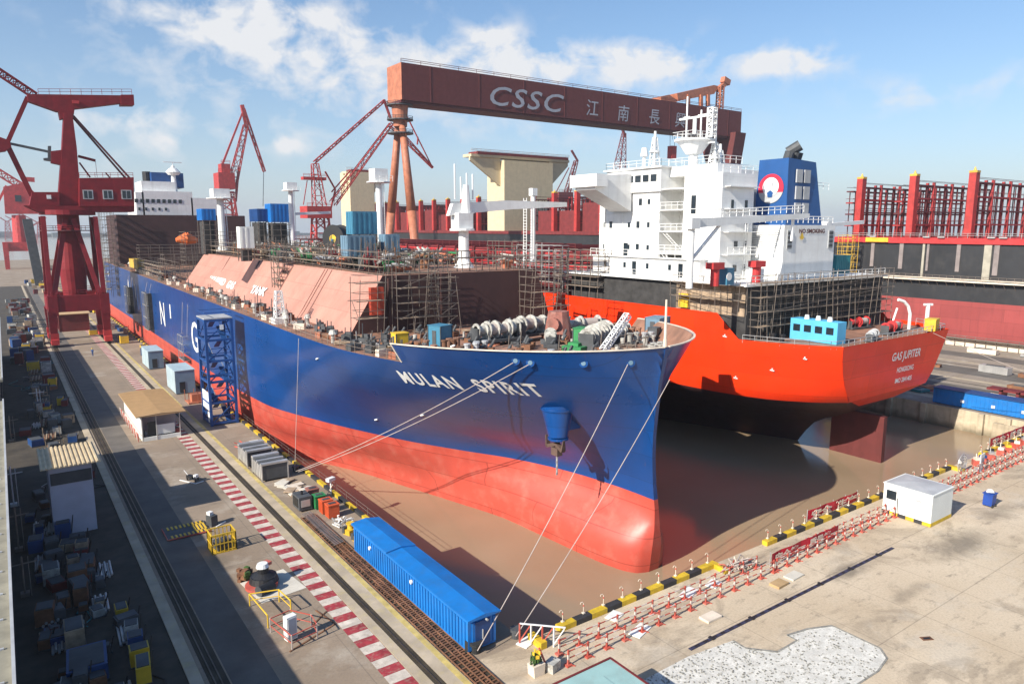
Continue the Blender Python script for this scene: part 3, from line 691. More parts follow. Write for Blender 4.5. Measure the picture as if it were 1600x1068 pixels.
# ---------------------------------------------------------------- second ship: deckhouses
WP, WN, GR = M('white_paint'), M('window'), M('grey_paint')
dh = MB(M('dark_net'), M('plank')); dh.box(77.6, 110.8, 57.2, 92, 13.35, 20.5); dh.k = 1
dh.quad((77.55, 57.4, 16.6), (77.55, 69, 16.6), (77.55, 69, 20.4), (77.55, 57.4, 20.4)); dh.build('lower_house', ship2)
ud = MB(WP); ud.box(76.8, 111.6, 56.8, 93, 20.5, 20.8); ud.build('house_deck', ship2)
bl = MB(WP, WN)
bl.box(80, 109, 75, 88, 20.8, 33.2); bl.box(79.6, 109.4, 74.6, 86, 33.2, 36.6); bl.box(79.2, 109.8, 74.2, 86.4, 36.6, 36.85)
bl.box(84.5, 103, 70.4, 75, 20.8, 36.6)                                # recessed back of the balconies
bl.box(80, 86.9, 63.8, 70.4, 20.8, 35.3); bl.box(81.5, 86.8, 66, 75, 35.3, 36.7); bl.box(87.5, 104, 67.6, 75, 20.8, 33.6)
for z in (24.2, 27.3, 30.4, 33.4): bl.box(79.9, 88, 70.4, 75, z, z+.16); bl.box(80.6, 86.9, 62.9, 63.8, z, z+.12)
bl.k = 1
for z, ps_ in ((31.3, (83.5, 78.6)), (27.9, (85, 79)), (24.5, (79,))):
    for y in ps_: bl.box(79.93, 79.99, y, y+.62, z, z+1.0)
bl.box(79.93, 79.99, 81.4, 82.3, 23.2, 25.6); bl.box(79.93, 79.99, 81.6, 82.4, 21.1, 22.7); bl.box(79.93, 79.99, 68.2, 69.0, 29.9, 32.4); bl.box(79.93, 79.99, 68.2, 69.2, 27.0, 28.6)
for y in (75.4, 77.0, 78.6, 80.2, 81.8, 83.4): bl.box(79.52, 79.59, y, y+1.15, 34.7, 35.7)
for x in (82, 85): bl.box(x, x+.5, 63.72, 63.79, 30.5, 31.7)
bl.k = 0; bl.box(78.7, 79.99, 66, 88, 20.82, 23.5); bl.box(78.3, 80, 65.6, 88.4, 23.5, 23.64)
for z in (26.9, 30.1, 33.1): bl.box(79.9, 79.985, 75, 88, z, z+.09)
for z in (24.2, 27.4, 30.5, 33.2): bl.box(79.9, 79.985, 63.8, 70.4, z, z+.08); bl.box(80, 86.9, 63.72, 63.79, z, z+.08)
for y in (76.4, 82.6, 86.6, 65.2): bl.tube((79.92, y, 23.7), (79.92, y, 33), .07, 6)
bl.k = 1
for z in (31.3, 27.9, 24.5):
    for y in (76.9, 81.0, 86.5): bl.box(79.94, 79.99, y, y+.5, z+.1, z+.85)
for y in (67.5, 71.2, 75.6, 80.4, 84.8): bl.box(78.62, 78.69, y, y+.5, 21.9, 22.7)
for y in (69.0, 78.2): bl.box(78.62, 78.69, y, y+.8, 20.95, 22.9)
for z in (21.9, 25.2, 28.4): bl.box(83.0, 83.7, 63.7, 63.78, z, z+.9); bl.box(85.2, 85.8, 63.7, 63.78, z, z+.9)
for z in (21.3, 24.6, 27.8, 31.0): bl.box(84.42, 84.49, 71.4, 72.3, z, z+1.9); bl.box(84.42, 84.49, 73.4, 74, z+.7, z+1.5)
bl.k = 0; bl.box(83.5, 84.8, 56.9, 57.0, 20.9, 21.9); bl.rbox(82.5, 59.5, 21.7, 1.4, 1.4, 1.7, .2); bl.rbox(84.6, 61.5, 21.5, 1.0, 1.8, 1.4)
bl.build('deckhouse', ship2)
wg = MB(WP); wg.prism([(79.6, 80.5, 36.0), (72.8, 80.5, 35.6), (72.2, 80.5, 35.4), (72.2, 80.5, 33.5), (79.6, 80.5, 30.4)], (0, 4.5, 0)); wg.box(71.6, 73.8, 79.6, 85.6, 33.9, 35.7); wg.build('bridge_wing', ship2)
rl = MB(WP)
rl.rail([(79.4,74.4,36.85),(79.4,86,36.85),(109,86,36.85)], 1.0, 1.6); rl.rail([(79.4,74.4,36.85),(109,74.4,36.85)], 1.0, 1.6)
for z in (24.4, 27.5, 30.6): rl.rail([(80,70.5,z),(80,74.9,z)], 1, 1.1, .045)
rl.rail([(77,57,20.8),(111,57,20.8)], 1.0, 1.8); rl.rail([(77,57,20.8),(77,92,20.8)], 1.0, 1.8); rl.rail([(79,59.6,28.6),(100,59.6,28.6)], .9, 1.2, .05)
rl.rail([(80.2,64,35.3),(86.7,64,35.3)], 1, 1.4); rl.rail([(104,63,33.6),(89,63,33.6)], 1, 1.4)
rl.ladder((80.2,70.5,20.8),(80.2,74.5,24.4),.7); rl.ladder((80.2,70.5,24.4),(80.2,74.5,27.5),.7); rl.rail([(78.3,65.7,23.64),(78.3,88.2,23.64)], 1.0, 1.5, .045); rl.rail([(86.9,62.95,24.3),(80.6,62.95,24.3)], 1, 1.2, .04); rl.ladder((85,63.4,20.8),(85,63.3,30),.5,.04,(1,0,0)); rl.rail([(81.5,74.9,36.85),(81.5,66,36.85),(86.8,66,36.85)],1,1.2)
rl.build('railing', ship2)
mt_ = MB(WP, M('dark_grey'))
a = PX(1083, 262, 88); b = PX(1083, 205, 88)
mt_.tube((88,a.y,35), (88,a.y,b.z-1.5), .9, 10, .6); mt_.tube((88,a.y,40.9), (88,a.y,41.2), 3.0, 16); mt_.rail([(85.4,a.y-2,41.2),(85.4,a.y+2,41.2),(90.6,a.y+2,41.2),(90.6,a.y-2,41.2),(85.4,a.y-2,41.2)], 1, 1)
mt_.tube((88,a.y,39.0), (88,a.y,40.9), 1.2, 12, 2.6)
mt_.tube((88,a.y,42), (88,a.y,b.z+2), .3, 8); mt_.bar((88,a.y+3.0,b.z+2), (88,a.y-3.2,b.z+2), .28)
for dy_, z0 in ((-2.4, 41.2), (-1.2, 41.2), (1.6, 41.2)): mt_.tube((88,a.y+dy_,z0), (88,a.y+dy_,z0+rnd.uniform(4,6.5)), .14, 6); mt_.bar((88,a.y+dy_-.6,z0+3.5), (88,a.y+dy_+.6,z0+3.5), .12)
for k in range(6): mt_.bar((88,a.y-4.0,b.z-2+k*.9), (88,a.y-2.6,b.z-2+k*.9), .16)
mt_.truss((88,a.y-3.3,41.2), (88,a.y-3.3,b.z+3), .9, .9, 7, .14)
mt_.build('radar_mast', ship2)
for px, pt, Xp in ((1007, 232, 83), (1024, 205, 90), (1118, 212, 90), (1126, 225, 96)):
    c = PX(px, pt, Xp); m_ = MB(WP, M('grey_paint')); m_.tube((Xp,c.y,36.6), (Xp,c.y,c.z), .35, 8, .2)
    if px == 1024 or px > 1100: m_.truss((Xp,c.y,36.6), (Xp,c.y,c.z-1), 1.5, 1.5, 6, .14, .5, .5); m_.tube((Xp,c.y,c.z-3.4),(Xp,c.y,c.z-3.2),.9,10)
    else: m_.tube((Xp,c.y,c.z-1.2), (Xp,c.y,c.z+.1), .65, 12, .4)
    m_.build('mast', ship2)
fn_ = MB(M('blue_dark'), WN, M('dark_grey'), M('grey_paint'))
mat('funnel_blue', (.012, .075, .24), .45, var=.1); fn_.mats[0] = M('funnel_blue')
F0, F1 = PX(1178, 345, 90), PX(1228, 345, 90); y_a, y_b = F0.y, F1.y+.02
fn_.add([(90,y_b,28.2),(98.6,y_b-.2,28.2),(98.6,y_a,28.2),(90,y_a,28.2),(90.3,y_b+.3,37.5),(96.9,y_b+.3,37.2),(96.9,y_a-.2,37.2),(90.3,y_a-.2,37.5)], [(0,3,2,1),(4,5,6,7),(0,1,5,4),(1,2,6,5),(2,3,7,6),(3,0,4,7)])
fn_.k = 3
for i in range(2):
    for j in range(3): x = 91.9+i*1.9; z = 29.6+j*2.3; fn_.box(x, x+1.4, y_b-.08, y_b+.1, z, z+1.8)
fn_.k = 2
for x, r in ((93.0, .7), (94.6, .55), (95.6, .4)): fn_.tube((x,y_b+2.5,37), (x,y_b+2.0,38.6), r, 10)
fn_.tube((94,y_b+3,38.6),(94.8,y_b+1.6,39.6),.8,10); fn_.build('funnel', ship2)
mat('logo_red', (.62, .02, .05), .5, var=.05)
cy_, cz_ = (y_a+y_b)/2+.15, 33.4; rr = 2.05
def disc(mb, r, cz, off, a0=0, a1=360, n=32, cy=None):
    cyy = cy_ if cy is None else cy; pts = [(89.98-off+(cz+r*math.sin(R(a0+(a1-a0)*i/n))-28)*.032, cyy+r*math.cos(R(a0+(a1-a0)*i/n)), cz+r*math.sin(R(a0+(a1-a0)*i/n))) for i in range(n+1)]
    mb.quad(*pts)
lg = MB(M('logo_red'), WP, M('funnel_blue'), GR)
disc(lg, rr, cz_, .10, -15, 195); lg.k = 3; disc(lg, rr, cz_, .09, 195, 345); lg.k = 1; disc(lg, rr*.64, cz_+.25, .15); lg.k = 2; disc(lg, rr*.27, cz_-.75, .2, 90, 450, 5); lg.build('funnel_emblem', ship2)
cs = MB(WP, GR, M('window'), M('dark_grey')); cs.box(87.8, 100.3, 59.3, 67.5, 20.8, 28.3)
cs.k = 1
for y in (60.0, 62.4, 64.8):
    for z in np.arange(25.2, 27.9, .25): cs.box(87.72, 87.79, y, y+1.9, z, z+.1)
for x in (88.5, 98.6):
    cs.box(x, x+1.1, 59.2, 59.29, 25.0, 27.6); cs.k = 3
    for i in range(4): cs.box(x+.08, x+1.02, 59.12, 59.19, 25.2+i*.6, 25.6+i*.6)
    cs.k = 1
cs.build('engine_casing', ship2)
ns = MB(M('maroon_dark'), M('yellow')); v, f = text_bm('NO SMOKING', 1.0, bold=.03); x0 = 91.2; ns.add([(x0+a*1.0, 59.22, 27.2+b*.8) for a, b in v], f)
ns.k = 1; ns.quad(*[(91.9+(.55 if i % 2 else .24)*math.cos(R(90+36*i)), 59.18, 26.7+(.6 if i % 2 == 0 else .26)*math.sin(R(90+36*i))) for i in range(10)]); ns.build('casing_lettering', ship2)
for (ax, ay, Y, r, L_) in ((1078, 349, 57.5, .42, 1262), (1288, 352, 68.5, .35, 1348)):
    p = PY(ax, ay, Y); q = PY(L_, 337 if L_ < 1300 else 347, Y); pc = MB(WP); pc.bar(p, q, .9, 1.1 if r > .4 else .6, .6, .6)
    pc.tube((p.x+.3, Y, 20.8), (p.x+.3, Y, p.z), r, 12); pc.rbox(p.x+.3, Y, p.z, 1.5, 1.4, 1.3)
    if r > .4: c = p.lerp(q, .86); pc.bar(c, c-Vector((0,0,3.2)), .3); pc.rail([p+Vector((2,0,.6)), q+Vector((-1,0,.5))], .9, 1.3, .05); pc.bar((p.x+.3,Y,24), p.lerp(q,.25), .3)
    pc.build('provision_crane', ship2)
for px in (1117, 1182):
    c = PY(px, 428, 58.0); v_ = MB(M('crane_red_light')); v_.tube((c.x,58,20.8),(c.x,58,22.9),.55,12); v_.rbox(c.x,58,23.3,2.1,1.2,.8); v_.build('vent', ship2)
# poop deck fittings
c = PZ(1307, 538, 13.5); bc = MB(M('light_blue'), M('window'), M('white_paint'))
mat('sky_blue', (.10, .45, .72), .5, var=.1); bc.mats[0] = M('sky_blue')
W_, L2, H_ = 2.0, 6.6, 2.75; bc.box(c.x, c.x+W_, c.y, c.y+L2, 13.45, 13.45+H_)
bc.k = 1
for k in range(4): bc.box(c.x-.05, c.x-.01, c.y+.5+k*1.55, c.y+1.5+k*1.55, 14.6, 15.5)
bc.k = 2
for k in range(3): bc.tube((c.x+.7,c.y+1.5+k*1.6,16.2),(c.x+.7,c.y+1.5+k*1.6,16.75),.35,10,.25)
bc.build('deck_cabin', label='sky blue site cabin with four windows on the orange ship stern', cat='cabin', bevel=.03)
def winch(name, label, p, rz=0., s=1., cm='winch_white', group=None, drums=3, parent_free=True):
    t = thing(name, label, 'winch', p, rz, group)
    f_ = MB(M('dark_grey'), M(cm)); f_.box(-2.6*s, 2.6*s, -.9*s, .9*s, 0, .25*s)
    for k in range(drums+1): x = (-2.4+k*4.8/drums)*s; f_.k = k % 2; f_.box(x-.1*s, x+.1*s, -.6*s, .6*s, .2*s, 1.35*s)
    f_.rbox(2.4*s, 0, .9*s, .9*s, 1.2*s, 1.3*s); f_.build('frame', t, local=True)
    for k in range(drums):
        x0 = (-2.3+k*4.8/drums)*s; x1 = x0+(4.6/drums-.25)*s; d_ = MB(M(cm), M('rope'))
        for xx in (x0, x1): d_.tube((xx, 0, 1.1*s), (xx+.1*s, 0, 1.1*s), (.7+.14*(k % 2))*s, 16)
        d_.k = 1 if k % 3 else 0; d_.tube((x0, 0, 1.1*s), (x1, 0, 1.1*s), (.45+.1*(k % 2))*s, 14); d_.build('drum', t, local=True)
    return t
WG = 'winches on the ships'
winch('mooring_winch', 'red mooring winch on the orange ship stern beside the white davit', PZ(1392, 520, 13.5), .1, .9, 'crane_red_light', WG, 2)
winch('mooring_winch', 'grey mooring winch on the orange ship beside the sky blue cabin', PZ(1362, 531, 13.5), .3, .7, 'grey_paint', WG, 2)
winch('mooring_winch', 'red mooring winch behind the sky blue cabin on the orange stern', PZ(1340, 512, 13.5), -.1, .85, 'crane_red_light', WG, 2)
dv = MB(WP); c = PZ(1420, 514, 13.5); pts = [c+Vector((0,0,0)), c+Vector((0,0,2.2)), c+Vector((-.3,.2,3.3)), c+Vector((-1.0,.5,4.0)), c+Vector((-1.9,.9,4.3))]
for a, b in zip(pts[:-1], pts[1:]): dv.tube(a, b, .22, 8)
dv.build('davit', label='curved white davit at the rail of the orange ship stern', cat='davit')
dv = MB(WP); c = PZ(1447, 513, 13.5); dv.tube(c, c+Vector((0,0,3.6)), .28, 10); dv.bar(c+Vector((-.6,.3,3.5)), c+Vector((.6,-.3,3.5)), .3); dv.build('bollard_post', label='white T-topped post at the right corner of the orange ship stern', cat='post')
c = PZ(1462, 519, 13.5); yb = MB(M('yellow')); yb.rbox(c.x, c.y+.6, 14.5, 2.0, 1.4, 1.6, .2); yb.rbox(c.x, c.y+.6, 15.35, 2.1, 1.5, .1, .2); yb.build('deck_box', label='yellow box on the right corner of the orange ship stern', cat='box')
dvr = MB(WP); c = PZ(1390, 517, 13.5); dvr.tube(c, c+Vector((1.2,-.2,3.2)), .14, 8); dvr.build('jackstaff', label='leaning white pole on the orange ship stern', cat='pole')
rs = MB(M('galv')); poop = [(94.5+s_*jup.hb(Y, 13.5), Y, 13.5) for s_, Y in ((-1,56.5),(-1,52),(-1,49),(-1,47),(-1,46.5),(1,46.5),(1,49),(1,52))]
rs.rail(poop, 1.0, 1.3, .04); rs.build('stern_railing', ship2)
for k, (px, py) in enumerate(((1178, 530), (1190, 531), (1202, 533), (1216, 535))):
    c = PZ(px, py, 13.5); bo = MB(M('black')); bo.tube(c+Vector((.8,0,0)), c+Vector((.8,0,.9)), .3, 10); bo.tube(c+Vector((.8,0,.8)), c+Vector((.8,0,1.0)), .4, 10); bo.build('bollard', label=None, parent=ship2)
c = PY(1028, 505, 60); yb = PX(1028, 475, 77.5)
o = MB(M('yellow')); a = PX(1062, 482, 77.3); b = PX(1077, 461, 77.3); o.box(77.0, 78.6, b.y, a.y, 17.0, max(18.9, b.z)); o.build('deck_box', label='tall yellow box on the orange ship side deck by the white deckhouse', cat='box')
o = MB(M('crane_red_light')); a = PX(1037, 480, 78.2); o.tube((79,a.y-1.7,18.5),(79,a.y+1.7,18.5),1.4,12); o.tube((78.9,a.y,19.5),(78.9,a.y,20.4),.6,8); o.build('deck_tank', label='dark red tank on the orange ship side deck', cat='tank')
# deck pipes and red trunk forward
tr2 = MB(M('maroon')); tr2.box(79.5, 109.5, 95, 245, 14, 19.2); tr2.build('cargo_trunk', ship2)
pr = MB(M('crane_red_light'), M('maroon'), M('orange_steel'))
for i in range(14):
    x = 80.5+i*2.05; z = 20.0+(i*7 % 5)*.75; r = rnd.choice((.22, .3, .4)); pr.k = rnd.choice((0, 1, 1, 0)); pr.tube((x, 93+rnd.random()*6, z), (x, 240, z), r, 6)
pr.k = 1
for y in np.arange(96, 240, 7.5):
    pr.bar((80, y, 19.2), (80, y, 24.2), .3); pr.bar((94, y, 19.2), (94, y, 24.2), .3); pr.bar((109, y, 19.2), (109, y, 24.2), .3); pr.bar((80, y, 24.1), (109, y, 24.1), .35); pr.bar((80, y, 21.6), (109, y, 21.6), .3)
pr.rail([(80,94,24.2),(80,238,24.2)], 1.0, 3, .05); pr.build('pipe_rack', ship2)
# ---------------------------------------------------------------- scaffolds
SG = 'tube scaffolds round the ships'
def scaffold(label, x0, x1, y0, y1, z0, z1, bay=2.2, lift=2.0, m='scaffold', planks=True, jit=.15, cov=1., r=.05, cat='scaffold'):
    t = thing('scaffold', label, cat, ((x0+x1)/2, (y0+y1)/2, z0), 0, SG); mb = MB(M(m), M('plank'))
    nx = max(1, round((x1-x0)/bay)); ny = max(1, round((y1-y0)/bay)); nz = max(1, round((z1-z0)/lift))
    X = [x0+(x1-x0)*i/nx for i in range(nx+1)]; Y = [y0+(y1-y0)*i/ny for i in range(ny+1)]; Z = [z0+(z1-z0)*i/nz for i in range(nz+1)]
    for x in X:
        for y in Y:
            if nx > 1 and ny > 1 and X[0] < x < X[-1] and Y[0] < y < Y[-1]: continue
            mb.bar((x+rnd.uniform(-jit,jit), y+rnd.uniform(-jit,jit), z0), (x+rnd.uniform(-jit,jit), y+rnd.uniform(-jit,jit), z1+rnd.uniform(.2,1.3)), r*2)
    for z in Z[1:]:
        for y in (Y[0], Y[-1]):
            if rnd.random() < cov: mb.bar((x0-rnd.random()*.5, y, z), (x1+rnd.random()*.5, y, z), r*2)
            mb.bar((x0, y, z+.9), (x1, y, z+.9), r*1.6)
        for x in (X[0], X[-1]):
            if rnd.random() < cov: mb.bar((x, y0-rnd.random()*.5, z), (x, y1+rnd.random()*.5, z), r*2)
            mb.bar((x, y0, z+.9), (x, y1, z+.9), r*1.6)
    for k in range(nz):
        if rnd.random() < .7: mb.bar((x0, y0, Z[k]), (x1 if nx > 1 else x0, y0 if nx > 1 else y1, Z[k+1]), r*1.8)
    mb.build('frame', t)
    if planks:
        pl = MB(M('plank'))
        for z in Z[1:]:
            wy = min(1.1, y1-y0); wx = min(1.1, x1-x0)
            if x1-x0 > y1-y0: pl.box(x0, x1-rnd.random()*.8, y0, y0+wy, z-.05, z)
            else: pl.box(x0, x0+wx, y0, y1-rnd.random()*.8, z-.05, z)
        pl.build('planks', t)
    return t
scaffold('scaffold bay at the front left corner of the pink trunk', 33.2, 36.5, 77.2, 79.2, 15.4, 21.6, r=.035, jit=.4)
scaffold('scaffold standing before the dark front of the trunk, left part', 38.4, 43.5, 77.0, 78.4, 15.4, 22.6, 1.6, 1.8, r=.035, jit=.45)
scaffold('dense dark scaffold at the bend of the trunk front', 43.6, 46.4, 77.2, 79.4, 15.4, 21.8, 1.2, 1.5, r=.035, jit=.45)
scaffold('scaffold with a stair at the far right end of the dark trunk front', 57.5, 63.5, 75.8, 79.0, 15.4, 23.4, 1.8, 1.9, r=.035, jit=.45)
scaffold('narrow scaffold reaching up the seam of the pink trunk', 35.3, 36.6, 112, 116, 16.5, 23.4, 1.5, 1.9, cov=.8)
scaffold('tall scaffold column against the dark block at the far end of the blue ship', 24.6, 27.6, 236, 242, 8.0, 34.5, 2.0, 2.2)
scaffold('scaffold around the foot of the dark aft block of the blue ship', 33, 60, 232, 236, 16.5, 22, 3, 2)
scaffold('long low scaffold on deck aft of the pink trunk', 30, 60, 176, 181, 16.2, 21, 3, 2.2)
scaffold('scaffold on the blue ship deck abreast of the far trunk end', 29, 33, 176, 214, 16.2, 19.2, 3, 1.6)
scaffold('scaffold over the deck pipes at the left end of the trunk top', 36, 60, 184, 190, 16.2, 26, 2.6, 2)
scaffold('low scaffold rail along the port edge of the trunk top', 38.0, 39.4, 82, 128, 22.2, 24, 2.6, 1.2, cov=.5, r=.03, jit=.5)
scaffold('second low scaffold rail further aft on the trunk top', 38.0, 39.4, 130, 170, 22.2, 24, 2.9, 1.2, cov=.5, r=.03, jit=.5)
scaffold('scaffold cross the trunk top near the tall white post', 39, 60, 81, 82.4, 22.2, 24, 2.0, 1.3)
scaffold('scaffold covering the stern house front of the orange ship', 78.0, 110.5, 55.4, 57.0, 13.5, 21.0, 1.5, 1.9, r=.03, jit=.4)
scaffold('scaffold along the side of the orange ship lower house', 75.9, 77.3, 57.2, 68.6, 16.9, 20.6, 1.8, 1.8, r=.03, jit=.3)
scaffold('scaffold forest beside the deckhouse foot of the orange ship', 76.2, 79.0, 84, 95, 17, 23.5, 1.8, 1.8)
scaffold('pale scaffold stair at the forward side of the orange ship house', 76.5, 79.5, 95, 106, 17, 24, 2, 2, m='galv')
scaffold('scaffold on the deck of the orange ship near the red pipes', 78, 84, 108, 118, 17, 24.5, 2, 2)
scaffold('yellow scaffold tower against the bow of the black ship', 183.6, 186.5, 103.5, 107.5, 0, 25, 1.5, 2, m='crane_yellow')


# ---------------------------------------------------------------- on the blue ship
def deckpt(px, py, z=15.95): return PZ(px, py, z)
for i, (px, py, s_, rz, dr, lab) in enumerate(((776, 532, 1.15, .0, 4, 'long grey windlass with four drums, leftmost on the bow deck'), (822, 524, 1.2, .15, 3, 'grey windlass in the middle of the bow deck'),
        (905, 522, 1.1, -.2, 2, 'big winch with a spoked end drum on the bow deck'), (932, 541, 1.25, .5, 4, 'large coiled winch behind the green box on the bow deck'),
        (860, 538, .8, .9, 2, 'small rusty winch left of the green box on the bow deck'), (970, 530, .9, .6, 2, 'far winch near the starboard bulwark of the blue bow'))):
    winch('mooring_winch', lab, deckpt(px, py), rz, s_, 'winch_white', WG, dr)
def sbox(name, label, cat, c, sx, sy, sz, m, rz=0, trim='dark_grey', lid=True, group=None):
    b = MB(M(m), M(trim)); b.rbox(c.x, c.y, c.z+sz/2, sx, sy, sz, rz)
    if lid: b.k = 0; b.rbox(c.x, c.y, c.z+sz+.03, sx+.12, sy+.12, .06, rz)
    b.k = 1
    cc, nn = math.cos(rz), math.sin(rz)
    for dx, dy in ((-.5,-.5),(.5,-.5),(-.5,.5),(.5,.5)):
        a, bb = dx*sx*1.01, dy*sy*1.01; b.rbox(c.x+a*cc-bb*nn, c.y+a*nn+bb*cc, c.z+sz/2, .09, .09, sz+.02, rz)
    b.rbox(c.x-cc*sx*.52, c.y-nn*sx*.52, c.z+sz*.45, .05, sy*.3, sz*.7, rz)
    return b.build(name, label=label, cat=cat, group=group)
sbox('tool_container', 'small blue container with a red top on the bow deck of the blue ship', 'container', deckpt(688, 543), 1.7, 1.7, 2.3, 'light_blue', .3)
sbox('deck_box', 'yellow box on the bow deck beside the small blue container', 'box', deckpt(625, 541), 1.4, 1.2, 1.4, 'yellow')
sbox('deck_box', 'green machinery box among the bow winches', 'box', deckpt(912, 541), 1.5, 1.7, 1.9, 'green', .4)
sbox('tool_container', 'teal container near the bow tip of the blue ship', 'container', deckpt(1027, 521), 2.6, 1.8, 1.9, 'hut_blue', .3)
sbox('deck_box', 'dark control box by the bow tip railing of the blue ship', 'box', deckpt(1022, 530), 1.0, 1.0, 1.3, 'dark_grey', .3)
gb = MB(M('green')); c = deckpt(905, 546); gb.rbox(c.x, c.y, c.z+.25, 3, 2.2, .5, .3); gb.rbox(c.x-.3, c.y, c.z+.6, 1.5, 1.2, .4, .3); gb.build('green_platform', label='bright green low machine bed at the blue ship bulwark', cat='machine')
jk = MB(M('cream')); c = deckpt(1039, 540, 17.4); jk.tube(c-Vector((0,0,1.4)), c+Vector((0,0,4.2)), .16, 8, .09); jk.tube(c-Vector((0,0,1.4)), c+Vector((0,0,.6)), .3, 8, .16); jk.build('jackstaff', label='pale jackstaff standing at the tip of the blue bow', cat='pole')
cm_ = MB(M('white_paint')); a = deckpt(942, 548, 17); b = a+Vector((2.6, -1.1, 5.2)); b = PY(981, 492, a.y+.4); cm_.truss(a, b, .5, .5, 9, .1); cm_.build('lattice_ladder', label='white lattice mast leaning over the bow winches', cat='mast')
pkx = MB(M('white_paint')); a = PX(437, 497, 29.5); pkx.truss((29.5,a.y,15.4), (29.5,a.y,a.z+3.6), 1.3, 1.3, 6, .14, .7, .7); pkx.rbox(29.5, a.y, 15.4+.4, 1.8, 1.8, .8); pkx.build('lattice_mast', label='short white lattice mast at the blue ship rail beside the pink trunk', cat='mast')
mat('primer_block', (.32, .12, .09), .7, var=.4, dirt=(.4, .35, .3), dirt_amt=.3)
hs = MB(M('primer_block')); a = deckpt(872, 528); hs.tube(a, a+Vector((0,0,3.0)), 1.6, 10, 1.1); hs.tube(a+Vector((-1.4,-.8,1.7)), a+Vector((-1.0,-.6,1.7)), .7, 12); hs.build('chain_house', label='rust red conical housing between the bow winches', cat='housing')
BG = 'bitts and small fittings on the blue bow deck'
for k in range(26):
    Y = rnd.uniform(46, 62); hbv = mul_h.hb(Y, 16)-1.2
    x = 46.7-hbv*rnd.uniform(.55, .98) if k % 3 else mul_h.X(Y, 16, 1)-rnd.uniform(1.6, 4); b = MB(M('dark_grey'), M(rnd.choice(('winch_white', 'rust', 'deck_primer', 'grey_paint'))))
    b.rbox(x, Y, 16.0, 1.8, .9, .2, rnd.random()); b.k = 1
    for d in (-.5, .5): b.tube((x+d, Y, 16.0), (x+d, Y, 17.0), .26, 10); b.tube((x+d, Y, 16.9), (x+d, Y, 17.05), .34, 10)
    b.build('bitts', label='pair of squat mooring bitts on the blue bow deck', cat='bitts', group=BG)
XG = 'loose gear on the blue bow deck'
xl = {'rust': 'rusty steel part on the blue bow deck', 'dark_grey': 'dark machine part on the blue bow deck', 'winch_white': 'dirty white vent or roller on the blue bow deck', 'orange_steel': 'orange steel piece on the blue bow deck', 'plank': 'stack of scaffold boards on the blue bow deck', 'scaffold': 'bundle of scaffold tubes on the blue bow deck'}
for k in range(150):
    Y = rnd.uniform(43.5, 77); h1 = mul_h.hb(Y, 15.3)-1.6
    x = rnd.uniform(46.7-h1, mul_h.X(Y, 15.9, 1)-1.6); mm_ = rnd.choice(list(xl)); b = MB(M(mm_), M('dark_grey')); z = 15.92 if Y < 60.5 else deck_z(Y)
    if mm_ == 'scaffold':
        for i in range(5): b.bar((x+i*.2, Y-1.2, z+.1+.08*(i % 2)), (x+i*.2+.4, Y+1.2, z+.12), .08)
        b.bar((x, Y, z), (x+.2, Y, z+rnd.uniform(1, 2.6)), .07); b.bar((x-.6, Y, z+1.1), (x+1.2, Y+.2, z+1.2), .07)
    elif mm_ == 'plank':
        for i in range(4): b.rbox(x, Y, z+.05+i*.07, .5, 2.2, .05, rnd.uniform(0, 1.5))
    elif mm_ == 'winch_white': b.tube((x, Y, z), (x, Y, z+rnd.uniform(.5, 1.3)), rnd.uniform(.12, .3), 10); b.k = 1; b.rbox(x, Y, z+.08, .8, .8, .16)
    else: b.rbox(x, Y, z+.25, rnd.uniform(.4, 1.2), rnd.uniform(.4, 1.2), .5, rnd.random()); b.k = 1; b.tube((x-.2, Y, z+.5), (x+.3, Y+.1, z+rnd.uniform(.7, 1.3)), .15, 8)
    b.build('deck_gear', label=xl[mm_], cat='gear', group=XG)
# side rail with clutter along the main deck edge
er = MB(M('scaffold'))
er.rail([(mul_h.X(y_, 15.4)+.25, y_, deck_z(y_)-.1) for y_ in (61, 65, 70, 76, 84, 94)]+[(28.2, 110, deck_z(110)), (28.1, 170, deck_z(170)), (28.1, 262, deck_z(262))], 1.1, 1.5, .03); er.build('deck_railing', ship1)
CG = 'loose gear on the side deck of the blue ship'
gearlab = {'rust': 'rusty steel offcuts stacked on the blue ship side deck', 'cream': 'pale canvas bundle on the blue ship side deck', 'dark_grey': 'dark machine part on the blue ship side deck',
           'orange_steel': 'orange painted steel piece on the blue ship side deck', 'galv': 'bundle of grey pipes on the blue ship side deck', 'winch_white': 'whitish vent head on the blue ship side deck'}
for k in range(95):
    Y = 61.5+k*1.25+rnd.uniform(-.5, .5)+(k > 60)*(k-60)*2.0; x = mul_h.X(Y, 15.4)+1.0+rnd.uniform(0, 3.0); z = deck_z(Y)-.1; mm_ = rnd.choice(list(gearlab)); b = MB(M(mm_), M('dark_grey'))
    if mm_ == 'galv':
        for i in range(5): b.tube((x+i*.16, Y-1, z+.12+(i % 2)*.15), (x+i*.16+.2, Y+1, z+.12+(i % 2)*.15), .07, 6)
        b.bar((x, Y, z), (x, Y, z+1.4), .1)
    elif mm_ == 'winch_white': b.tube((x, Y, z), (x, Y, z+1.1), .22, 8); b.tube((x, Y, z+1.0), (x, Y, z+1.5), .5, 10, .3)
    else:
        b.rbox(x, Y, z+.35, rnd.uniform(.6, 1.3), rnd.uniform(.6, 1.4), .7, rnd.random()); b.k = 1; b.rbox(x+.2, Y+.1, z+.8, .5, .7, rnd.uniform(.2, .6), rnd.random()); b.bar((x-.3, Y, z), (x-.1, Y+.3, z+rnd.uniform(1.4, 2.4)), .08)
    b.build('deck_gear', label=gearlab[mm_], cat='gear', group=CG)
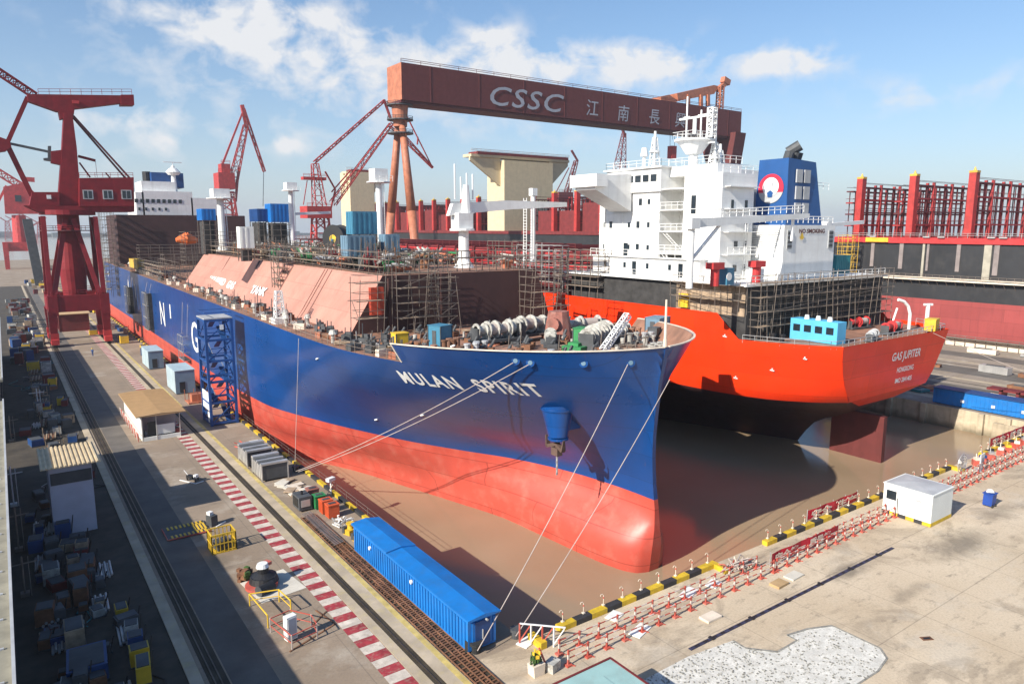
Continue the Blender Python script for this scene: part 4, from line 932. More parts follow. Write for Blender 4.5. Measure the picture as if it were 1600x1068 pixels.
# posts and cranes on the trunk top
def post_on_trunk(px, ytop, ybot, X, r, label, head=True, cat='mast'):
    b = PZ(px, ybot, ZT); t = PY(px, ytop, b.y); mb = MB(M('white_paint'), M('dark_grey')); mb.tube((b.x,b.y,ZT), (b.x,b.y,t.z), r, 14, r*.85); mb.tube((b.x,b.y,ZT), (b.x,b.y,ZT+1.2), r*1.9, 14, r)
    if head: mb.rbox(b.x, b.y, t.z-1.0, r*4, r*4, 2.2); mb.tube((b.x,b.y,t.z-2.3), (b.x,b.y,t.z-2.1), r*3.4, 12); mb.ladder((b.x+r*1.3,b.y-.3,ZT), (b.x+r*1.2,b.y-.3,t.z-2.2), .5, .04)
    mb.rail([(b.x-r*3,b.y-r*3,t.z-2.1),(b.x+r*3,b.y-r*3,t.z-2.1)], 1, 1) if head else None
    return mb, b, t
for px, yt, yb_, r, lab in ((595, 265, 406, .62, 'tallest white post with a square head on the trunk top'), (458, 286, 386, .75, 'white post with a small head between the blue boxes and the cable reel'),
                            (349, 296, 392, .95, 'thick white post at the far left end of the trunk top')):
    mb, b, t = post_on_trunk(px, yt, yb_, 0, r, lab)
    if px == 458: q = PY(516, 332, b.y); p = PY(462, 334, b.y); mb.bar(p, q, .9, .8)
    mb.build('vent_mast', label=lab, cat='mast')
mb, b, t = post_on_trunk(725, 335, 418, 0, .8, '', head=False); wc = thing('hose_crane', 'white hose crane with a long horizontal jib on the trunk top of the blue ship', 'crane', (b.x, b.y, ZT)); mb.build('pedestal', wc)
q0, q1 = PY(706, 329, b.y), PY(886, 321, b.y); j = MB(M('white_paint')); j.prism([PY(708,318,b.y), PY(790,313,b.y), PY(886,316,b.y), PY(886,323,b.y), PY(800,327,b.y), PY(735,333,b.y), PY(702,337,b.y)], (0, .9, 0)); j.bar(PY(727, 340, b.y), PY(742, 330, b.y), .3); j.build('jib', wc)
h_ = MB(M('white_paint'), M('dark_grey')); c = PY(722, 345, b.y); h_.rbox(c.x, c.y, c.z, 2.4, 2.2, 2.2); h_.tube((c.x,c.y,c.z-1.4), (c.x,c.y,c.z-1.1), 1.8, 14); c2 = PY(728, 300, b.y); h_.tube((c2.x,c2.y,c.z), (c2.x,c2.y,c2.z+1), .9, 10, .4)
for k in range(4): x = c2.x-1.6+k*1.0; h_.tube((x,c2.y+.4,c2.z-1), (x,c2.y+.4,c2.z+rnd.uniform(1.5,4.5)), .13, 6)
h_.build('cab', wc)
c = PY(833, 300, b.y+6); pp = MB(M('white_paint')); pp.tube((c.x,c.y,ZT), (c.x,c.y,c.z), .4, 10); pp.ladder((c.x-1.6,c.y,ZT), (c.x-1.6,c.y,c.z-1), .8, .05); pp.rbox(c.x,c.y,c.z,1,1,1.2); pp.build('vent_mast', label='slim white post right of the hose crane jib middle', cat='mast')
# blue cabins, reel
def cabin(label, p0, p1, Y, dy, m, cat='container', name='site_container', side='light_blue', win=0):
    a = PY(p0[0], p1[1], Y); b = PY(p1[0], p0[1], Y); z0 = b.z if False else PY(p0[0], p1[1], Y).z
    mb = MB(M(m), M('window'), M('dark_grey')); x0, x1 = a.x, PY(p1[0], p1[1], Y).x; zt = PY(p0[0], p0[1], Y).z; mb.box(x0, x1, Y, Y+dy, z0, zt)
    for k in range(max(2, int((x1-x0)/.8))): mb.box(x0+.2+k*.8, x0+.5+k*.8, Y-.05, Y-.005, z0+.15, zt-.15)
    for k in range(max(2, int(dy/.8))): mb.box(x0-.05, x0-.005, Y+.2+k*.8, Y+.5+k*.8, z0+.15, zt-.15)
    if z0 > ZT+.15: mb.mats += [M('dark_net'), M('scaffold')]; mb.k = 3; mb.box(x0+.4, x1-.4, Y+.4, Y+dy-.3, ZT, z0-.2); mb.k = 4; [mb.box(xx, xx+.15, yy, yy+.15, ZT, z0) for xx in (x0, (x0+x1)/2, x1-.15) for yy in (Y, Y+dy-.15)]; [mb.box(x0-.3, x1+.3, Y-.1, Y, zz, zz+.1) for zz in np.arange(ZT+.8, z0, 1.1)]
    return mb.build(name, label=label, cat=cat)
cabin('blue container block at the far left on the trunk top', (316, 326), (338, 344), 168, 5, 'blue_box')
cabin('big blue container beside the second white post', (424, 318), (452, 347), 150, 4, 'blue_box')
cabin('dark blue container left of the big blue container', (403, 326), (420, 346), 152, 6, 'blue_dark')
cabin('upper blue cabin with light stripes behind the cable reel', (552, 330), (590, 366), 101, 2.6, 'light_blue')
cabin('lower dark blue cabin behind the tallest white post', (544, 368), (588, 402), 97, 2.6, 'hut_blue')
cabin('dark teal cabin right of the tallest white post', (603, 366), (625, 398), 97, 2.4, 'hut_blue')
cabin('pale green tank house left of the cable reel', (376, 354), (398, 388), 128, 2, 'cabin_wall', name='deck_house', cat='house')
c = PZ(528, 402, ZT); rl_ = thing('cable_reel', 'huge black cable reel on a light blue base on the trunk top', 'reel', (c.x, c.y, ZT))
d_ = MB(M('black'), M('yellow')); cc = Vector((c.x, c.y, ZT+3.6)); d_.tube(cc-Vector((.9,.5,0)), cc+Vector((.9,.5,0)), 2.3, 20); d_.tube(cc-Vector((1.1,.6,0)), cc-Vector((.9,.5,0)), 2.7, 20); d_.tube(cc+Vector((.9,.5,0)), cc+Vector((1.1,.6,0)), 2.7, 20)
d_.k = 1; d_.tube(cc-Vector((1.15,.63,0)), cc-Vector((1.1,.6,0)), .8, 12); d_.build('drum', rl_)
d_ = MB(M('sky_blue')); d_.rbox(c.x, c.y, ZT+.6, 4.2, 3.0, 1.2, .5); d_.bar((c.x-1.6,c.y-.9,ZT+1), cc-Vector((1.3,.7,0)), .3); d_.bar((c.x+1.6,c.y+.9,ZT+1), cc+Vector((1.3,.7,0)), .3); d_.build('base', rl_)
TG = 'machinery and pipework modules on the trunk top'
tl_ = ['green pipe module', 'grey valve skid', 'orange pipe module', 'rusty pipe module', 'white instrument rack', 'dark pump skid']
tm_ = ['green', 'galv', 'orange_steel', 'rust', 'winch_white', 'dark_grey']
for k in range(120):
    kk = rnd.randrange(6); x = rnd.uniform(40, 59); Y = rnd.uniform(83, 172); b = MB(M(tm_[kk]), M('scaffold'), M(rnd.choice(tm_)))
    w_ = rnd.uniform(1.2, 3.0); l_ = rnd.uniform(1.2, 4.0); h2 = rnd.uniform(.8, 2.6)
    for i in range(4): b.tube((x+i*w_/4, Y, ZT+.5+rnd.random()*h2), (x+i*w_/4, Y+l_, ZT+.5+rnd.random()*h2), rnd.uniform(.1, .22), 6)
    b.k = 2; b.tube((x, Y+l_*.3, ZT+h2*.6), (x+w_, Y+l_*.3, ZT+h2*.6), .25, 8); b.rbox(x+w_*.5, Y+l_*.6, ZT+h2*.4, w_*.4, l_*.3, h2*.8)
    b.k = 1
    for dx in (0, w_):
        for dy_ in (0, l_): b.bar((x+dx, Y+dy_, ZT), (x+dx, Y+dy_, ZT+h2+.4), .1)
    b.bar((x, Y, ZT+h2), (x+w_, Y, ZT+h2), .1); b.bar((x, Y+l_, ZT+h2), (x+w_, Y+l_, ZT+h2), .1); b.bar((x, Y, ZT+h2), (x, Y+l_, ZT+h2), .1)
    b.build('pipe_module', label=tl_[kk]+' on the trunk top of the blue ship', cat='machinery', group=TG)
EG = 'upright gear along the port edge of the trunk top'; el_ = [('plank', 'pale timber screen'), ('rust', 'rusty manifold'), ('orange_steel', 'orange manifold'), ('winch_white', 'whitish vent stack'), ('green', 'green pipe bank'), ('dark_grey', 'dark valve stand'), ('maroon', 'maroon pipe stand')]
for k in range(110):
    i = rnd.randrange(7); m_, l_ = el_[i]; x = rnd.uniform(39.8, 47); Y = rnd.uniform(83, 171); h2 = rnd.uniform(1.2, 3.6); b = MB(M(m_), M('scaffold'))
    if i in (0, 5): b.box(x, x+rnd.uniform(.6, 1.8), Y, Y+rnd.uniform(.5, 2), ZT, ZT+h2*.6)
    elif i == 4:
        for q in range(5): b.tube((x, Y-2.5, ZT+.5+q*.3), (x, Y+2.5, ZT+.5+q*.3), .12, 6)
    else:
        for q in range(3): b.tube((x+q*.5, Y, ZT), (x+q*.5, Y, ZT+h2*rnd.uniform(.5, .9)), .14, 6)
        b.tube((x-.2, Y, ZT+h2*.5), (x+1.3, Y, ZT+h2*.5), .18, 6); b.rbox(x+.5, Y, ZT+h2*.3, .9, .8, .7, .3)
    b.k = 1
    for q in range(3): xx = x+rnd.uniform(-.4, 1.4); b.bar((xx, Y+.3, ZT), (xx+rnd.uniform(-.2,.2), Y+.3, ZT+h2+rnd.uniform(0, 1.2)), .07)
    b.bar((x-.6, Y+.3, ZT+h2*.8), (x+1.6, Y+.3, ZT+h2*.8+rnd.uniform(-.1,.1)), .07)
    b.build('deck_fitting', label=l_+' on the trunk top edge of the blue ship', cat='fitting', group=EG)
for k, (px, py) in enumerate(((1207, 578), (1133, 525), (1258, 560), (1150, 590))):
    c = jup.hit(px, py); b = MB(M('white_paint')); b.bar(c+Vector((-.06, -.3, -.05)), c+Vector((-.06, .3, 0)), .12, .12); b.bar(c+Vector((-.06, 0, -.12)), c+Vector((-.06, 0, .25)), .12, .12); b.build('hull_mark', ship2)
for k, (px, py) in enumerate(((588, 655), (496, 560), (1012, 700), (708, 540), (660, 648))):
    c = mul_h.hit(px, py); b = MB(M('white_paint')); b.bar(c+Vector((-.06, -.35, .1)), c+Vector((-.06, .3, -.1)), .1, .14); b.build('hull_mark', ship1)
lb = MB(M('orange_steel')); mat('boat_orange', (.75, .16, .03), .45); lb.mats[0] = M('boat_orange'); a = PY(275, 375, 190); b_ = PY(308, 376, 190); lb.tube((a.x,190,a.z), ((a.x+b_.x)/2,190,a.z+.3), .5, 10, 1.6); lb.tube(((a.x+b_.x)/2,190,a.z+.3), (b_.x,190,b_.z), 1.6, 10, .6); lb.build('lifeboat', label='orange lifeboat lying in front of the dark aft block', cat='boat')
og = MB(M('orange_steel'), M('crane_yellow')); og.k = 1; a = PX(176, 392, 29); og.box(28.9, 30.5, 208, 222, 17.2, 19.6); og.build('steel_panel', label='yellow orange steel panel on the rail at the far end of the blue hull', cat='panel')
for k, (Y, z, w_, h2) in enumerate(((146, 3.2, 4.6, 4.6), (185, 4.5, 5.5, 8.5), (214, 5.5, 6, 7))):
    t = thing('hanging_stage', ('pale framed work stage hanging beside the letter G', 'dark work stage hanging on the hull left of the letter N', 'farthest dark work stage hanging on the blue hull')[k], 'work platform', (26.9, Y, z))
    b = MB(M('dark_net'), M('galv')); b.box(26.6, 27.6, Y-w_/2, Y+w_/2, z, z+.15)
    if k: b.box(26.9, 27.0, Y-w_/2, Y+w_/2, z, z+h2); b.box(26.9, 27.7, Y-w_/2-.05, Y-w_/2, z, z+h2)
    b.k = 1
    for i in range(4):
        yy = Y-w_/2+i*w_/3; b.bar((26.5, yy, z), (26.5, yy, z+h2), .1)
    for i in range(4): zz = z+h2*i/3; b.bar((26.5, Y-w_/2, zz), (26.5, Y+w_/2, zz), .1); b.bar((26.5, Y-w_/2, zz), (27.6, Y-w_/2, zz), .1); b.bar((26.5, Y+w_/2, zz), (27.6, Y+w_/2, zz), .1)
    b.build('cage', t); b = MB(M('rope')); b.tube((27.3, Y-w_/2, z+h2), (28, Y-w_/2, 16), .03, 4); b.tube((27.3, Y+w_/2, z+h2), (28, Y+w_/2, 16), .03, 4); b.build('rope', t)
# ---------------------------------------------------------------- portal crane in the left foreground of the dock side
YC = 206.; Q = lambda x, y, Y=YC: PY(x, y, Y)
CR = M('crane_red')
cx_ = 14.4
pc = thing('portal_crane', 'big dark red portal crane straddling the left quay road, its house with three windows', 'crane', (cx_, YC, 0))
for yy in (199.5, 212.5):
    b = MB(CR); b.box(9.2, 20.0, yy-.8, yy+.8, 8.2, 12.0); b.box(8.2, 10.2, yy-1.0, yy+1.0, 7.4, 12.2); b.box(18.9, 20.9, yy-1.0, yy+1.0, 7.4, 12.2); b.rail([(9,yy-.7,12.1),(20,yy-.7,12.1)], 1.1, 1.6, .05); b.build('portal_beam', pc)
    for xx in (8.9, 19.9):
        b = MB(CR); b.bar((xx, yy, 8.5), (xx, yy, 1.9), 2.0, 2.0, 1.3, 1.3); b.build('leg', pc)
        w_ = MB(M('crane_red_light'), M('black')); w_.box(xx-.8, xx+.8, yy-2.2, yy+2.2, .7, 1.9); w_.box(xx-.9, xx+.9, yy-.9, yy+.9, 1.9, 3.2); w_.k = 1
        for d in (-1.7, -.6, .6, 1.7): w_.tube((xx-.4, yy+d, .5), (xx+.4, yy+d, .5), .45, 12)
        w_.build('bogie', pc)
for xx in (8.9, 19.9):
    b = MB(CR); b.box(xx-.8, xx+.8, 200.5, 211.5, 8.4, 11.6); b.build('side_beam', pc)
ring_z = Q(112, 332).z
for xx, yy in ((8.9, 199.5), (19.9, 199.5), (8.9, 212.5), (19.9, 212.5)):
    sx = -1 if xx < 14 else 1; sy = -1 if yy < 206 else 1
    b = MB(CR); b.bar((xx, yy, 12), (cx_+sx*5.3, YC+sy*4.6, ring_z-1), 1.0, 1.0); b.build('strut', pc)
    b = MB(CR); b.bar((xx-sx*.8, yy, 12), (cx_+sx*.8, YC+sy*3.0, ring_z-1.5), 1.0, .9); b.build('brace', pc)
b = MB(CR); b.tube((cx_,YC,11), (cx_,YC,18), 2.5, 20, 2.9); b.tube((cx_,YC,18), (cx_,YC,24), 2.9, 20, 2.5); b.tube((cx_,YC,24), (cx_,YC,ring_z), 2.5, 20, 2.3); b.build('column', pc, smooth=False)
b = MB(CR, M('maroon_dark')); b.tube((cx_,YC,ring_z-.6), (cx_,YC,ring_z+.5), 5.9, 28); b.rail([(cx_+6*math.cos(R(a_)), YC+6*math.sin(R(a_)), ring_z-4.2) for a_ in range(0, 361, 30)], 1, 1.6, .05); b.k = 1; b.tube((cx_,YC,ring_z-4.4), (cx_,YC,ring_z-4.2), 6.1, 28); b.build('slew_ring', pc)
D = 3.6
def slab(mb, pts, d=D, Y=YC): mb.prism([PY(x, y, Y-d/2) for x, y in pts], (0, d, 0))
b = MB(CR); slab(b, [(38,321),(210,322),(210,331),(60,331)], 7.0); b.build('turntable', pc)
hs = MB(CR); slab(hs, [(124,278),(209,277),(210,322),(124,322)], 8.0); hs.rail([Q(124,277,202), Q(208,277,202)], 1.1, 1.5, .05); hs.build('machine_house', pc)
for px in (138, 169, 198):
    w_ = MB(M('galv'), M('window')); p = Q(px-8, 311, YC-4); q = Q(px+7, 297, YC-4); w_.box(p.x, q.x, 201.88, 201.98, p.z, q.z); w_.k = 1; w_.box(p.x+.25, (p.x+q.x)/2-.1, 201.84, 201.87, p.z+.2, q.z-.2); w_.box((p.x+q.x)/2+.1, q.x-.25, 201.84, 201.87, p.z+.2, q.z-.2); w_.build('window', hs.build if False else pc)
hb2 = MB(CR, M('white_paint')); slab(hb2, [(50,300),(93,300),(93,321),(46,321)], 6.0); hb2.k = 1; p = Q(76, 308, 203); hb2.box(p.x-.4, p.x+.5, 202.85, 202.95, p.z-.4, p.z+.5); hb2.build('cab', pc)
b = MB(CR); slab(b, [(90,322),(127,322),(120,230),(113,176),(100,176),(97,232)], 4.0); b.build('tower', pc)
b = MB(CR, M('dark_grey')); slab(b, [(80,236),(98,234),(98,258),(80,254)], 3.0); b.k = 1; slab(b, [(68,247),(82,246),(82,252),(69,250)], 2.0); slab(b, [(75,228),(80,228),(80,247),(75,247)], 1.4); b.build('rack_drive', pc)
b = MB(CR, M('crane_red_light')); slab(b, [(42,147),(190,149),(190,161),(115,170),(89,174),(44,158)], 2.6); slab(b, [(189,148),(209,148),(210,164),(189,164)], 3.4); slab(b, [(91,172),(117,168),(115,182),(94,186)], 3.0); b.k = 1
p = Q(113, 160, YC-1.7); b.box(p.x, p.x+1.4, 204.2, 204.65, p.z-.2, p.z+.5); b.k = 0; b.rail([Q(60,148,204.8), Q(206,148,204.8)], 1.3, 2, .05); b.build('counterweight_beam', pc)
b = MB(CR); p = Q(55, 150); q = Q(-160, 8); b.truss(p, q, 1.4, 1.4, 26, .3); b.build('tie_bar', pc)
b = MB(CR); b.bar(Q(43,152), Q(12,222), .9, .9); b.build('link', pc)
b = MB(M('dark_grey')); b.bar(Q(14,224), Q(80,238), .55); b.build('luffing_rack', pc)
b = MB(CR); slab(b, [(-40,208),(0,214),(14,219),(18,229),(8,236),(-40,242)], 2.6); b.bar(Q(12,230), Q(-190,140), 2.6, 2.2, 1.2); b.build('boom_joint', pc)
b = MB(CR); b.bar(Q(13,230), Q(50,306), 1.1, 1.1); b.build('boom_leg', pc)
for dy_, px in ((-1.2, 202), (1.2, 198)):
    b = MB(M('maroon_dark')); b.bar((Q(114,182).x, YC+dy_, Q(114,182).z), (Q(px,279).x, YC+dy_, Q(px,279).z), .42); b.build('stay', pc)
b = MB(CR); b.bar(Q(122,244), Q(149,251), .6); b.bar(Q(149,251), Q(152,277), .08); b.bar(Q(124,254), Q(141,277), .35); b.bar(Q(165,270), Q(172,278), .3); b.build('gallery', pc)
b = MB(M('scaffold')); b.ladder((8.0,198.6,1.5), (8.0,198.6,9), .6, .05); b.ladder((20.6,204,12), (18.6,204,ring_z), .6, .05); b.build('ladder', pc)
# second portal crane farther off
Y2 = 600.; Q2 = lambda x, y: PY(x, y, Y2); base = Q2(29, 336)
p2 = thing('portal_crane', 'distant red portal crane behind the big one at the left frame edge', 'crane', (base.x, Y2, 0)); L_ = M('crane_red_light')
b = MB(L_); b.tube((base.x,Y2,14), (base.x,Y2,base.z), 5.0, 16, 4.0); b.build('column', p2)
b = MB(L_); x0, x1 = Q2(6, 400).x, Q2(56, 400).x
b.box(x0+2, x1-2, Y2-8, Y2+8, 12, 18)
b.build('portal_beam', p2)
for xx in (x0, x1-3):
    for yy in (Y2-8, Y2+6): b = MB(L_); b.bar((xx+1.5, yy, 0), (xx+1.5, yy, 18), 2.6, 2.6, 3.2); b.build('leg', p2)
b = MB(L_, M('window')); b.prism([PY(x, y, Y2-4) for x, y in ((5,292),(38,285),(60,306),(60,334),(8,334))], (0, 8, 0)); b.k = 1; c0 = PY(24, 315, Y2-4.2); c1 = PY(33, 305, Y2-4.2); b.box(c0.x, c1.x, Y2-4.3, Y2-4.1, c0.z, c1.z); b.build('machine_house', p2)
b = MB(L_); b.truss(Q2(35,292), Q2(-40,246), 4, 4, 8, .9); b.bar(Q2(10,290), Q2(-10,330), 1.5); b.bar(Q2(40,280), Q2(54,281), 3); b.build('boom', p2)
po = MB(M('dark_grey')); a = PY(52, 342, 420); po.bar((a.x, 420, 0), (a.x-2.5, 420, a.z), 4, 4); po.build('pylon', label='leaning dark steel pylon beside the distant portal crane', cat='pylon')
# ---------------------------------------------------------------- luffing cranes on the middle quay and beyond
def truss_crane(name, label, Y, base_px, parts, m='far_red', pedestal=None):
    c = PY(base_px[0], base_px[1], Y); t = thing(name, label, 'crane', (c.x, Y, 0)); s_ = Y/300.
    pd = MB(M(m)); pd.truss((c.x, Y, 0), (c.x, Y, c.z), 9*s_, 9*s_, 7, .7*s_, 5*s_, 5*s_); pd.build('tower_legs', t)
    for nm_, kind_, p, q, w_, w2 in parts:
        b = MB(M(m)); A_ = PY(p[0], p[1], Y); B_ = PY(q[0], q[1], Y)
        if kind_ == 't': b.truss(A_, B_, w_*s_, w_*s_, max(4, int((B_-A_).length/(3.6*s_))), .34*s_, w2*s_, w2*s_)
        elif kind_ == 'b': b.bar(A_, B_, w_*s_, w_*s_, w2*s_)
        elif kind_ == 'w': b.mats = [M('dark_grey')]; b.tube(A_, B_, w_*s_, 5)
        elif kind_ == 'h': b.box(min(A_.x, B_.x), max(A_.x, B_.x), Y-w_*s_, Y+w_*s_, min(A_.z, B_.z), max(A_.z, B_.z)); b.rail([(A_.x,Y-w_*s_,max(A_.z,B_.z)),(B_.x,Y-w_*s_,max(A_.z,B_.z))], 1.2*s_, 2*s_, .08*s_)
        b.build(nm_, t)
    return t
truss_crane('luffing_crane', 'red luffing crane standing behind the thick white post at left', 500, (352, 300), [
    ('machine_house', 'h', (337, 270), (364, 296), 4, 4), ('machinery', 'h', (343, 256), (358, 272), 2.5, 2), ('jib', 't', (362, 292), (384, 196), 3.2, 1.6), ('back_stay', 'b', (347, 258), (379, 176), .7, .6),
    ('upper_stay', 'b', (379, 176), (384, 200), .6, .6), ('fly_jib', 't', (380, 170), (413, 268), 1.0, .8), ('fly_strut', 'b', (380, 168), (392, 200), .6, .6), ('head', 'b', (378, 164), (382, 182), 1.3, 1.3), ('hook_line', 'w', (412, 268), (411, 322), .12, 0), ('jib_leg', 'b', (368, 315), (373, 262), .9, .7)])
truss_crane('luffing_crane', 'tall red luffing crane with its long jib passing in front of the gantry legs', 330, (500, 330), [
    ('machine_house', 'h', (474, 322), (513, 341), 4.5, 4), ('tower', 't', (499, 322), (492, 256), 4.6, 2.4), ('gallery', 'h', (472, 276), (508, 282), 1.6, 2), ('jib', 't', (520, 318), (611, 194), 2.6, 1.4), ('top_tie', 't', (491, 254), (601, 157), 1.0, .9),
    ('head', 'b', (600, 156), (612, 190), .9, .9), ('fly_jib', 't', (611, 194), (676, 262), 2.2, .7), ('fly_top', 'b', (604, 158), (640, 190), .45, .45), ('fly_tie', 'b', (636, 182), (676, 262), .5, .4), ('fly_strut', 'b', (652, 226), (653, 214), .5, .5), ('cross_strut', 'b', (508, 268), (524, 296), .6, .6),
    ('cross_brace', 'b', (548, 266), (518, 300), .5, .5), ('front_leg', 'b', (524, 296), (517, 326), .6, .6), ('rear_stay', 'b', (480, 282), (474, 320), .3, .3)])
truss_crane('luffing_crane', 'dark red crane jib rising between the beige block and the white deckhouse', 430, (968, 300), [
    ('jib', 't', (965, 290), (975, 208), 6.5, 1.6), ('machine_house', 'h', (950, 282), (985, 300), 6, 5), ('top', 'b', (973, 203), (977, 214), 1.2, 1)], m='maroon')
truss_crane('luffing_crane', 'small pink red crane beside the right wing of the beige block', 420, (885, 318), [
    ('jib', 't', (883, 312), (900, 252), 2.6, 1.6), ('head', 'b', (893, 235), (903, 252), .9, .8), ('tie', 'b', (868, 302), (889, 262), .4, .4), ('machine_house', 'h', (866, 300), (888, 318), 4, 4)], m='maroon')
# ---------------------------------------------------------------- goliath gantry
gx0, gx1, gy0, gy1 = 127.5, 326.5, 250., 262.; zt_, zb_ = PY(633, 98, gy0).z, PY(633, 156, gy0).z
gc = thing('gantry_crane', 'giant rust brown goliath gantry crane spanning the docks, lettered CSSC', 'crane', ((gx0+gx1)/2, 256, 0))
b = MB(M('girder'), M('orange_steel'), M('maroon_dark')); b.box(gx0, gx1, gy0, gy1, zb_, zt_); b.k = 1; b.box(gx0-.06, gx0-.02, gy0+.05, gy1-.05, zb_+.1, zt_); b.k = 2; b.box(gx0, gx1, gy0+1, gy1-1, zb_-.8, zb_-.02)
b.k = 0; b.rail([(gx0,gy0+.3,zt_),(gx1,gy0+.3,zt_)], 1.4, 8, .1)
for k in range(9): x = gx0+12+k*22; b.box(x, x+.4, gy0-.12, gy0-.01, zb_, zt_)
b.build('girder', gc)
mat('sign_silver', (.36, .37, .41), .4, var=.15)
def gfn(px, py): A_ = PY(px, py, gy0-.25); return lambda s, t: (A_.x+s, gy0-.3, A_.z+t)
b = MB(M('sign_silver')); letter_mb(b, 'CSSC', 10.6, gfn(766, 163), shear=.25, bold=.09, spacing=1.12, width=abs(PY(881,170,gy0).x-PY(766,163,gy0).x)); b.build('lettering', gc)
for ch, px, py in (('江', 915, 178), ('南', 964, 186), ('長', 1013, 191), ('興', 1054, 196)):
    b = MB(M('sign_silver')); v, f = text_bm(ch, 7.6, .1, .035); A_ = PY(px, py, gy0-.3); b.add([(A_.x+a, gy0-.3, A_.z+c) for a, c in v], f); b.build('lettering', gc)
OS = M('orange_steel'); hx = 129.5
b = MB(OS); b.tube((hx,256,zb_-1), (hx,256,zb_-9), 3.2, 16, 2.6)
for z in (zb_-1.2, zb_-6.5, zb_-11.5): b.mats = [OS, M('dark_grey')]; b.k = 1; b.tube((hx,256,z-.2), (hx,256,z+.2), 5.0, 18); b.rail([(hx+5*math.cos(R(a_)), 256+5*math.sin(R(a_)), z) for a_ in range(0, 361, 45)], 1.2, 2, .08); b.k = 0
b.build('hinge', gc)
for px, nm_ in ((598, 0), (656, 1)):
    ang = YAW+math.atan((px-800)/1134.); foot = Vector((hx, hx/math.tan(ang), 0)); b = MB(OS); topp = Vector((hx, 256+(1.4 if nm_ == 0 else -1.4), zb_-7)); midp = foot.lerp(topp, .5); b.tube(foot, midp, 1.25, 14, 1.75); b.tube(midp, topp, 1.75, 14, 1.25); b.build('leg', gc, smooth=True)
b = MB(OS, M('dark_grey')); b.box(hx-3, hx+3, 235, 285, 1, 4); b.k = 1
for y in range(238, 284, 4): b.tube((hx-1,y,.9),(hx+1,y,.9),.9,10)
b.build('bogie_beam', gc)
b = MB(M('girder')); b.prism([(318,246.5,zb_+2),(318,264,zb_+2),(318,268,zb_-6),(318,261,zb_-24),(318,259,0),(318,251,0),(318,250.5,zb_-24)], (8.4, 0, 0)); b.box(314, 330, 240, 272, 1, 5); b.build('rigid_leg', gc)
b = MB(OS, M('girder')); q = lambda x, y: PY(x, y, 252)
for pts in ([(1033,151),(1046,148),(1060,158),(1048,163),(1033,160)], [(1058,146),(1116,133),(1124,135),(1116,147),(1060,158)]): b.prism([q(*p) for p in pts], (0, 7, 0))
b.bar(q(1122,140), q(1136,128), 2.2); b.truss(q(1124,170), q(1126,135), 2.5, 2.5, 4, .5); b.bar(q(1129,124), q(1138,130), 2.8)
for px in (1075, 1095, 1106): b.bar(q(px,148), q(px,166), 1.6)
b.build('trolley', gc)
b = MB(M('dark_grey'), M('far_red'))
for px in (1047, 1054): b.tube(PY(px,205,254), PY(px,232,254), .14, 4)
b.k = 1; c = PY(1050, 238, 254); b.rbox(c.x, 254, c.z, 3.4, 3, 6); b.build('hook_block', gc)
# ---------------------------------------------------------------- container ships in the second dock
SX = 190.
c1 = thing('container_ship', 'black container ship with faded red bottom standing in the dock at the right edge', 'ship', (SX+24, 80, -8))
b = MB(M('hull_faded_red'), M('hull_black')); b.box(SX, SX+48, 20, 112, -10, 10.2); b.prism([(SX,112,-10),(SX+48,112,-10),(SX+24,140,-10)], (0,0,20.2)); b.k = 1; b.box(SX, SX+48, 20, 112, 10.2, 24); b.prism([(SX,112,10.2),(SX+48,112,10.2),(SX+24,146,10.2)], (0,0,13.8)); b.build('hull', c1)
b = MB(M('crane_red_light'), M('yellow'), M('galv')); b.box(SX-.6, SX+48, 20, 114, 24, 25.4); b.k = 1; b.box(SX-.9, SX-.6, 97, 103, 24.2, 25.3); b.k = 2; b.rail([(SX-.6,20,25.4),(SX-.6,114,25.4)], 1.1, 2.2, .06)
for y in (101, 87.5, 84, 73, 60, 46, 70.5): b.rbox(SX-.8, y, 25.6, .6, 1.6, .3)
b.build('coaming', c1)
b = MB(M('scaffold'), M('cream')); b.k = 1; b.box(SX-1.6, SX-.02, 20, 106, 14.9, 15.25); b.box(SX-1.7, SX-1.55, 20, 106, 15.5, 15.7); b.k = 0; b.rail([(SX-1.6,20,15.25),(SX-1.6,106,15.25)], 1.1, 1.6, .06)
for y in np.arange(21, 106, 2.1): b.bar((SX-1.5, y, 15), (SX, y, 13.6), .12)
b.build('side_staging', c1)
mat('column_pale', (.24, .20, .19), .6, var=.2, streak=.3); mat('column_light', (.38, .35, .28), .6, var=.2, streak=.3)
for px, w_, h2 in ((1367, .9, 6.3), (1412, 1.0, 6.6), (1447, .55, 8.6), (1454, .55, 6.8), (1502, .9, 6.7), (1548, 1.6, 8.6), (1562, 1.1, 7.2)):
    b = MB(M('column_light' if h2 > 7.5 else 'column_pale'))
    ang = YAW+math.atan((px-800)/1134.); y = SX/math.tan(ang); b.box(SX-.3, SX-.02, y-w_/2, y+w_/2, 24-h2, 24); b.build('side_column', c1)

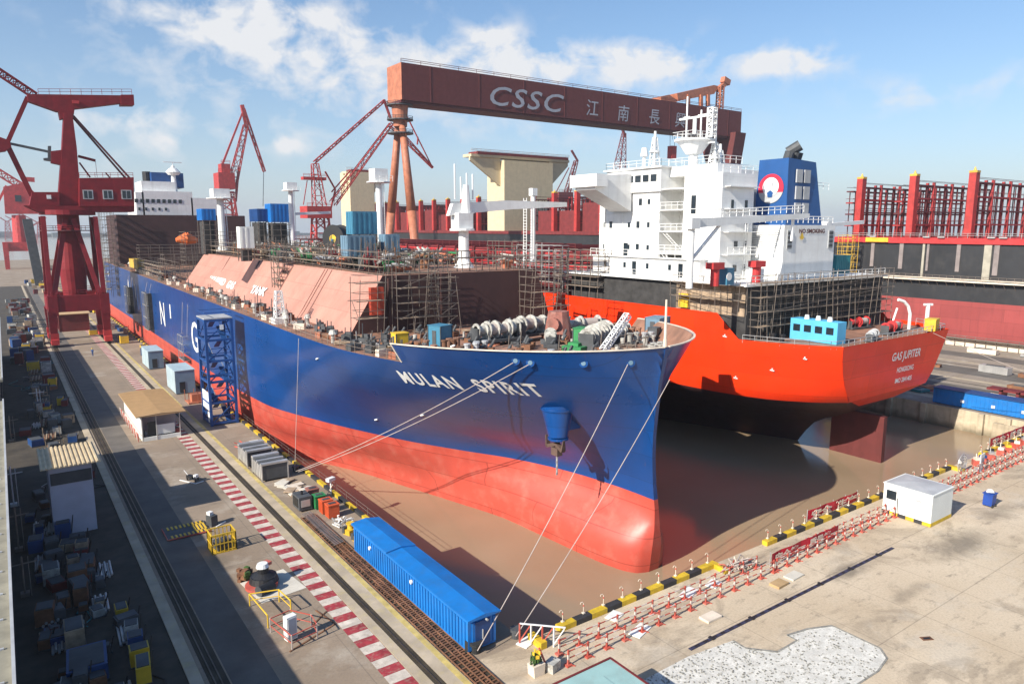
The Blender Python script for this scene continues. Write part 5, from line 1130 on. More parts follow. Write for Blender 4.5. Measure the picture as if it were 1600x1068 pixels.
mat('lashing_red', (.33, .028, .028), .55, var=.2, streak=.2)
def lashing(name, label, Y, X0=SX, ln=46, h=13.2, z=25.4, tall=True, group='lashing bridges of the container ships'):
    t = thing(name, label, 'lashing bridge', (X0, Y, z), 0, group)
    if tall:
        b = MB(M('far_red'), M('crane_yellow')); b.box(-.1, 1.9, -.8, .8, 0, h+2.2); b.k = 1; b.box(0, 1.8, -.9, .9, h+2.2, h+2.7); b.tube((.9,0,h+2.7),(.9,0,h+3.6),.4,8,.1); b.build('tower', t, local=True)
    b = MB(M('lashing_red'), M('maroon_dark'))
    for k in range(int(ln/3.4)+1):
        x = 3+k*3.4; big = k % 3 == 2; b.k = 0 if big else 1
        for y in (-.7, .9): b.bar((x, y, 0), (x, y, h+(.8 if big else -.3)), .6 if big else .2)
        if big: b.bar((x-1.3, -.7, 0), (x, -.7, h*.7), .25); b.bar((x+1.3, -.7, 0), (x, -.7, h*.7), .25)
    for i, z_ in enumerate((h*.25, h*.5, h*.75, h)):
        b.k = i % 2
        b.box(1.5, ln, -.9, 1.1, z_-.25, z_+.12)
        for y in (-.9, 1.1): b.bar((1.5, y, z_+1.1), (ln, y, z_+1.1), .1)
    b.build('frame', t, local=True); return t
la = lashing('lashing_bridge', 'red lashing bridge of the black ship, second tower from the left', 92.4)
lash_lab = ['leftmost red lashing tower of the black ship', 'red lashing bridge of the black ship, third tower from the left', 'red lashing bridge cut by the right frame edge']
for y, l_ in ((106.2, 0), (78.6, 1), (64.8, 2)): dup(la, (SX, y, 25.4), label=lash_lab[l_])
l2 = lashing('lashing_bridge', 'shorter red lashing frame behind the first tower of the black ship', 99.3, X0=SX+6, ln=38, h=12.6, tall=False)
for k, (y, l_) in enumerate(((113.0, 'low red lashing frame visible beside the blue funnel'),)): dup(l2, (SX+6, y, 25.4), label=l_)
c2_ = thing('container_ship', 'far container ship behind the blue ship, maroon lashing bridges along its deck', 'ship', (SX+24, 330, -8))
b = MB(M('hull_faded_red'), M('hull_black')); b.box(SX, SX+48, 160, 480, -10, 10); b.k = 1; b.box(SX, SX+48, 160, 480, 10, 25); b.build('hull', c2_)
b = MB(M('maroon'), M('crane_red_light')); b.box(SX-.5, SX+48, 160, 480, 25, 26.4); b.k = 1
b.build('coaming', c2_)
FLG = 'maroon lashing bridges of the far container ship'
ys_ = [165+14.6*k for k in range(21)]
l3 = None
for y in ys_:
    if 262 < y < 290: continue
    lab = 'maroon lashing bridge in the row on the far container ship'
    if l3 is None: l3 = lashing('lashing_bridge', lab, y, h=13.5, z=26.4, group=FLG)
    else: dup(l3, (SX, y, 26.4), label=lab)
# stacks of hatch covers between the bridges read as one maroon wall
for y in ys_[:-1]:
    if 250 < y < 300: continue
    b = MB(M('maroon')); b.box(SX+2, SX+44, y+2.5, y+12.5, 26.4, 26.4+rnd.uniform(7, 11.5)); b.build('hatch_stack', c2_)
BE = M('beige')
def block(label, Y, pl, pr, ptop, wl, wr, wtop, depth=14, ship=None, zb=26.4):
    a = PY(pl, ptop, Y); c = PY(pr, ptop, Y); t = thing('accommodation_block', label, 'deckhouse', ((a.x+c.x)/2, Y, zb))
    b = MB(BE, M('window')); b.box(a.x, c.x, Y, Y+depth, zb, a.z); b.build('house', t)
    l = PY(wl, wtop, Y); r_ = PY(wr, wtop, Y); b = MB(BE, M('maroon'), M('galv'))
    th = .6
    b.box(l.x, r_.x, Y+2, Y+9, l.z-2.6, l.z-1.4)
    for x, s_ in ((a.x, -1), (c.x, 1)):
        e = l.x if s_ < 0 else r_.x
        b.prism([(x, Y+3, l.z-2.6), (e, Y+3, l.z-2.6), (e, Y+3, l.z-4.2), (x, Y+3, l.z-15)] if s_ > 0 else [(x, Y+3, l.z-15), (e, Y+3, l.z-4.2), (e, Y+3, l.z-2.6), (x, Y+3, l.z-2.6)], (0, 1.0, 0))
    b.k = 1; b.box(l.x+3, r_.x-1, Y+1.5, Y+9, l.z-1.4, l.z-.2); b.k = 2; b.rail([(l.x,Y+2,l.z-.6),(r_.x,Y+2,l.z-.6)], 1.4, 2.5, .1); b.build('bridge_wing', t)
    return t
block('large beige wheelhouse block with flared wings rising over the hose crane jib', 273, 788, 864, 250, 740, 894, 234)
block('smaller beige block partly hidden behind the tall luffing crane', 395, 546, 584, 268, 543, 604, 263)
# ---------------------------------------------------------------- long blue workshop containers by the water
wk = thing('workshop_container', 'long bright blue container workshop at the dock edge in the foreground', 'container', (24.2, 47, 0))
b = MB(M('blue_box')); b.box(23.0, 25.2, 37.4, 56.2, .12, 2.35)
for y in np.arange(37.7, 56, .42): b.box(22.93, 22.99, y, y+.2, .3, 2.15)
for x in np.arange(23.3, 25, .42): b.box(x, x+.2, 37.33, 37.39, .3, 2.1)
b.build('body', wk)
b = MB(M('blue_box')); b.prism([(22.85,37.15,2.35),(25.5,37.15,2.35),(25.5,37.15,2.42),(24.2,37.15,2.62),(22.85,37.15,2.47)], (0, 12.2, 0)); b.prism([(22.85,49.4,2.42),(25.5,49.4,2.42),(25.5,49.4,2.5),(24.2,49.4,2.72),(22.85,49.4,2.55)], (0, 7.0, 0)); b.build('roof', wk)
for y, z in ((52.6, 1.7), (45.2, 1.85)):
    b = MB(M('white_paint')); b.tube((22.93,y,z), (22.8,y,z), .16, 10); b.build('lamp', wk)
b = MB(M('blue_dark'), M('galv')); b.box(23.5, 24.7, 37.28, 37.33, .3, 2.1); b.k = 1; b.box(24.05, 24.1, 37.2, 37.28, .8, 1.5); b.tube((24.3,37.2,2.2),(24.3,37.0,2.2),.08,8); b.build('door', wk)
bw = thing('site_fence', 'long blue container wall on the far dock edge at the right border', 'fence', (121.6, 42, 0))
b = MB(M('blue_box'), M('galv'))
b.box(121.0, 123.4, 27, 52.7, .15, 2.5)
for y in np.arange(27.2, 52.6, .6): b.box(120.93, 120.99, y, y+.3, .3, 2.2)
b.build('body', bw); b = MB(M('blue_dark')); b.box(120.8, 123.6, 26.9, 52.8, 2.5, 2.62); b.build('roof', bw)
for y in (48.3, 44.0, 40.0, 36.5): b = MB(M('white_paint')); b.rbox(120.85, y, 1.1, .12, .5, .4); b.build('sign_plate', bw)
# ---------------------------------------------------------------- white cabin
wc_ = thing('guard_cabin', 'white cabin with one window on a yellow and black base near the dock kerb', 'cabin', (71.5, 31.5, 0))
X0, X1, Y0, Y1 = 69.4, 73.6, 29.4, 34.0
b = MB(M('cabin_wall')); b.box(X0, X1, Y0, Y1, .35, 3.05)
b.build('wall', wc_, bevel=.03)
b = MB(M('cabin_wall'), M('grey_paint')); b.box(X0-.06, X1+.06, Y0-.06, Y1+.06, 3.05, 3.14); b.k = 1; b.add([(X0+.1,Y0+.1,3.15),(X1-.1,Y0+.1,3.15),(X1-.1,Y1-.1,3.15),(X0+.1,Y1-.1,3.15),((X0+X1)/2,(Y0+Y1)/2+.5,3.30)], [(0,1,4),(1,2,4),(2,3,4),(3,0,4)]); b.build('roof', wc_)
b = MB(M('kerb_yellow'), M('kerb_black'))
for k in range(6): b.k = k % 2; y = Y0-.02+k*(Y1-Y0+.04)/6; b.box(X0-.03, X1+.03, y, y+(Y1-Y0+.04)/6, .02, .35)
b.build('base', wc_)
b = MB(M('window'), M('white_paint'), M('rubber')); b.k = 1; b.box(X0-.05, X0-.005, 32.6, 33.75, 1.5, 2.6); b.k = 0; b.box(X0-.07, X0-.055, 32.7, 33.65, 1.6, 2.5); b.k = 2; b.tube((X0-.06,32.6,1.9), (X0-.06,32.4,.35), .035, 5); b.build('window', wc_)
b = MB(M('grey_paint')); b.box(X0-.05, X0-.01, 30.4, 30.9, 2.15, 2.3); b.build('lamp', wc_)
c = PZ(1545, 790); bi = thing('waste_bin', 'blue waste bin holding a white sack on the open concrete right of the cabin', 'bin', c)
b = MB(M('blue_dark'), M('black')); mat('bin_blue', (.015, .06, .30), .45); b.mats[0] = M('bin_blue'); b.prism([(-.45,-.4,.15),(.45,-.4,.15),(.5,-.45,1.35),(-.5,-.45,1.35)], (0, .85, 0)); b.box(-.58, .58, -.52, .5, 1.35, 1.43); b.k = 1
for x in (-.35, .35): b.tube((x,-.5,.15),(x,-.38,.15),.15,10)
b.build('body', bi, local=True); b = MB(M('white_paint')); b.tube((0,0,1.43),(.1,.05,1.75),.42,9,.2); b.rbox(.1,.1,1.5,.6,.5,.2,.4); b.build('sack', bi, local=True)
# ---------------------------------------------------------------- south quay barriers
mat('barrier_red', (.50, .09, .06), .6, var=.2, dirt=(.5, .4, .33), dirt_amt=.3); mat('barrier_white', (.62, .52, .46), .6, var=.15)
def fence_row(label, x0, x1, y, step=1.75, z=0, h=1.05, group='red and white barriers on the dock head'):
    t = thing('safety_fence', label, 'fence', ((x0+x1)/2, y, z), 0, group); n = max(1, round((x1-x0)/step)); rm = MB(M('barrier_red'), M('barrier_white'))
    for hh in (h*.95, h*.5):
        for i in range(n*3):
            rm.k = i % 2; a = x0+(x1-x0)*i/(n*3); b_ = x0+(x1-x0)*(i+1)/(n*3); rm.bar((a, y, hh), (b_, y, hh), .06)
    rm.build('rail', t); src = None
    for i in range(n+1):
        x = x0+(x1-x0)*i/n-(x0+x1)/2
        if src is None:
            b = MB(M('barrier_red'), M('barrier_white')); b.box(-.22, .22, -.2, .2, 0, .12); b.box(-.07, .07, -.05, .05, .12, .45); b.k = 1; b.box(-.06, .06, -.05, .05, .45, .78); b.k = 0; b.box(-.06, .06, -.05, .05, .78, h+.05); b.bar((0,0,.1),(.35,-.3,.02),.06); src = b.build('post', t, local=True); src.location = (x, 0, 0)
        else: c = src.copy(); col.objects.link(c); c.parent = t; c.location = (x, 0, 0)
    return t
fence_row('front red and white barrier row before the kerb at the bow', 27.6, 49.5, 32.55)
fence_row('rear red and white barrier row before the kerb at the bow', 27.9, 49.0, 33.85, 1.8)
fence_row('red and white barrier row between the red banner and the white cabin', 50.0, 69.0, 32.6, 1.5)
fence_row('second barrier row left of the white cabin', 55.5, 69.0, 33.5, 1.5)
fence_row('front red and white barrier row right of the white cabin', 74.5, 112, 32.3, 1.5)
fence_row('rear red and white barrier row right of the white cabin', 75.0, 112, 33.5, 1.5)
hp = None; HG = 'hooked posts along the yellow and black kerb'; hl_ = 'thin white hooked post standing on the kerb at the water'
for k, x in enumerate(list(np.arange(30.2, 46, 1.95))+list(np.arange(54, 88.6, 1.9))+list(np.arange(97.5, 118, 2.0))):
    if hp is None:
        b = MB(M('cream'), M('barrier_red')); b.tube((0,0,0),(0,0,.8),.028,6); b.pipe([(0,0,.8),(-.1,.02,.92),(-.24,.04,.9),(-.28,.05,.78)], .022, 5); b.rbox(0,0,.05,.2,.2,.1); b.k = 1; b.tube((0,0,.55),(0,0,.7),.045,6)
        hp = b.build('hook_post', label=hl_, cat='post', group=HG, local=True); hp.location = (x, 36.3, .38)
    else: c = hp.copy(); col.objects.link(c); c.location = (x, 36.3, .38)
for k, (x, r_) in enumerate(((28.6, .2), (45.6, -.2), (52.2, .3))):
    pass
def banner(label, x0, x1, y, z, h, txt):
    t = thing('safety_banner', label, 'banner', ((x0+x1)/2, y, z)); b = MB(M('red_sign'), M('cream')); n = 14; 
    for i in range(n):
        a = x0+(x1-x0)*i/n; c = x0+(x1-x0)*(i+1)/n; w = lambda q: y+.06*math.sin(q*2.1); b.add([(a,w(a),z+.05),(c,w(c),z+.05),(c,w(c),z+h),(a,w(a),z+h)], [(0,1,2,3)])
    b.build('cloth', t); v, f = text_bm(txt, h*.8, bold=.03); xm = max(p[0] for p in v); b = MB(M('cream')); b.add([(x0+.4+p[0]*(x1-x0-.8)/xm, y-.1, z+.2*h+p[1]) for p in v], f); b.build('lettering', t)
    b = MB(M('galv'))
    for i in range(5): x = x0+(x1-x0)*i/4; b.tube((x,y+.08,0),(x,y+.08,z+h+.1),.04,6)
    b.build('post', t)
banner('red banner with pale lettering standing behind the kerb in the middle', 60.6, 69.4, 36.55, .35, 1.0, '安全  生产')
banner('long red banner on the barrier row left of the white cabin', 50.2, 60.4, 33.3, .15, 1.0, '安全第一  质量第一')
banner('red banner on the kerb at the far right border', 100.5, 116, 36.5, .4, 1.1, '安全  质量  生产')
def slabs(label, x, y, sx, sy, sz, m, rz=0, name='concrete_slab', cat='slab'): b = MB(M(m)); b.rbox(x, y, sz/2, sx, sy, sz, rz); b.build(name, label=label, cat=cat, bevel=.02)
c = PZ(1110, 965); slabs('pale slab lying alone in front of the barriers', c.x, c.y, 1.5, .9, .18, 'cream')
c = PZ(1217, 913); slabs('yellowish slab left of the pale one behind the gutter', c.x, c.y, 1.4, .9, .2, 'tan_tarp', .05)
c = PZ(1240, 900); slabs('pale slab beside the yellowish one behind the gutter', c.x, c.y, 1.6, .9, .14, 'pale_slab', .05)
for k, (px, py, l_) in enumerate(((960, 962, 'white plate near the kerb left part'), (1076, 926, 'large white sheet behind the barriers at the kerb corner'), (1115, 912, 'white sheet nearest the yellow kerb corner'), (1000, 985, 'white plate among the front barriers'), (823, 1003, 'white plate beside the lattice barrier at the corner'))):
    c = PZ(px, py); slabs(l_, c.x, c.y, 1.3+.5*(k % 2), .9, .08, 'white_paint', .3, 'plate', 'plate')
c = PZ(1448, 997); b = MB(M('rust'), M('black')); b.rbox(c.x, c.y, .015, .8, .42, .03, -.5); b.k = 1; b.rbox(c.x, c.y, .035, .5, .2, .012, -.5); b.build('drain_cover', label='rusty drain cover in the open concrete at lower right', cat='drain cover')
# tangle at the gate recess
for k, (px, py, m_, l_) in enumerate(((1140, 892, 'barrier_red', 'red tangled hose and barrier heap in the kerb gap'), (1158, 886, 'cream', 'pale bundled net in the kerb gap'), (1535, 728, 'galv', 'round wire net leaning at the kerb end on the right'))):
    c = PZ(px, py); b = MB(M(m_), M('rope'))
    if k < 2:
        for i in range(12): b.k = i % 2; b.pipe([c+Vector((rnd.uniform(-1.3,1.3), rnd.uniform(-.6,.6), rnd.uniform(.05,.9))) for _ in range(3)], .05, 5)
    else:
        for i in range(3): r_ = 1.1-.3*i; b.pipe([c+Vector((-4.5+r_*math.cos(R(a_)), .4, 1.1+r_*math.sin(R(a_)))) for a_ in range(0, 361, 24)], .05, 5)
        for a_ in range(0, 180, 30): b.bar(c+Vector((-4.5-1.1*math.cos(R(a_)), .4, 1.1-1.1*math.sin(R(a_)))), c+Vector((-4.5+1.1*math.cos(R(a_)), .4, 1.1+1.1*math.sin(R(a_)))), .04)
    b.build('hose_heap' if k < 2 else 'wire_net', label=l_, cat='heap' if k < 2 else 'net')
c = PZ(1533, 735); b = MB(M('white_paint'), M('sign_silver')); b.rbox(c.x, c.y, 1.1, 1.4, .08, 1.9, .1); b.k = 1; b.rbox(c.x, c.y-.05, 1.2, 1.0, .03, .8, .1); b.rbox(c.x, c.y+.2, .1, 1.2, .6, .2, .1); b.build('notice_board', label='white notice board standing at the kerb end on the right', cat='sign')
for k in range(9):
    x = 92+k*2.3+rnd.random(); b = MB(M('barrier_red'), M(rnd.choice(('blue_dark', 'cream', 'galv', 'yellow')))); b.rbox(x, 34.9, .3, 1.0, .8, .6, rnd.random()); b.k = 1; b.rbox(x+.2, 34.9, .75, .6, .6, .3, rnd.random()); b.bar((x-.4, 34.7, .1), (x+.3, 35.1, 1.3), .07)
    b.build('work_gear', label='small heap of work gear behind the right hand barriers', cat='gear', group='work gear by the dock gate')
# planter, corner bits, teal roof
c = PZ(838, 1052); pl = thing('planter', 'pale concrete planter with a yellow topped green plant at the dock corner', 'planter', c); b = MB(M('cream')); b.prism([(-.4,-.35,0),(.4,-.35,0),(.45,-.35,.75),(-.45,-.35,.75)], (0, .7, 0)); b.build('pot', pl, local=True)
b = MB(M('foliage'), M('yellow'))
for i in range(60): b.k = 0 if i < 52 else 1; a_ = rnd.random()*6.3; r_ = rnd.random()*.4; z = rnd.uniform(.75, 1.3) if b.k == 0 else rnd.uniform(1.3, 1.6); b.rbox(r_*math.cos(a_), r_*math.sin(a_), z, .16, .05, .22, rnd.random()*3)
b.build('plant', pl, local=True)
fr = MB(M('barrier_red'), M('white_paint')); c = PZ(812, 1005); 
for i in range(4): fr.k = i % 2; fr.bar(c+Vector((i*.55, -i*.55, 0)), c+Vector((i*.55, -i*.55, 1.5)), .09); fr.bar(c+Vector((i*.55, -i*.55, .2)), c+Vector((i*.55+.5, -i*.55-.5, 1.4)), .07)
fr.bar(c+Vector((0,0,1.5)), c+Vector((2.2,-2.2,1.5)), .08); fr.build('folding_barrier', label='folding red and white lattice barrier at the dock corner', cat='barrier')
b = MB(M('winch_white'), M('barrier_red')); c = PZ(863, 1045); b.rbox(c.x, c.y, .3, .9, .7, .6, .3); b.k = 1; b.bar(c+Vector((-.3,0,0)), c+Vector((-.7,.5,1.5)), .1); b.build('pump', label='small white pump beside the planter', cat='pump')
tr_ = thing('kiosk_roof', 'kiosk with a pale teal roof and red rim cut by the bottom edge', 'kiosk', (28.6, 25.5, 0)); mat('pale_teal', (.32, .50, .48), .5, var=.1, dirt=(.25,.3,.28), dirt_amt=.3)
z = 2.6; A_ = PZ(862, 1070, z); B_ = PZ(936, 1038, z); C_ = PZ(976, 1064, z); b = MB(M('pale_teal')); x0, x1, y1 = A_.x, C_.x, B_.y
b.box(B_.x-3.4, B_.x+.9, B_.y-4.2, B_.y, z-.02, z+.05); b.k = 0; b.box(B_.x-2.2, B_.x-.6, B_.y-2.2, B_.y-1.0, z+.05, z+.09); b.build('roof', tr_)
b = MB(M('maroon'))
for p, q in (((B_.x-3.5,B_.y+.05,z),(B_.x+1,B_.y+.05,z)), ((B_.x+.95,B_.y,z),(B_.x+.95,B_.y-4.2,z)), ((B_.x-3.45,B_.y,z),(B_.x-3.45,B_.y-4.2,z))): b.bar(p, q, .14, .2)
b.build('rim', tr_); b = MB(M('cabin_wall')); b.box(B_.x-3.2, B_.x+.7, B_.y-4, B_.y-.2, 0, z-.03); b.build('wall', tr_)
b = MB(M('rubber'), M('galv')); c = PZ(744, 1018); b.tube(c, c+Vector((0,0,.55)), .3, 12); b.tube(c+Vector((0,0,.55)), c+Vector((0,0,.75)), .45, 12); b.rbox(c.x-.5, c.y+.3, .4, .25, .25, .9, .4); b.build('bollard', label='black bollard with a rope at the near end of the blue workshop', cat='bollard')
b = MB(M('dark_grey')); c = PZ(806, 995); b.tube(c, c+Vector((0,0,.5)), .3, 12); b.tube(c+Vector((0,0,.5)), c+Vector((0,0,.7)), .42, 12); b.build('bollard', label='dark bollard at the dock corner behind the lattice barrier', cat='bollard')
b = MB(M('dark_grey')); c = PZ(462, 736); b.tube(c, c+Vector((0,0,.5)), .3, 12); b.tube(c+Vector((0,0,.5)), c+Vector((0,0,.7)), .42, 12); b.build('bollard', label='bollard on the left quay where three ropes meet', cat='bollard')
# ---------------------------------------------------------------- mooring ropes
def rope(label, p, q, sag, r=.035, cat='rope', m='rope'):
    p = Vector(p); q = Vector(q); n = 24; pts = []
    for i in range(n+1): f = i/n; pts.append(p.lerp(q, f)-Vector((0,0,sag*4*f*(1-f))))
    b = MB(M(m))
    for a, c in zip(pts[:-1], pts[1:]): b.tube(a, c, r, 6)
    b.build('mooring_rope', label=label, cat=cat)
qb = PZ(462, 736, .5); out_ = Vector((-.3, -.3, 0))
rope('mooring rope from the leftmost bow fairlead to the left quay', mul_h.hit(803, 565)+out_, PZ(468, 714, 1.0) if False else qb, .6)
rope('mooring rope from the second bow fairlead to the left quay', mul_h.hit(827, 568)+out_, qb+Vector((.2,-.3,0)), .6)
rope('slack line hanging down the blue hull to the left quay', mul_h.hit(470, 528)+Vector((-.25,0,0)), qb+Vector((0,.3,0)), 0, .03)
rope('mooring rope from the bow fairlead to the bollard by the blue workshop', mul_h.hit(981, 568)+out_*.6, PZ(746, 1016, .5), .5)
rope('mooring rope from the bow tip to the bollard at the dock corner', mul_h.hit(1046, 592)+out_*.6, PZ(806, 993, .5), .5)
rope('stern line of the orange ship running to the right dock side', PZ(1458, 520, 14.3), Vector((123, 24, 3.2)), .8)
# ---------------------------------------------------------------- left quay
hut = thing('work_hut', 'open fronted work hut with a broad tan roof beside the painted strip', 'hut', (15.6, 110, 0)); zr = 3.5
r0 = [PZ(x, y, zr) for x, y in ((180,611),(256,607),(283,640),(214,652))]
hx0, hx1, hy0, hy1 = 12.6, 18.7, 102.6, 119.5
b = MB(M('tan_roof')); b.prism([(hx0,hy0,zr-.15),(hx1,hy0,zr-.15),(hx1,hy0,zr-.05),((hx0+hx1)/2,hy0,zr+.12),(hx0,hy0,zr-.05)], (0, hy1-hy0, 0))
for y in np.arange(hy0, hy1, .5): b.bar((hx0,y,zr-.02),((hx0+hx1)/2,y,zr+.15),.06); b.bar(((hx0+hx1)/2,y,zr+.15),(hx1,y,zr-.02),.06)
b.build('roof', hut)
b = MB(M('cabin_wall')); b.box(13.2, 13.35, 103, 119, 0, zr-.2); b.build('wall', hut)
b = MB(M('hut_wall'), M('window'), M('maroon'), M('cabin_wall')); b.box(13.4, 17.9, 106, 106.15, 0, zr-.2); b.k = 3; b.box(15, 17.3, 103.3, 103.5, .6, 1.9); b.k = 1; b.box(14, 15, 103.5, 103.6, .4, 2.4); b.k = 2; b.box(17.3, 17.9, 103.2, 103.6, .1, 1.0); b.k = 3; b.box(13.4, 17.9, 102.9, 103.1, 0, .5)
for i in range(6): b.k = i % 4; b.rbox(14+i*.7, 104.6, .5, .5, .6, 1.0, i)
b.build('counter', hut); b = MB(M('galv'))
for x, y in ((13.3,103),(15.0,102.9),(17.9,103),(17.9,108),(17.9,113),(17.9,119),(13.3,119)): b.tube((x,y,0),(x,y,zr-.15),.06,6)
b.build('post', hut)
b = MB(M('barrier_red'), M('barrier_white'))
for i in range(14): y = 103+i*1.25; b.k = i % 2; b.bar((12.75,y,.05),(12.75,y,1.15),.1); b.bar((12.75,y,1.05),(12.75,y+1.2,1.05),.08); b.bar((12.75,y,.1),(12.75,y+1.2,1.0),.06)
b.build('side_barrier', hut)
# stair tower
tw = thing('stair_tower', 'tall dark blue steel stair tower with a grey roof against the blue hull', 'tower', (24.3, 107.5, 0)); tx0, tx1, ty0, ty1 = 22.5, 26.0, 105.5, 110.0
b = MB(M('tower_blue'))
for x in (tx0, tx1):
    for y in (ty0, ty1): b.bar((x,y,0),(x,y,15.2),.35)
for z in (.3, 3.3, 6.3, 9.3, 12.3, 15.1):
    for p, q in (((tx0,ty0),(tx1,ty0)),((tx1,ty0),(tx1,ty1)),((tx1,ty1),(tx0,ty1)),((tx0,ty1),(tx0,ty0))): b.bar((p[0],p[1],z),(q[0],q[1],z),.28); b.bar((p[0],p[1],z+1.1),(q[0],q[1],z+1.1),.09)
    if z < 15:
        b.bar((tx0,ty0,z),(tx1,ty0,z+3),.14); b.bar((tx0,ty1,z),(tx0,ty0,z+3),.14); b.bar((tx1,ty0,z),(tx1,ty1,z+3),.14)
b.build('frame', tw)
b = MB(M('blue_dark'), M('galv'))
for k, z in enumerate((.3, 3.3, 6.3, 9.3, 12.3)):
    b.k = 0; b.box(tx0+.1, tx1-.1, ty0+.1, ty0+1.1, z-.06, z); x = tx0+.9 if k % 2 else tx1-.9
    b.bar((x, ty0+.8, z), (x, ty1-.8, z+1.5), .7, .1); b.bar((x+(1.2 if k % 2 else -1.2), ty1-.8, z+1.5), (x+(1.2 if k % 2 else -1.2), ty0+.8, z+3), .7, .1); b.k = 1; b.bar((x, ty0+.8, z+1), (x, ty1-.8, z+2.5), .06)
b.build('stair', tw); b = MB(M('grey_paint')); b.box(tx0-.15, tx1+.15, ty0-.15, ty1+.15, 15.3, 15.45); b.build('roof', tw)
b = MB(M('white_paint')); b.box(tx0-.12, tx0-.04, ty0+.3, ty1-.4, 2.2, 4.8); b.box(tx0-.12, tx0-.04, ty0+.2, ty0+1.5, .1, 1.9); b.rbox((tx0+tx1)/2+.4, ty0-.1, 14.1, .5, .06, .7); b.build('sign_plate', tw)
mat('pale_blue', (.38, .48, .52), .55, var=.15, streak=.2)
def cab(label, x0, x1, y0, y1, h, m='hut_blue', m2='pale_blue'):
    t = thing('site_cabin', label, 'cabin', ((x0+x1)/2, (y0+y1)/2, 0)); b = MB(M(m), M(m2)); b.box(x0, x1, y0, y1, .1, h); b.k = 1
    b.box(x0-.06, x0-.01, y0, y1, .2, h-.05); b.build('wall', t, bevel=.02)
    b = MB(M(m2)); b.box(x0-.1, x1+.1, y0-.1, y1+.1, h, h+.1); b.build('roof', t); b = MB(M('window')); b.box(x0+.6, x0+1.5, y0-.05, y0-.01, .3, 2.1); b.build('door', t)
cab('grey blue site cabin with a white side nearest the stair tower', 22.3, 25.4, 129.5, 137, 4.0)
cab('grey blue site cabin behind the other one along the hull', 22.3, 25.0, 156, 164, 3.6)
for k, (y, l_) in enumerate(((84.0, 'rack of grey switch cabinets farther from the camera on the quay'), (78.2, 'rack of grey switch cabinets nearer the camera on the quay'))):
    t = thing('switch_cabinet', l_, 'cabinet', (23.2, y+2.0, 0)); b = MB(M('dark_grey'), M('galv')); b.box(21.6, 24.4, y, y+3.8, .2, 1.9); b.k = 1
    for i in range(6): b.box(21.52, 21.58, y+.1+i*.62, y+.55+i*.62, .3, 1.8)
    b.box(21.5, 24.5, y-.1, y+.5, 1.9, 2.1); b.box(21.5, 24.5, y+3.2, y+3.9, 1.9, 2.1); b.box(21.5, 24.5, y+1.6, y+2.0, 1.9, 2.05)
    for x in (21.55, 24.45): b.bar((x,y,0),(x,y,2.1),.12); b.bar((x,y+3.8,0),(x,y+3.8,2.1),.12)
    b.build('cabinet', t)
b = MB(M('cabin_wall'), M('barrier_red')); b.rbox(23.9, 89.2, .8, 1.1, 1.1, 1.6); b.k = 1
for i in range(8): b.pipe([(22.2+rnd.random()*1.4, 89+rnd.random()*4, .1+rnd.random()*.9) for _ in range(3)], .07, 5)
b.build('pump_unit', label='white tank with red hoses by the switch cabinets', cat='pump')
b = MB(M('orange_steel'), M('galv')); b.box(22.6, 25.5, 121, 124, 0, .2)
for x in (22.6, 24, 25.5): b.bar((x,121,0),(x,121,1.9),.1); b.bar((x,124,0),(x,124,1.9),.1)
b.bar((22.6,121,1.8),(25.5,121,1.8),.1); b.rbox(24,122.5,.8,1.6,1.6,1.2); b.build('equipment_frame', label='orange framed equipment beside the stair tower foot', cat='frame')
mat('bin_red', (.62, .10, .03), .55, var=.15)
for k, (x, y, m_, l_) in enumerate(((24.3, 64.6, 'bin_red', 'orange red gas bottle crate nearest the blue workshop'), (24.2, 66.0, 'bin_red', 'orange red crate between its twin and the green crate'), (24.1, 67.6, 'green', 'green crate in the row of red crates on the quay'), (24.2, 69.8, 'primer_block', 'faded red crate at the far end of the crate row'))):
    b = MB(M(m_), M('dark_grey')); b.box(x-.55, x+.55, y-.5, y+.5, .08, 1.3)
    for yy in (-.3, 0, .3): b.box(x-.6, x-.55, y+yy-.08, y+yy+.08, .15, 1.25)
    b.box(x-.6, x+.6, y-.55, y+.55, 1.3, 1.38); b.k = 1; b.box(x-.35, x+.35, y-.2, y+.2, 1.38, 1.44); b.build('crate', label=l_, cat='crate')
b = MB(M('dark_grey'), M('black'), M('galv')); b.box(22.0, 23.3, 67.4, 69.4, .15, 1.5); b.k = 1; b.box(21.95, 22.0, 67.7, 69.1, .4, 1.3); b.tube((22.6,68.3,1.5),(22.6,68.3,1.9),.12,8); b.k = 2; b.box(22.2, 23.1, 67.35, 67.39, .5, 1.2); b.build('generator', label='dark generator standing left of the crate row', cat='generator')
for k, (x, y, l_) in enumerate(((24.2, 59.9, 'yellow capstan unit farther from the blue workshop end'), (24.3, 58.1, 'yellow capstan unit touching the blue workshop end'))):
    b = MB(M('yellow'), M('dark_grey')); b.rbox(x, y, .25, 1.0, .9, .5, .3); b.tube((x,y,.5),(x,y,.95),.3,12,.22); b.tube((x,y,.95),(x,y,1.05),.4,12); b.k = 1; b.rbox(x-.5, y+.2, .4, .3, .3, .6, .3); b.build('capstan', label=l_, cat='capstan')
b = MB(M('galv'), M('white_paint'))
for i in range(26): b.k = i % 2; p = Vector((23.6+rnd.random()*1.3, 61+rnd.random()*2.3, .1+rnd.random()*.5)); b.bar(p, p+Vector((rnd.uniform(-.6,.6), rnd.uniform(-.6,.6), rnd.uniform(-.05,.3))), .1)
b.build('scrap_heap', label='pale scrap heap between the crates and the yellow capstans', cat='heap')
b = MB(M('cream'), M('plank'), M('pale_slab'))
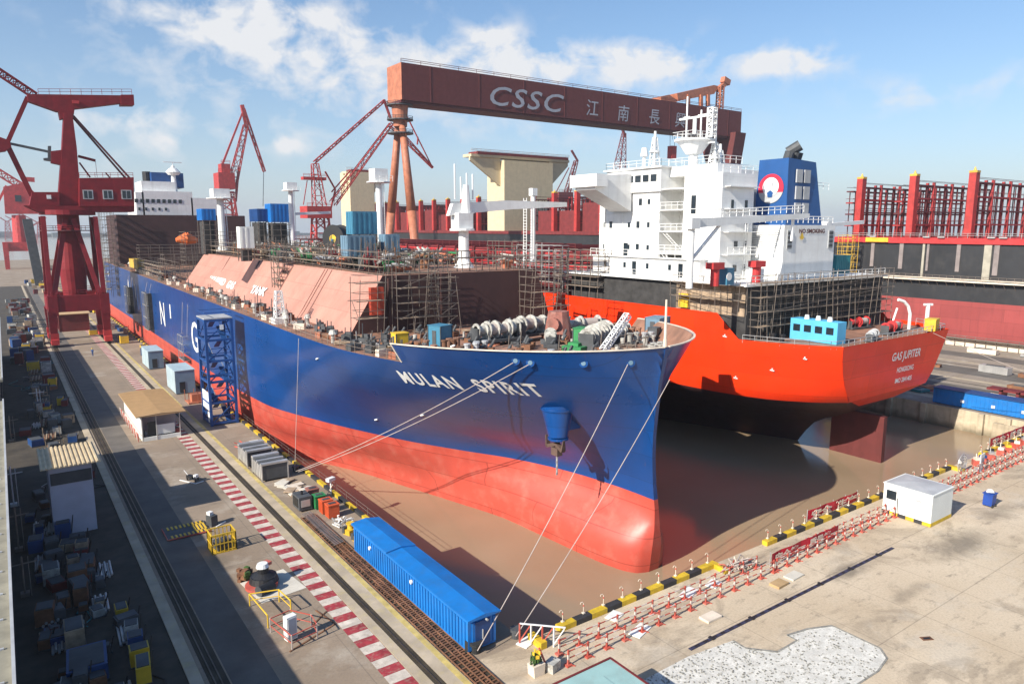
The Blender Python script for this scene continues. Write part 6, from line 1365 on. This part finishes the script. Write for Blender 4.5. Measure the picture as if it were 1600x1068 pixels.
for i in range(16): b.k = i % 3; b.rbox(23.8+rnd.uniform(-1,1), 74.6+rnd.uniform(-2.6,2.6), .08+rnd.random()*.1, rnd.uniform(.6,1.6), rnd.uniform(.5,1.2), .12, rnd.random())
b.build('board_heap', label='scattered pale boards between the cabinets and the crates', cat='heap')
b = MB(M('white_paint'), M('cream')); b.tube((26.4,70.3,0),(26.4,70.3,1.5),.08,8); b.rbox(26.4,70.3,1.7,.9,.5,.35,.4); b.k = 1; b.bar((26.1,70.6,0),(26.5,70,1.2),.06); b.build('signal_lamp', label='white lamp head on a short post at the dock kerb above the crates', cat='lamp')
er2 = MB(M('scaffold')); er2.rail([(26.95,57,.2),(26.95,200,.2)], .9, 2.6, .018); er2.build('dock_railing', label='thin pale railing along the left dock edge', cat='railing')
# yellow cage, striped pallet, mooring machine, rail frame
t = thing('yellow_cage', 'yellow barred steel cage on the quay road', 'cage', (13.7, 63.4, 0)); b = MB(M('yellow')); x0, x1, y0, y1 = 12.7, 14.7, 62.6, 64.3
for x in np.linspace(x0, x1, 7):
    for y in (y0, y1): b.bar((x,y,0),(x,y,1.7),.07)
for y in np.linspace(y0, y1, 6):
    for x in (x0, x1): b.bar((x,y,0),(x,y,1.7),.07)
for z in (.05, .85, 1.7):
    for p, q in (((x0,y0),(x1,y0)),((x1,y0),(x1,y1)),((x1,y1),(x0,y1)),((x0,y1),(x0,y0))): b.bar((p[0],p[1],z),(q[0],q[1],z),.09)
b.build('bars', t); b = MB(M('yellow'), M('dark_grey')); b.box(x0, x1, y0, y1, .02, .08); b.k = 1; b.rbox(13.7, 63.4, .5, 1.2, 1.0, .8, .2); b.build('floor', t)
b = MB(M('dark_grey'), M('yellow'), M('barrier_red')); b.box(10.1, 13.7, 67.8, 70.8, .02, .12); b.k = 1
for i in range(9): b.bar((10.5+i*.36, 67.9+.0, .15), (10.5+i*.36, 68.5, .15), .16, .06); b.bar((10.5+i*.36, 70.0, .15), (10.5+i*.36, 70.7, .15), .16, .06)
for i in range(4): b.bar((12.6+i*.3, 68.5, .15), (12.6+i*.3, 70.1, .15), .14, .06)
b.k = 2; b.bar((10.1,67.75,.12),(13.8,67.75,.12),.1); b.bar((10.05,67.8,.12),(10.05,70.8,.12),.08); b.build('pit_cover', label='dark pit cover with yellow stripes on the quay road', cat='pit cover')
b = MB(M('dark_grey'), M('white_paint')); b.rbox(14.2, 69.3, .5, .7, .8, 1.0, .4); b.k = 1; b.rbox(14.1, 69.5, 1.15, .4, .5, .3, .4); b.bar((14.4,68.6,0),(15.4,69.2,.1),.12); b.build('welding_set', label='dark welding set with a white top beside the striped pit cover', cat='machine')
t = thing('mooring_machine', 'round black and red mooring machine with a white cap on the quay road', 'machine', (14.6, 54.6, 0)); b = MB(M('black'), M('barrier_red')); b.tube((14.8,54.9,.25),(14.8,54.9,.75),1.15,20,1.0); b.k = 1; b.tube((14.5,54.5,.1),(14.5,54.5,.3),1.25,20); b.build('base', t)
b = MB(M('black'), M('dark_grey')); b.tube((14.8,54.9,.75),(14.8,54.9,1.0),.9,18,.45); b.tube((14.8,54.9,1.0),(14.8,54.9,1.45),.42,14); b.tube((13.9,53.1,.4),(15.1,53.5,.4),.4,14); b.k = 1; b.tube((13.85,53.08,.4),(13.9,53.1,.4),.42,14); b.build('drum', t)
b = MB(M('white_paint'), M('barrier_red')); b.tube((14.75,54.9,1.45),(14.75,54.9,1.75),.5,14,.4); b.k = 1; b.rbox(15.15,55.1,1.6,.5,.6,.25,.4); b.build('cap', t)
b = MB(M('rust'), M('foliage'))
for i in range(24): b.k = 1 if i % 4 == 0 else 0; b.rbox(13.9+rnd.uniform(-.6,.5), 56.6+rnd.uniform(-.5,.5), rnd.uniform(.1,.7), .4, .3, .25, rnd.random()*3)
b.build('scrap_heap', label='brown scrap pile just behind the mooring machine', cat='heap')
b = MB(M('pale_slab')); b.rbox(15.3, 54.2, .012, 3.6, 4.2, .024, .12); b.build('concrete_pad', label='pale concrete pad under the mooring machine', cat='pad')
t = thing('guard_rail', 'yellow guard rail frame around a pit at the bottom left', 'guard rail', (13.9, 50, 0)); b = MB(M('yellow')); P_ = [PZ(400, 948, 1.0), PZ(462, 938, 1.0), PZ(478, 962, 1.0)]
b.pipe([(12.9,52,.05),(12.9,52,1),(14.9,51.4,1),(15.1,49.3,1),(15.1,49.3,.05)], .05, 6); b.pipe([(12.9,52,1),(13.1,48.2,1),(13.1,48.2,.05)], .05, 6); b.pipe([(12.9,52,.5),(14.9,51.4,.5),(15.1,49.3,.5)], .035, 6); b.tube((14.9,51.4,0),(14.9,51.4,1),.05,6); b.build('rail', t)
t = thing('control_stand', 'white control panel inside a red and white barrier ring at the bottom left', 'control panel', (14.1, 45.9, 0)); b = MB(M('white_paint'), M('hut_wall')); b.rbox(13.95, 45.9, .95, .75, .5, 1.7, .2); b.k = 1; b.rbox(14.0, 45.63, .95, .6, .06, 1.5, .2); b.build('panel', t)
b = MB(M('barrier_red'), M('barrier_white'), M('rust')); PP = [(13.1,47.6),(14.6,47.9),(15.6,46.4),(15.5,45.0),(13.6,44.6)]
for i, (x, y) in enumerate(PP): b.k = 1; b.bar((x,y,0),(x,y,1.1),.07); b.k = 0; q = PP[(i+1) % 5]; b.bar((x,y,1.05),(q[0],q[1],1.05),.06); b.bar((x,y,.5),(q[0],q[1],.5),.05)
b.k = 2; b.bar((13.4,44.5,.03),(17.2,46.0,.03),.12,.05); b.bar((15.6,46.6,.03),(17.3,48.0,.03),.1,.05); b.bar((17.2,46.0,.03),(16.7,48.6,.03),.1,.05); b.build('barrier', t)
t = thing('hand_cart', 'small black and white three wheeled cart on the quay road', 'cart', (15.3, 83.2, 0)); b = MB(M('black'), M('white_paint')); b.rbox(15.2,83.4,.5,.5,.9,.3,.5)
for x, y in ((14.9,83.9),(15.5,82.8),(15.9,83.3)): b.tube((x-.05,y,.3),(x+.05,y,.3),.3,12)
b.k = 1; b.bar((15.0,83.8,.6),(14.7,84.3,1.1),.06); b.rbox(15.6,82.7,.7,.4,.4,.3,.5); b.bar((14.2,84.3,.05),(15.4,82.0,.05),.15,.06); b.bar((15.4,82,.05),(16.3,82.4,.05),.15,.06); b.build('frame', t)
# shed at the left
t = thing('switch_shed', 'narrow pale shed with a corrugated cream roof left of the crane rail', 'shed', (3.6, 77.5, 0)); mat('shed_wall', (.46, .48, .58), .6, var=.1); b = MB(M('shed_wall'), M('dark_grey')); b.box(1.8, 5.2, 74.7, 80.5, 0, 6.6); b.k = 1; b.box(1.9, 5.15, 74.62, 74.69, 4.9, 6.0); b.build('wall', t)
mat('roof_cream', (.60, .48, .30), .65, var=.2); b = MB(M('roof_cream')); b.box(1.2, 5.9, 73.9, 81.3, 6.65, 6.72)
for x in np.arange(1.25, 5.9, .36): b.box(x, x+.16, 73.88, 81.32, 6.72, 6.82)
b.build('roof', t)
# long hall at the left edge: its roof edge and its shadow
def hall(label, y0, y1, X1=-1.1, z=8.6):
    t = thing('quay_hall', label, 'hall', (X1-8, (y0+y1)/2, 0)); b = MB(M('facade')); b.box(X1-16, X1-.6, y0+.4, y1-.4, 0, z-.3); b.build('wall', t)
    b = MB(M('facade'), M('grey_paint')); b.box(X1-16.5, X1, y0, y1, z-.3, z); b.k = 1
    for y in np.arange(y0+1, y1-1, 3.1): b.box(X1-3.5, X1-.4, y, y+.12, z, z+.08); b.rbox(X1-1.6, y+1.4, z+.15, .9, .7, .3, .3)
    b.box(X1-.12, X1+.02, y0, y1, z, z+.25); b.build('roof', t)
    b = MB(M('window'))
    for y in np.arange(y0+2, y1-2, 4.0): b.box(X1-.62, X1-.56, y, y+2, 1, 4.5)
    b.build('window', t)
hall('near quay hall with a beige roof along the left frame edge', 16, 98)
hall('far quay hall beyond the gap at the left frame edge', 112, 190)
YG = 'stacks and gear on the shaded left yard'; yard = [('rust', 'rusty steel bin on the shaded left yard'), ('dark_grey', 'dark crate on the shaded left yard'), ('blue_dark', 'dark blue tank on the shaded left yard'), ('yellow', 'yellow machine part on the shaded left yard'), ('plank', 'wooden crate on the shaded left yard'), ('galv', 'grey pipe bundle on the shaded left yard'), ('maroon', 'maroon steel case on the shaded left yard'), ('winch_white', 'whitish sack on the shaded left yard')]
def yard_piece(x, y, i, s_=1.):
    m_, l_ = yard[i]; b = MB(M(m_), M('dark_grey'), M('black')); rz = rnd.uniform(-.2, .2); h = rnd.uniform(.6, 1.5)*s_
    if m_ == 'galv':
        for k in range(6): b.tube((x+k*.18, y-1.4, .15+(k % 2)*.17), (x+k*.18+.1, y+1.4, .15+(k % 2)*.17), .09, 8)
    else:
        sx, sy = rnd.uniform(.8, 1.5)*s_, rnd.uniform(.9, 2.0)*s_; b.rbox(x, y, h/2+.05, sx, sy, h, rz); b.k = 1; b.rbox(x, y, h+.08, sx*.85, sy*.85, .07, rz); b.rbox(x, y, .06, sx+.1, sy+.1, .1, rz); b.k = 2; b.bar((x+sx/2, y, .2), (x+sx/2+.25, y+.3, h+.4), .07)
    b.build('yard_gear', label=l_, cat='gear', group=YG)
for px, py, i, s_ in ((100, 838, 2, 1.3), (108, 858, 4, 1.1), (115, 885, 4, 1), (122, 910, 0, 1), (126, 930, 1, 1), (88, 1000, 2, 1), (118, 1005, 4, 1.3), (138, 1050, 2, 1.6), (152, 1066, 0, 1), (190, 958, 3, .8), (198, 975, 1, 1), (207, 998, 7, .9), (213, 1015, 2, .9), (219, 1035, 3, .9), (225, 1058, 3, .9)):
    c = PZ(px, py); yard_piece(c.x, c.y, i, s_)
for k in range(75):
    y = rnd.uniform(30, 84); x = rnd.uniform(.0, 1.5) if y > 72 else rnd.uniform(.0, 4.4); yard_piece(x, y, rnd.choice((0, 0, 1, 1, 2, 4, 5, 6, 7)), rnd.uniform(.4, .95))
for k in range(110):
    y = rnd.uniform(84, 330); x = rnd.uniform(.5, 6.6) if y > 90 else rnd.uniform(.5, 1.2); yard_piece(x, y, rnd.randrange(8), 1.0+(y > 150)*.5)
for k in range(26):
    y = rnd.uniform(210, 480); x = rnd.uniform(9.8, 18.5); yard_piece(x, y, rnd.randrange(8), 1.5)
for k in range(14):
    y = rnd.uniform(175, 330); yard_piece(rnd.uniform(22.5, 25.5), y, rnd.randrange(8), 1.3)
c = PZ(125, 510); sbox('canvas_shelter', 'maroon shelter with a tan roof between the crane legs', 'shelter', Vector((15.0, 232, 0)), 7, 9, 4.5, 'maroon', 0, 'maroon'); b = MB(M('tan_roof')); b.box(11, 19, 227, 237, 4.62, 4.8); b.build('tan_cover', label='tan cover sheet on the maroon shelter between the crane legs', cat='cover')
fr_ = MB(M('scaffold'), M('white_paint'))
for k, (px, py, h) in enumerate(((18, 690, 3.6), (22, 790, 4.2), (30, 860, 4.0), (60, 640, 3.4), (40, 930, 3.2))):
    c = PZ(px, py); b = MB(M('scaffold'), M('white_paint')); b.k = k % 2; b.tube(c, c+Vector((0,0,h)), .07, 6); b.bar(c+Vector((-1,0,h*.8)), c+Vector((1,.2,h*.8)), .08); b.ladder(c+Vector((.4,0,0)), c+Vector((.4,.5,h*.9)), .5); b.rbox(c.x, c.y, .15, .6, .6, .3)
    b.build('lamp_pole', label=('pale pole with a crossbar in the left yard, farthest', 'white pole with a crossbar in the left yard, middle', 'pole with ladder in the left yard by the roof edge', 'white crossbar pole near the brown pipes in the left yard', 'pole with a crossbar nearest the camera in the left yard')[k], cat='pole')
hose = ['black', 'rope', 'teal', 'rust']
for k in range(34):
    y = rnd.uniform(36, 190); x = rnd.uniform(1.2, 6.6); c = Vector((x, y, .06)); m_ = rnd.choice(hose); b = MB(M(m_)); pts = [c]
    for i in range(7): pts.append(pts[-1]+Vector((rnd.uniform(-.9,.9), rnd.uniform(-.4,1.6), 0)))
    b.pipe(pts, .05, 5); b.build('hose', label={'black': 'black', 'rope': 'pale', 'teal': 'green', 'rust': 'brown'}[m_]+' hose trailing over the shaded left yard', cat='hose', group='hoses on the left yard')
for k in range(12):
    y = 88+k*7.5; b = MB(M('rust'), M('plank')); x = 2.6
    for i in range(6): b.k = i % 2; b.bar((x+i*.25, y, .2+.1*(i % 3)), (x+i*.25+.3, y+4.5, .25+.1*(i % 2)), .16)
    b.bar((x-.2, y+1, .08), (x+2, y+1, .08), .15); b.bar((x-.2, y+3.6, .08), (x+2, y+3.6, .08), .15); b.bar((x, y+2, 0), (x, y+2, 1.4), .09); b.bar((x+1.9, y+2, 0), (x+1.9, y+2, 1.4), .09)
    b.build('beam_stack', label='stack of long rusty beams on the left yard', cat='stack', group='beam stacks on the left yard')
for k, (px, Y, h) in enumerate(((12, 2300, 70), (34, 2500, 60), (48, 1800, 48), (62, 2400, 64))):
    c = PY(px, 356, Y); b = MB(M('far_red')); b.truss((c.x, Y, -4), (c.x, Y, h*.6), 16, 16, 5, 2.2, 8, 8); b.bar((c.x, Y, h*.6), (c.x+(-1)**k*h*.6, Y, h), 3); b.bar((c.x, Y, h*.6), (c.x-(-1)**k*14, Y, h*.75), 3)
    b.build('far_crane', label='tiny hazy crane on the far river bank, '+('nearest the left frame edge', 'second from the left edge', 'lowest of the four', 'right of the others')[k], cat='crane')
# ---------------------------------------------------------------- right quay strip between the docks
rq = MB(M('asphalt'), M('slot'), M('apron'), M('paint_red'), M('paint_white'))
for x, w_, k in ((124.5, 2.2, 2), (127.5, .5, 1), (133, 5.5, 0), (141, .5, 1), (144, 1.6, 2), (150, 7.5, 0), (160, .6, 1), (163, 1.2, 2), (170, 6, 0)): rq.k = k; rq.quad((x,-20,.007),(x+w_,-20,.007),(x+w_,500,.007),(x,500,.007))
for i in range(120): rq.k = 3+i % 2; y = 20+i*1.2; rq.quad((129,y,.011),(130.4,y,.011),(130.4,y+1.19,.011),(129,y+1.19,.011))
rq.build('crane_rail', kind='structure')
wl = thing('dock_fence', 'pale plank screen along the edge of the second dock under the black ship', 'fence', (184, 70, 0)); b = MB(M('cream'), M('scaffold')); b.box(184.8, 185.1, 30, 110, .1, 2.0); b.k = 1; b.rail([(184.3,30,0),(184.3,110,0)], 2.6, 2.2, .07); b.box(183.4, 185, 30, 110, 2.0, 2.15); b.build('screen', wl)
RG = 'loads stored on the quay between the docks'; rlab = [('maroon', 'maroon hatch cover block on the quay between the docks'), ('rust', 'rusty plate stack on the quay between the docks'), ('cream', 'pale timber stack on the quay between the docks'), ('galv', 'grey steel section on the quay between the docks'), ('teal', 'teal container on the quay between the docks'), ('orange_steel', 'orange skid on the quay between the docks')]
for k in range(46):
    m_, l_ = rlab[rnd.randrange(6)]; x = rnd.choice((rnd.uniform(125, 131), rnd.uniform(136, 143), rnd.uniform(152, 156), rnd.uniform(172, 181))); y = rnd.uniform(38, 130); b = MB(M(m_), M('dark_grey')); sx, sy, h = rnd.uniform(1, 2.4), rnd.uniform(2, 6), rnd.uniform(.3, 1.4); b.rbox(x, y, h/2+.1, sx, sy, h, rnd.uniform(-.2,.2)); b.k = 1; b.rbox(x, y, .06, sx*.8, sy*1.02, .12); b.rbox(x, y, h+.15, sx*.5, sy*.6, .15, .1)
    b.build('stored_load', label=l_, cat='load', group=RG)
t = thing('hatch_frame', 'row of maroon cargo frames on the right quay above the blue wall', 'frame', (131, 40, 0)); b = MB(M('maroon'), M('cream'))
for i in range(6): b.k = 0; y = 34+i*2.4; b.box(129, 131.4, y, y+.4, 0, 2.2); b.box(129, 131.4, y, y+2.2, 2.0, 2.3); b.k = 1; b.box(129.6, 130.6, y+.6, y+1.8, .3, 1.4)
b.build('frame', t)
b = MB(M('white_paint'), M('winch_white'))
for i in range(9): b.k = i % 2; b.rbox(127.5+rnd.uniform(-1.2,1.2), 50.5+rnd.uniform(-3,3), .5, rnd.uniform(1,2.2), rnd.uniform(1,2.4), rnd.uniform(.6,1.3), rnd.random())
b.build('canvas_heap', label='white canvas covered goods on the right quay', cat='goods')
tb = MB(M('teal')); tb.rbox(107.8, 64, 22.2, 4.2, 4, 2.7, .0); tb.rbox(107.8, 64, 23.6, 4.35, 4.15, .1)
for i in range(8): tb.rbox(105.9+i*.5, 61.98, 22.2, .2, .06, 2.5)
tb.build('tank_box', label='teal box at the right side of the orange ship deckhouse', cat='box')
tb = MB(M('light_blue'), M('white_paint')); c = PY(1134, 432, 58.3); tb.rbox(c.x, 58.3, 21.9, 1.6, 1.4, 2.1, .1); tb.k = 1; tb.tube((c.x-.3,57.58,21.9),(c.x-.3,57.5,21.9),.5,12); tb.build('fan_box', label='small light blue fan box between the red vents', cat='box')
# a worker on the quay road (one continuous skinned figure)
def worker(label, p, rz):
    V = [(0,0,.92),(0,0,1.15),(0,0,1.38),(0,0,1.5),(0,.02,1.64),(-.2,0,1.38),(-.27,.02,1.12),(-.24,.1,.9),(.2,0,1.38),(.27,.02,1.12),(.25,.1,.9),(-.1,0,.86),(-.12,.05,.48),(-.12,-.02,.08),(-.12,.12,.03),(.1,0,.86),(.12,-.05,.48),(.12,-.12,.08),(.12,.02,.03)]
    E_ = [(0,1),(1,2),(2,3),(3,4),(2,5),(5,6),(6,7),(2,8),(8,9),(9,10),(0,11),(11,12),(12,13),(13,14),(0,15),(15,16),(16,17),(17,18)]
    Rr = [.15,.14,.17,.06,.11,.08,.055,.04,.08,.055,.04,.1,.075,.055,.045,.1,.075,.055,.045]
    me = bpy.data.meshes.new('person'); me.from_pydata(V, E_, []); me.materials.append(M('blue_dark')); o = bpy.data.objects.new('person', me); col.objects.link(o); o.location = p; o.rotation_euler = (0,0,rz)
    md = o.modifiers.new('Skin', 'SKIN'); me.skin_vertices[0].data[0].use_root = True
    for i, r_ in enumerate(Rr): me.skin_vertices[0].data[i].radius = (r_, r_*.85)
    sb = o.modifiers.new('Sub', 'SUBSURF'); sb.levels = 1; sb.render_levels = 2; tag(o, label, 'person')
    b = MB(M('yellow')); b.tube((0,.02,1.66),(0,.02,1.8),.13,12,.07); b.tube((0,.02,1.65),(0,.04,1.67),.16,12); h = b.build('helmet', o, local=True)
worker('person in dark overalls and yellow helmet on the quay beside the big crane', PZ(145, 556), 2.5)
# ---------------------------------------------------------------- the air
hz_ = MB(); hz_.box(-2900, 3100, -80, 3300, -14, 104); m = bpy.data.materials.new('air'); m.use_nodes = True; nt = m.node_tree; nt.nodes.clear(); vo = nt.nodes.new('ShaderNodeVolumePrincipled'); vo.inputs['Color'].default_value = (.86, .92, 1, 1); vo.inputs['Density'].default_value = .00016; vo.inputs['Anisotropy'].default_value = .2
oo = nt.nodes.new('ShaderNodeOutputMaterial'); nt.links.new(vo.outputs[0], oo.inputs['Volume']); hz_.mats = [m]; hz_.build('haze', kind='stuff')
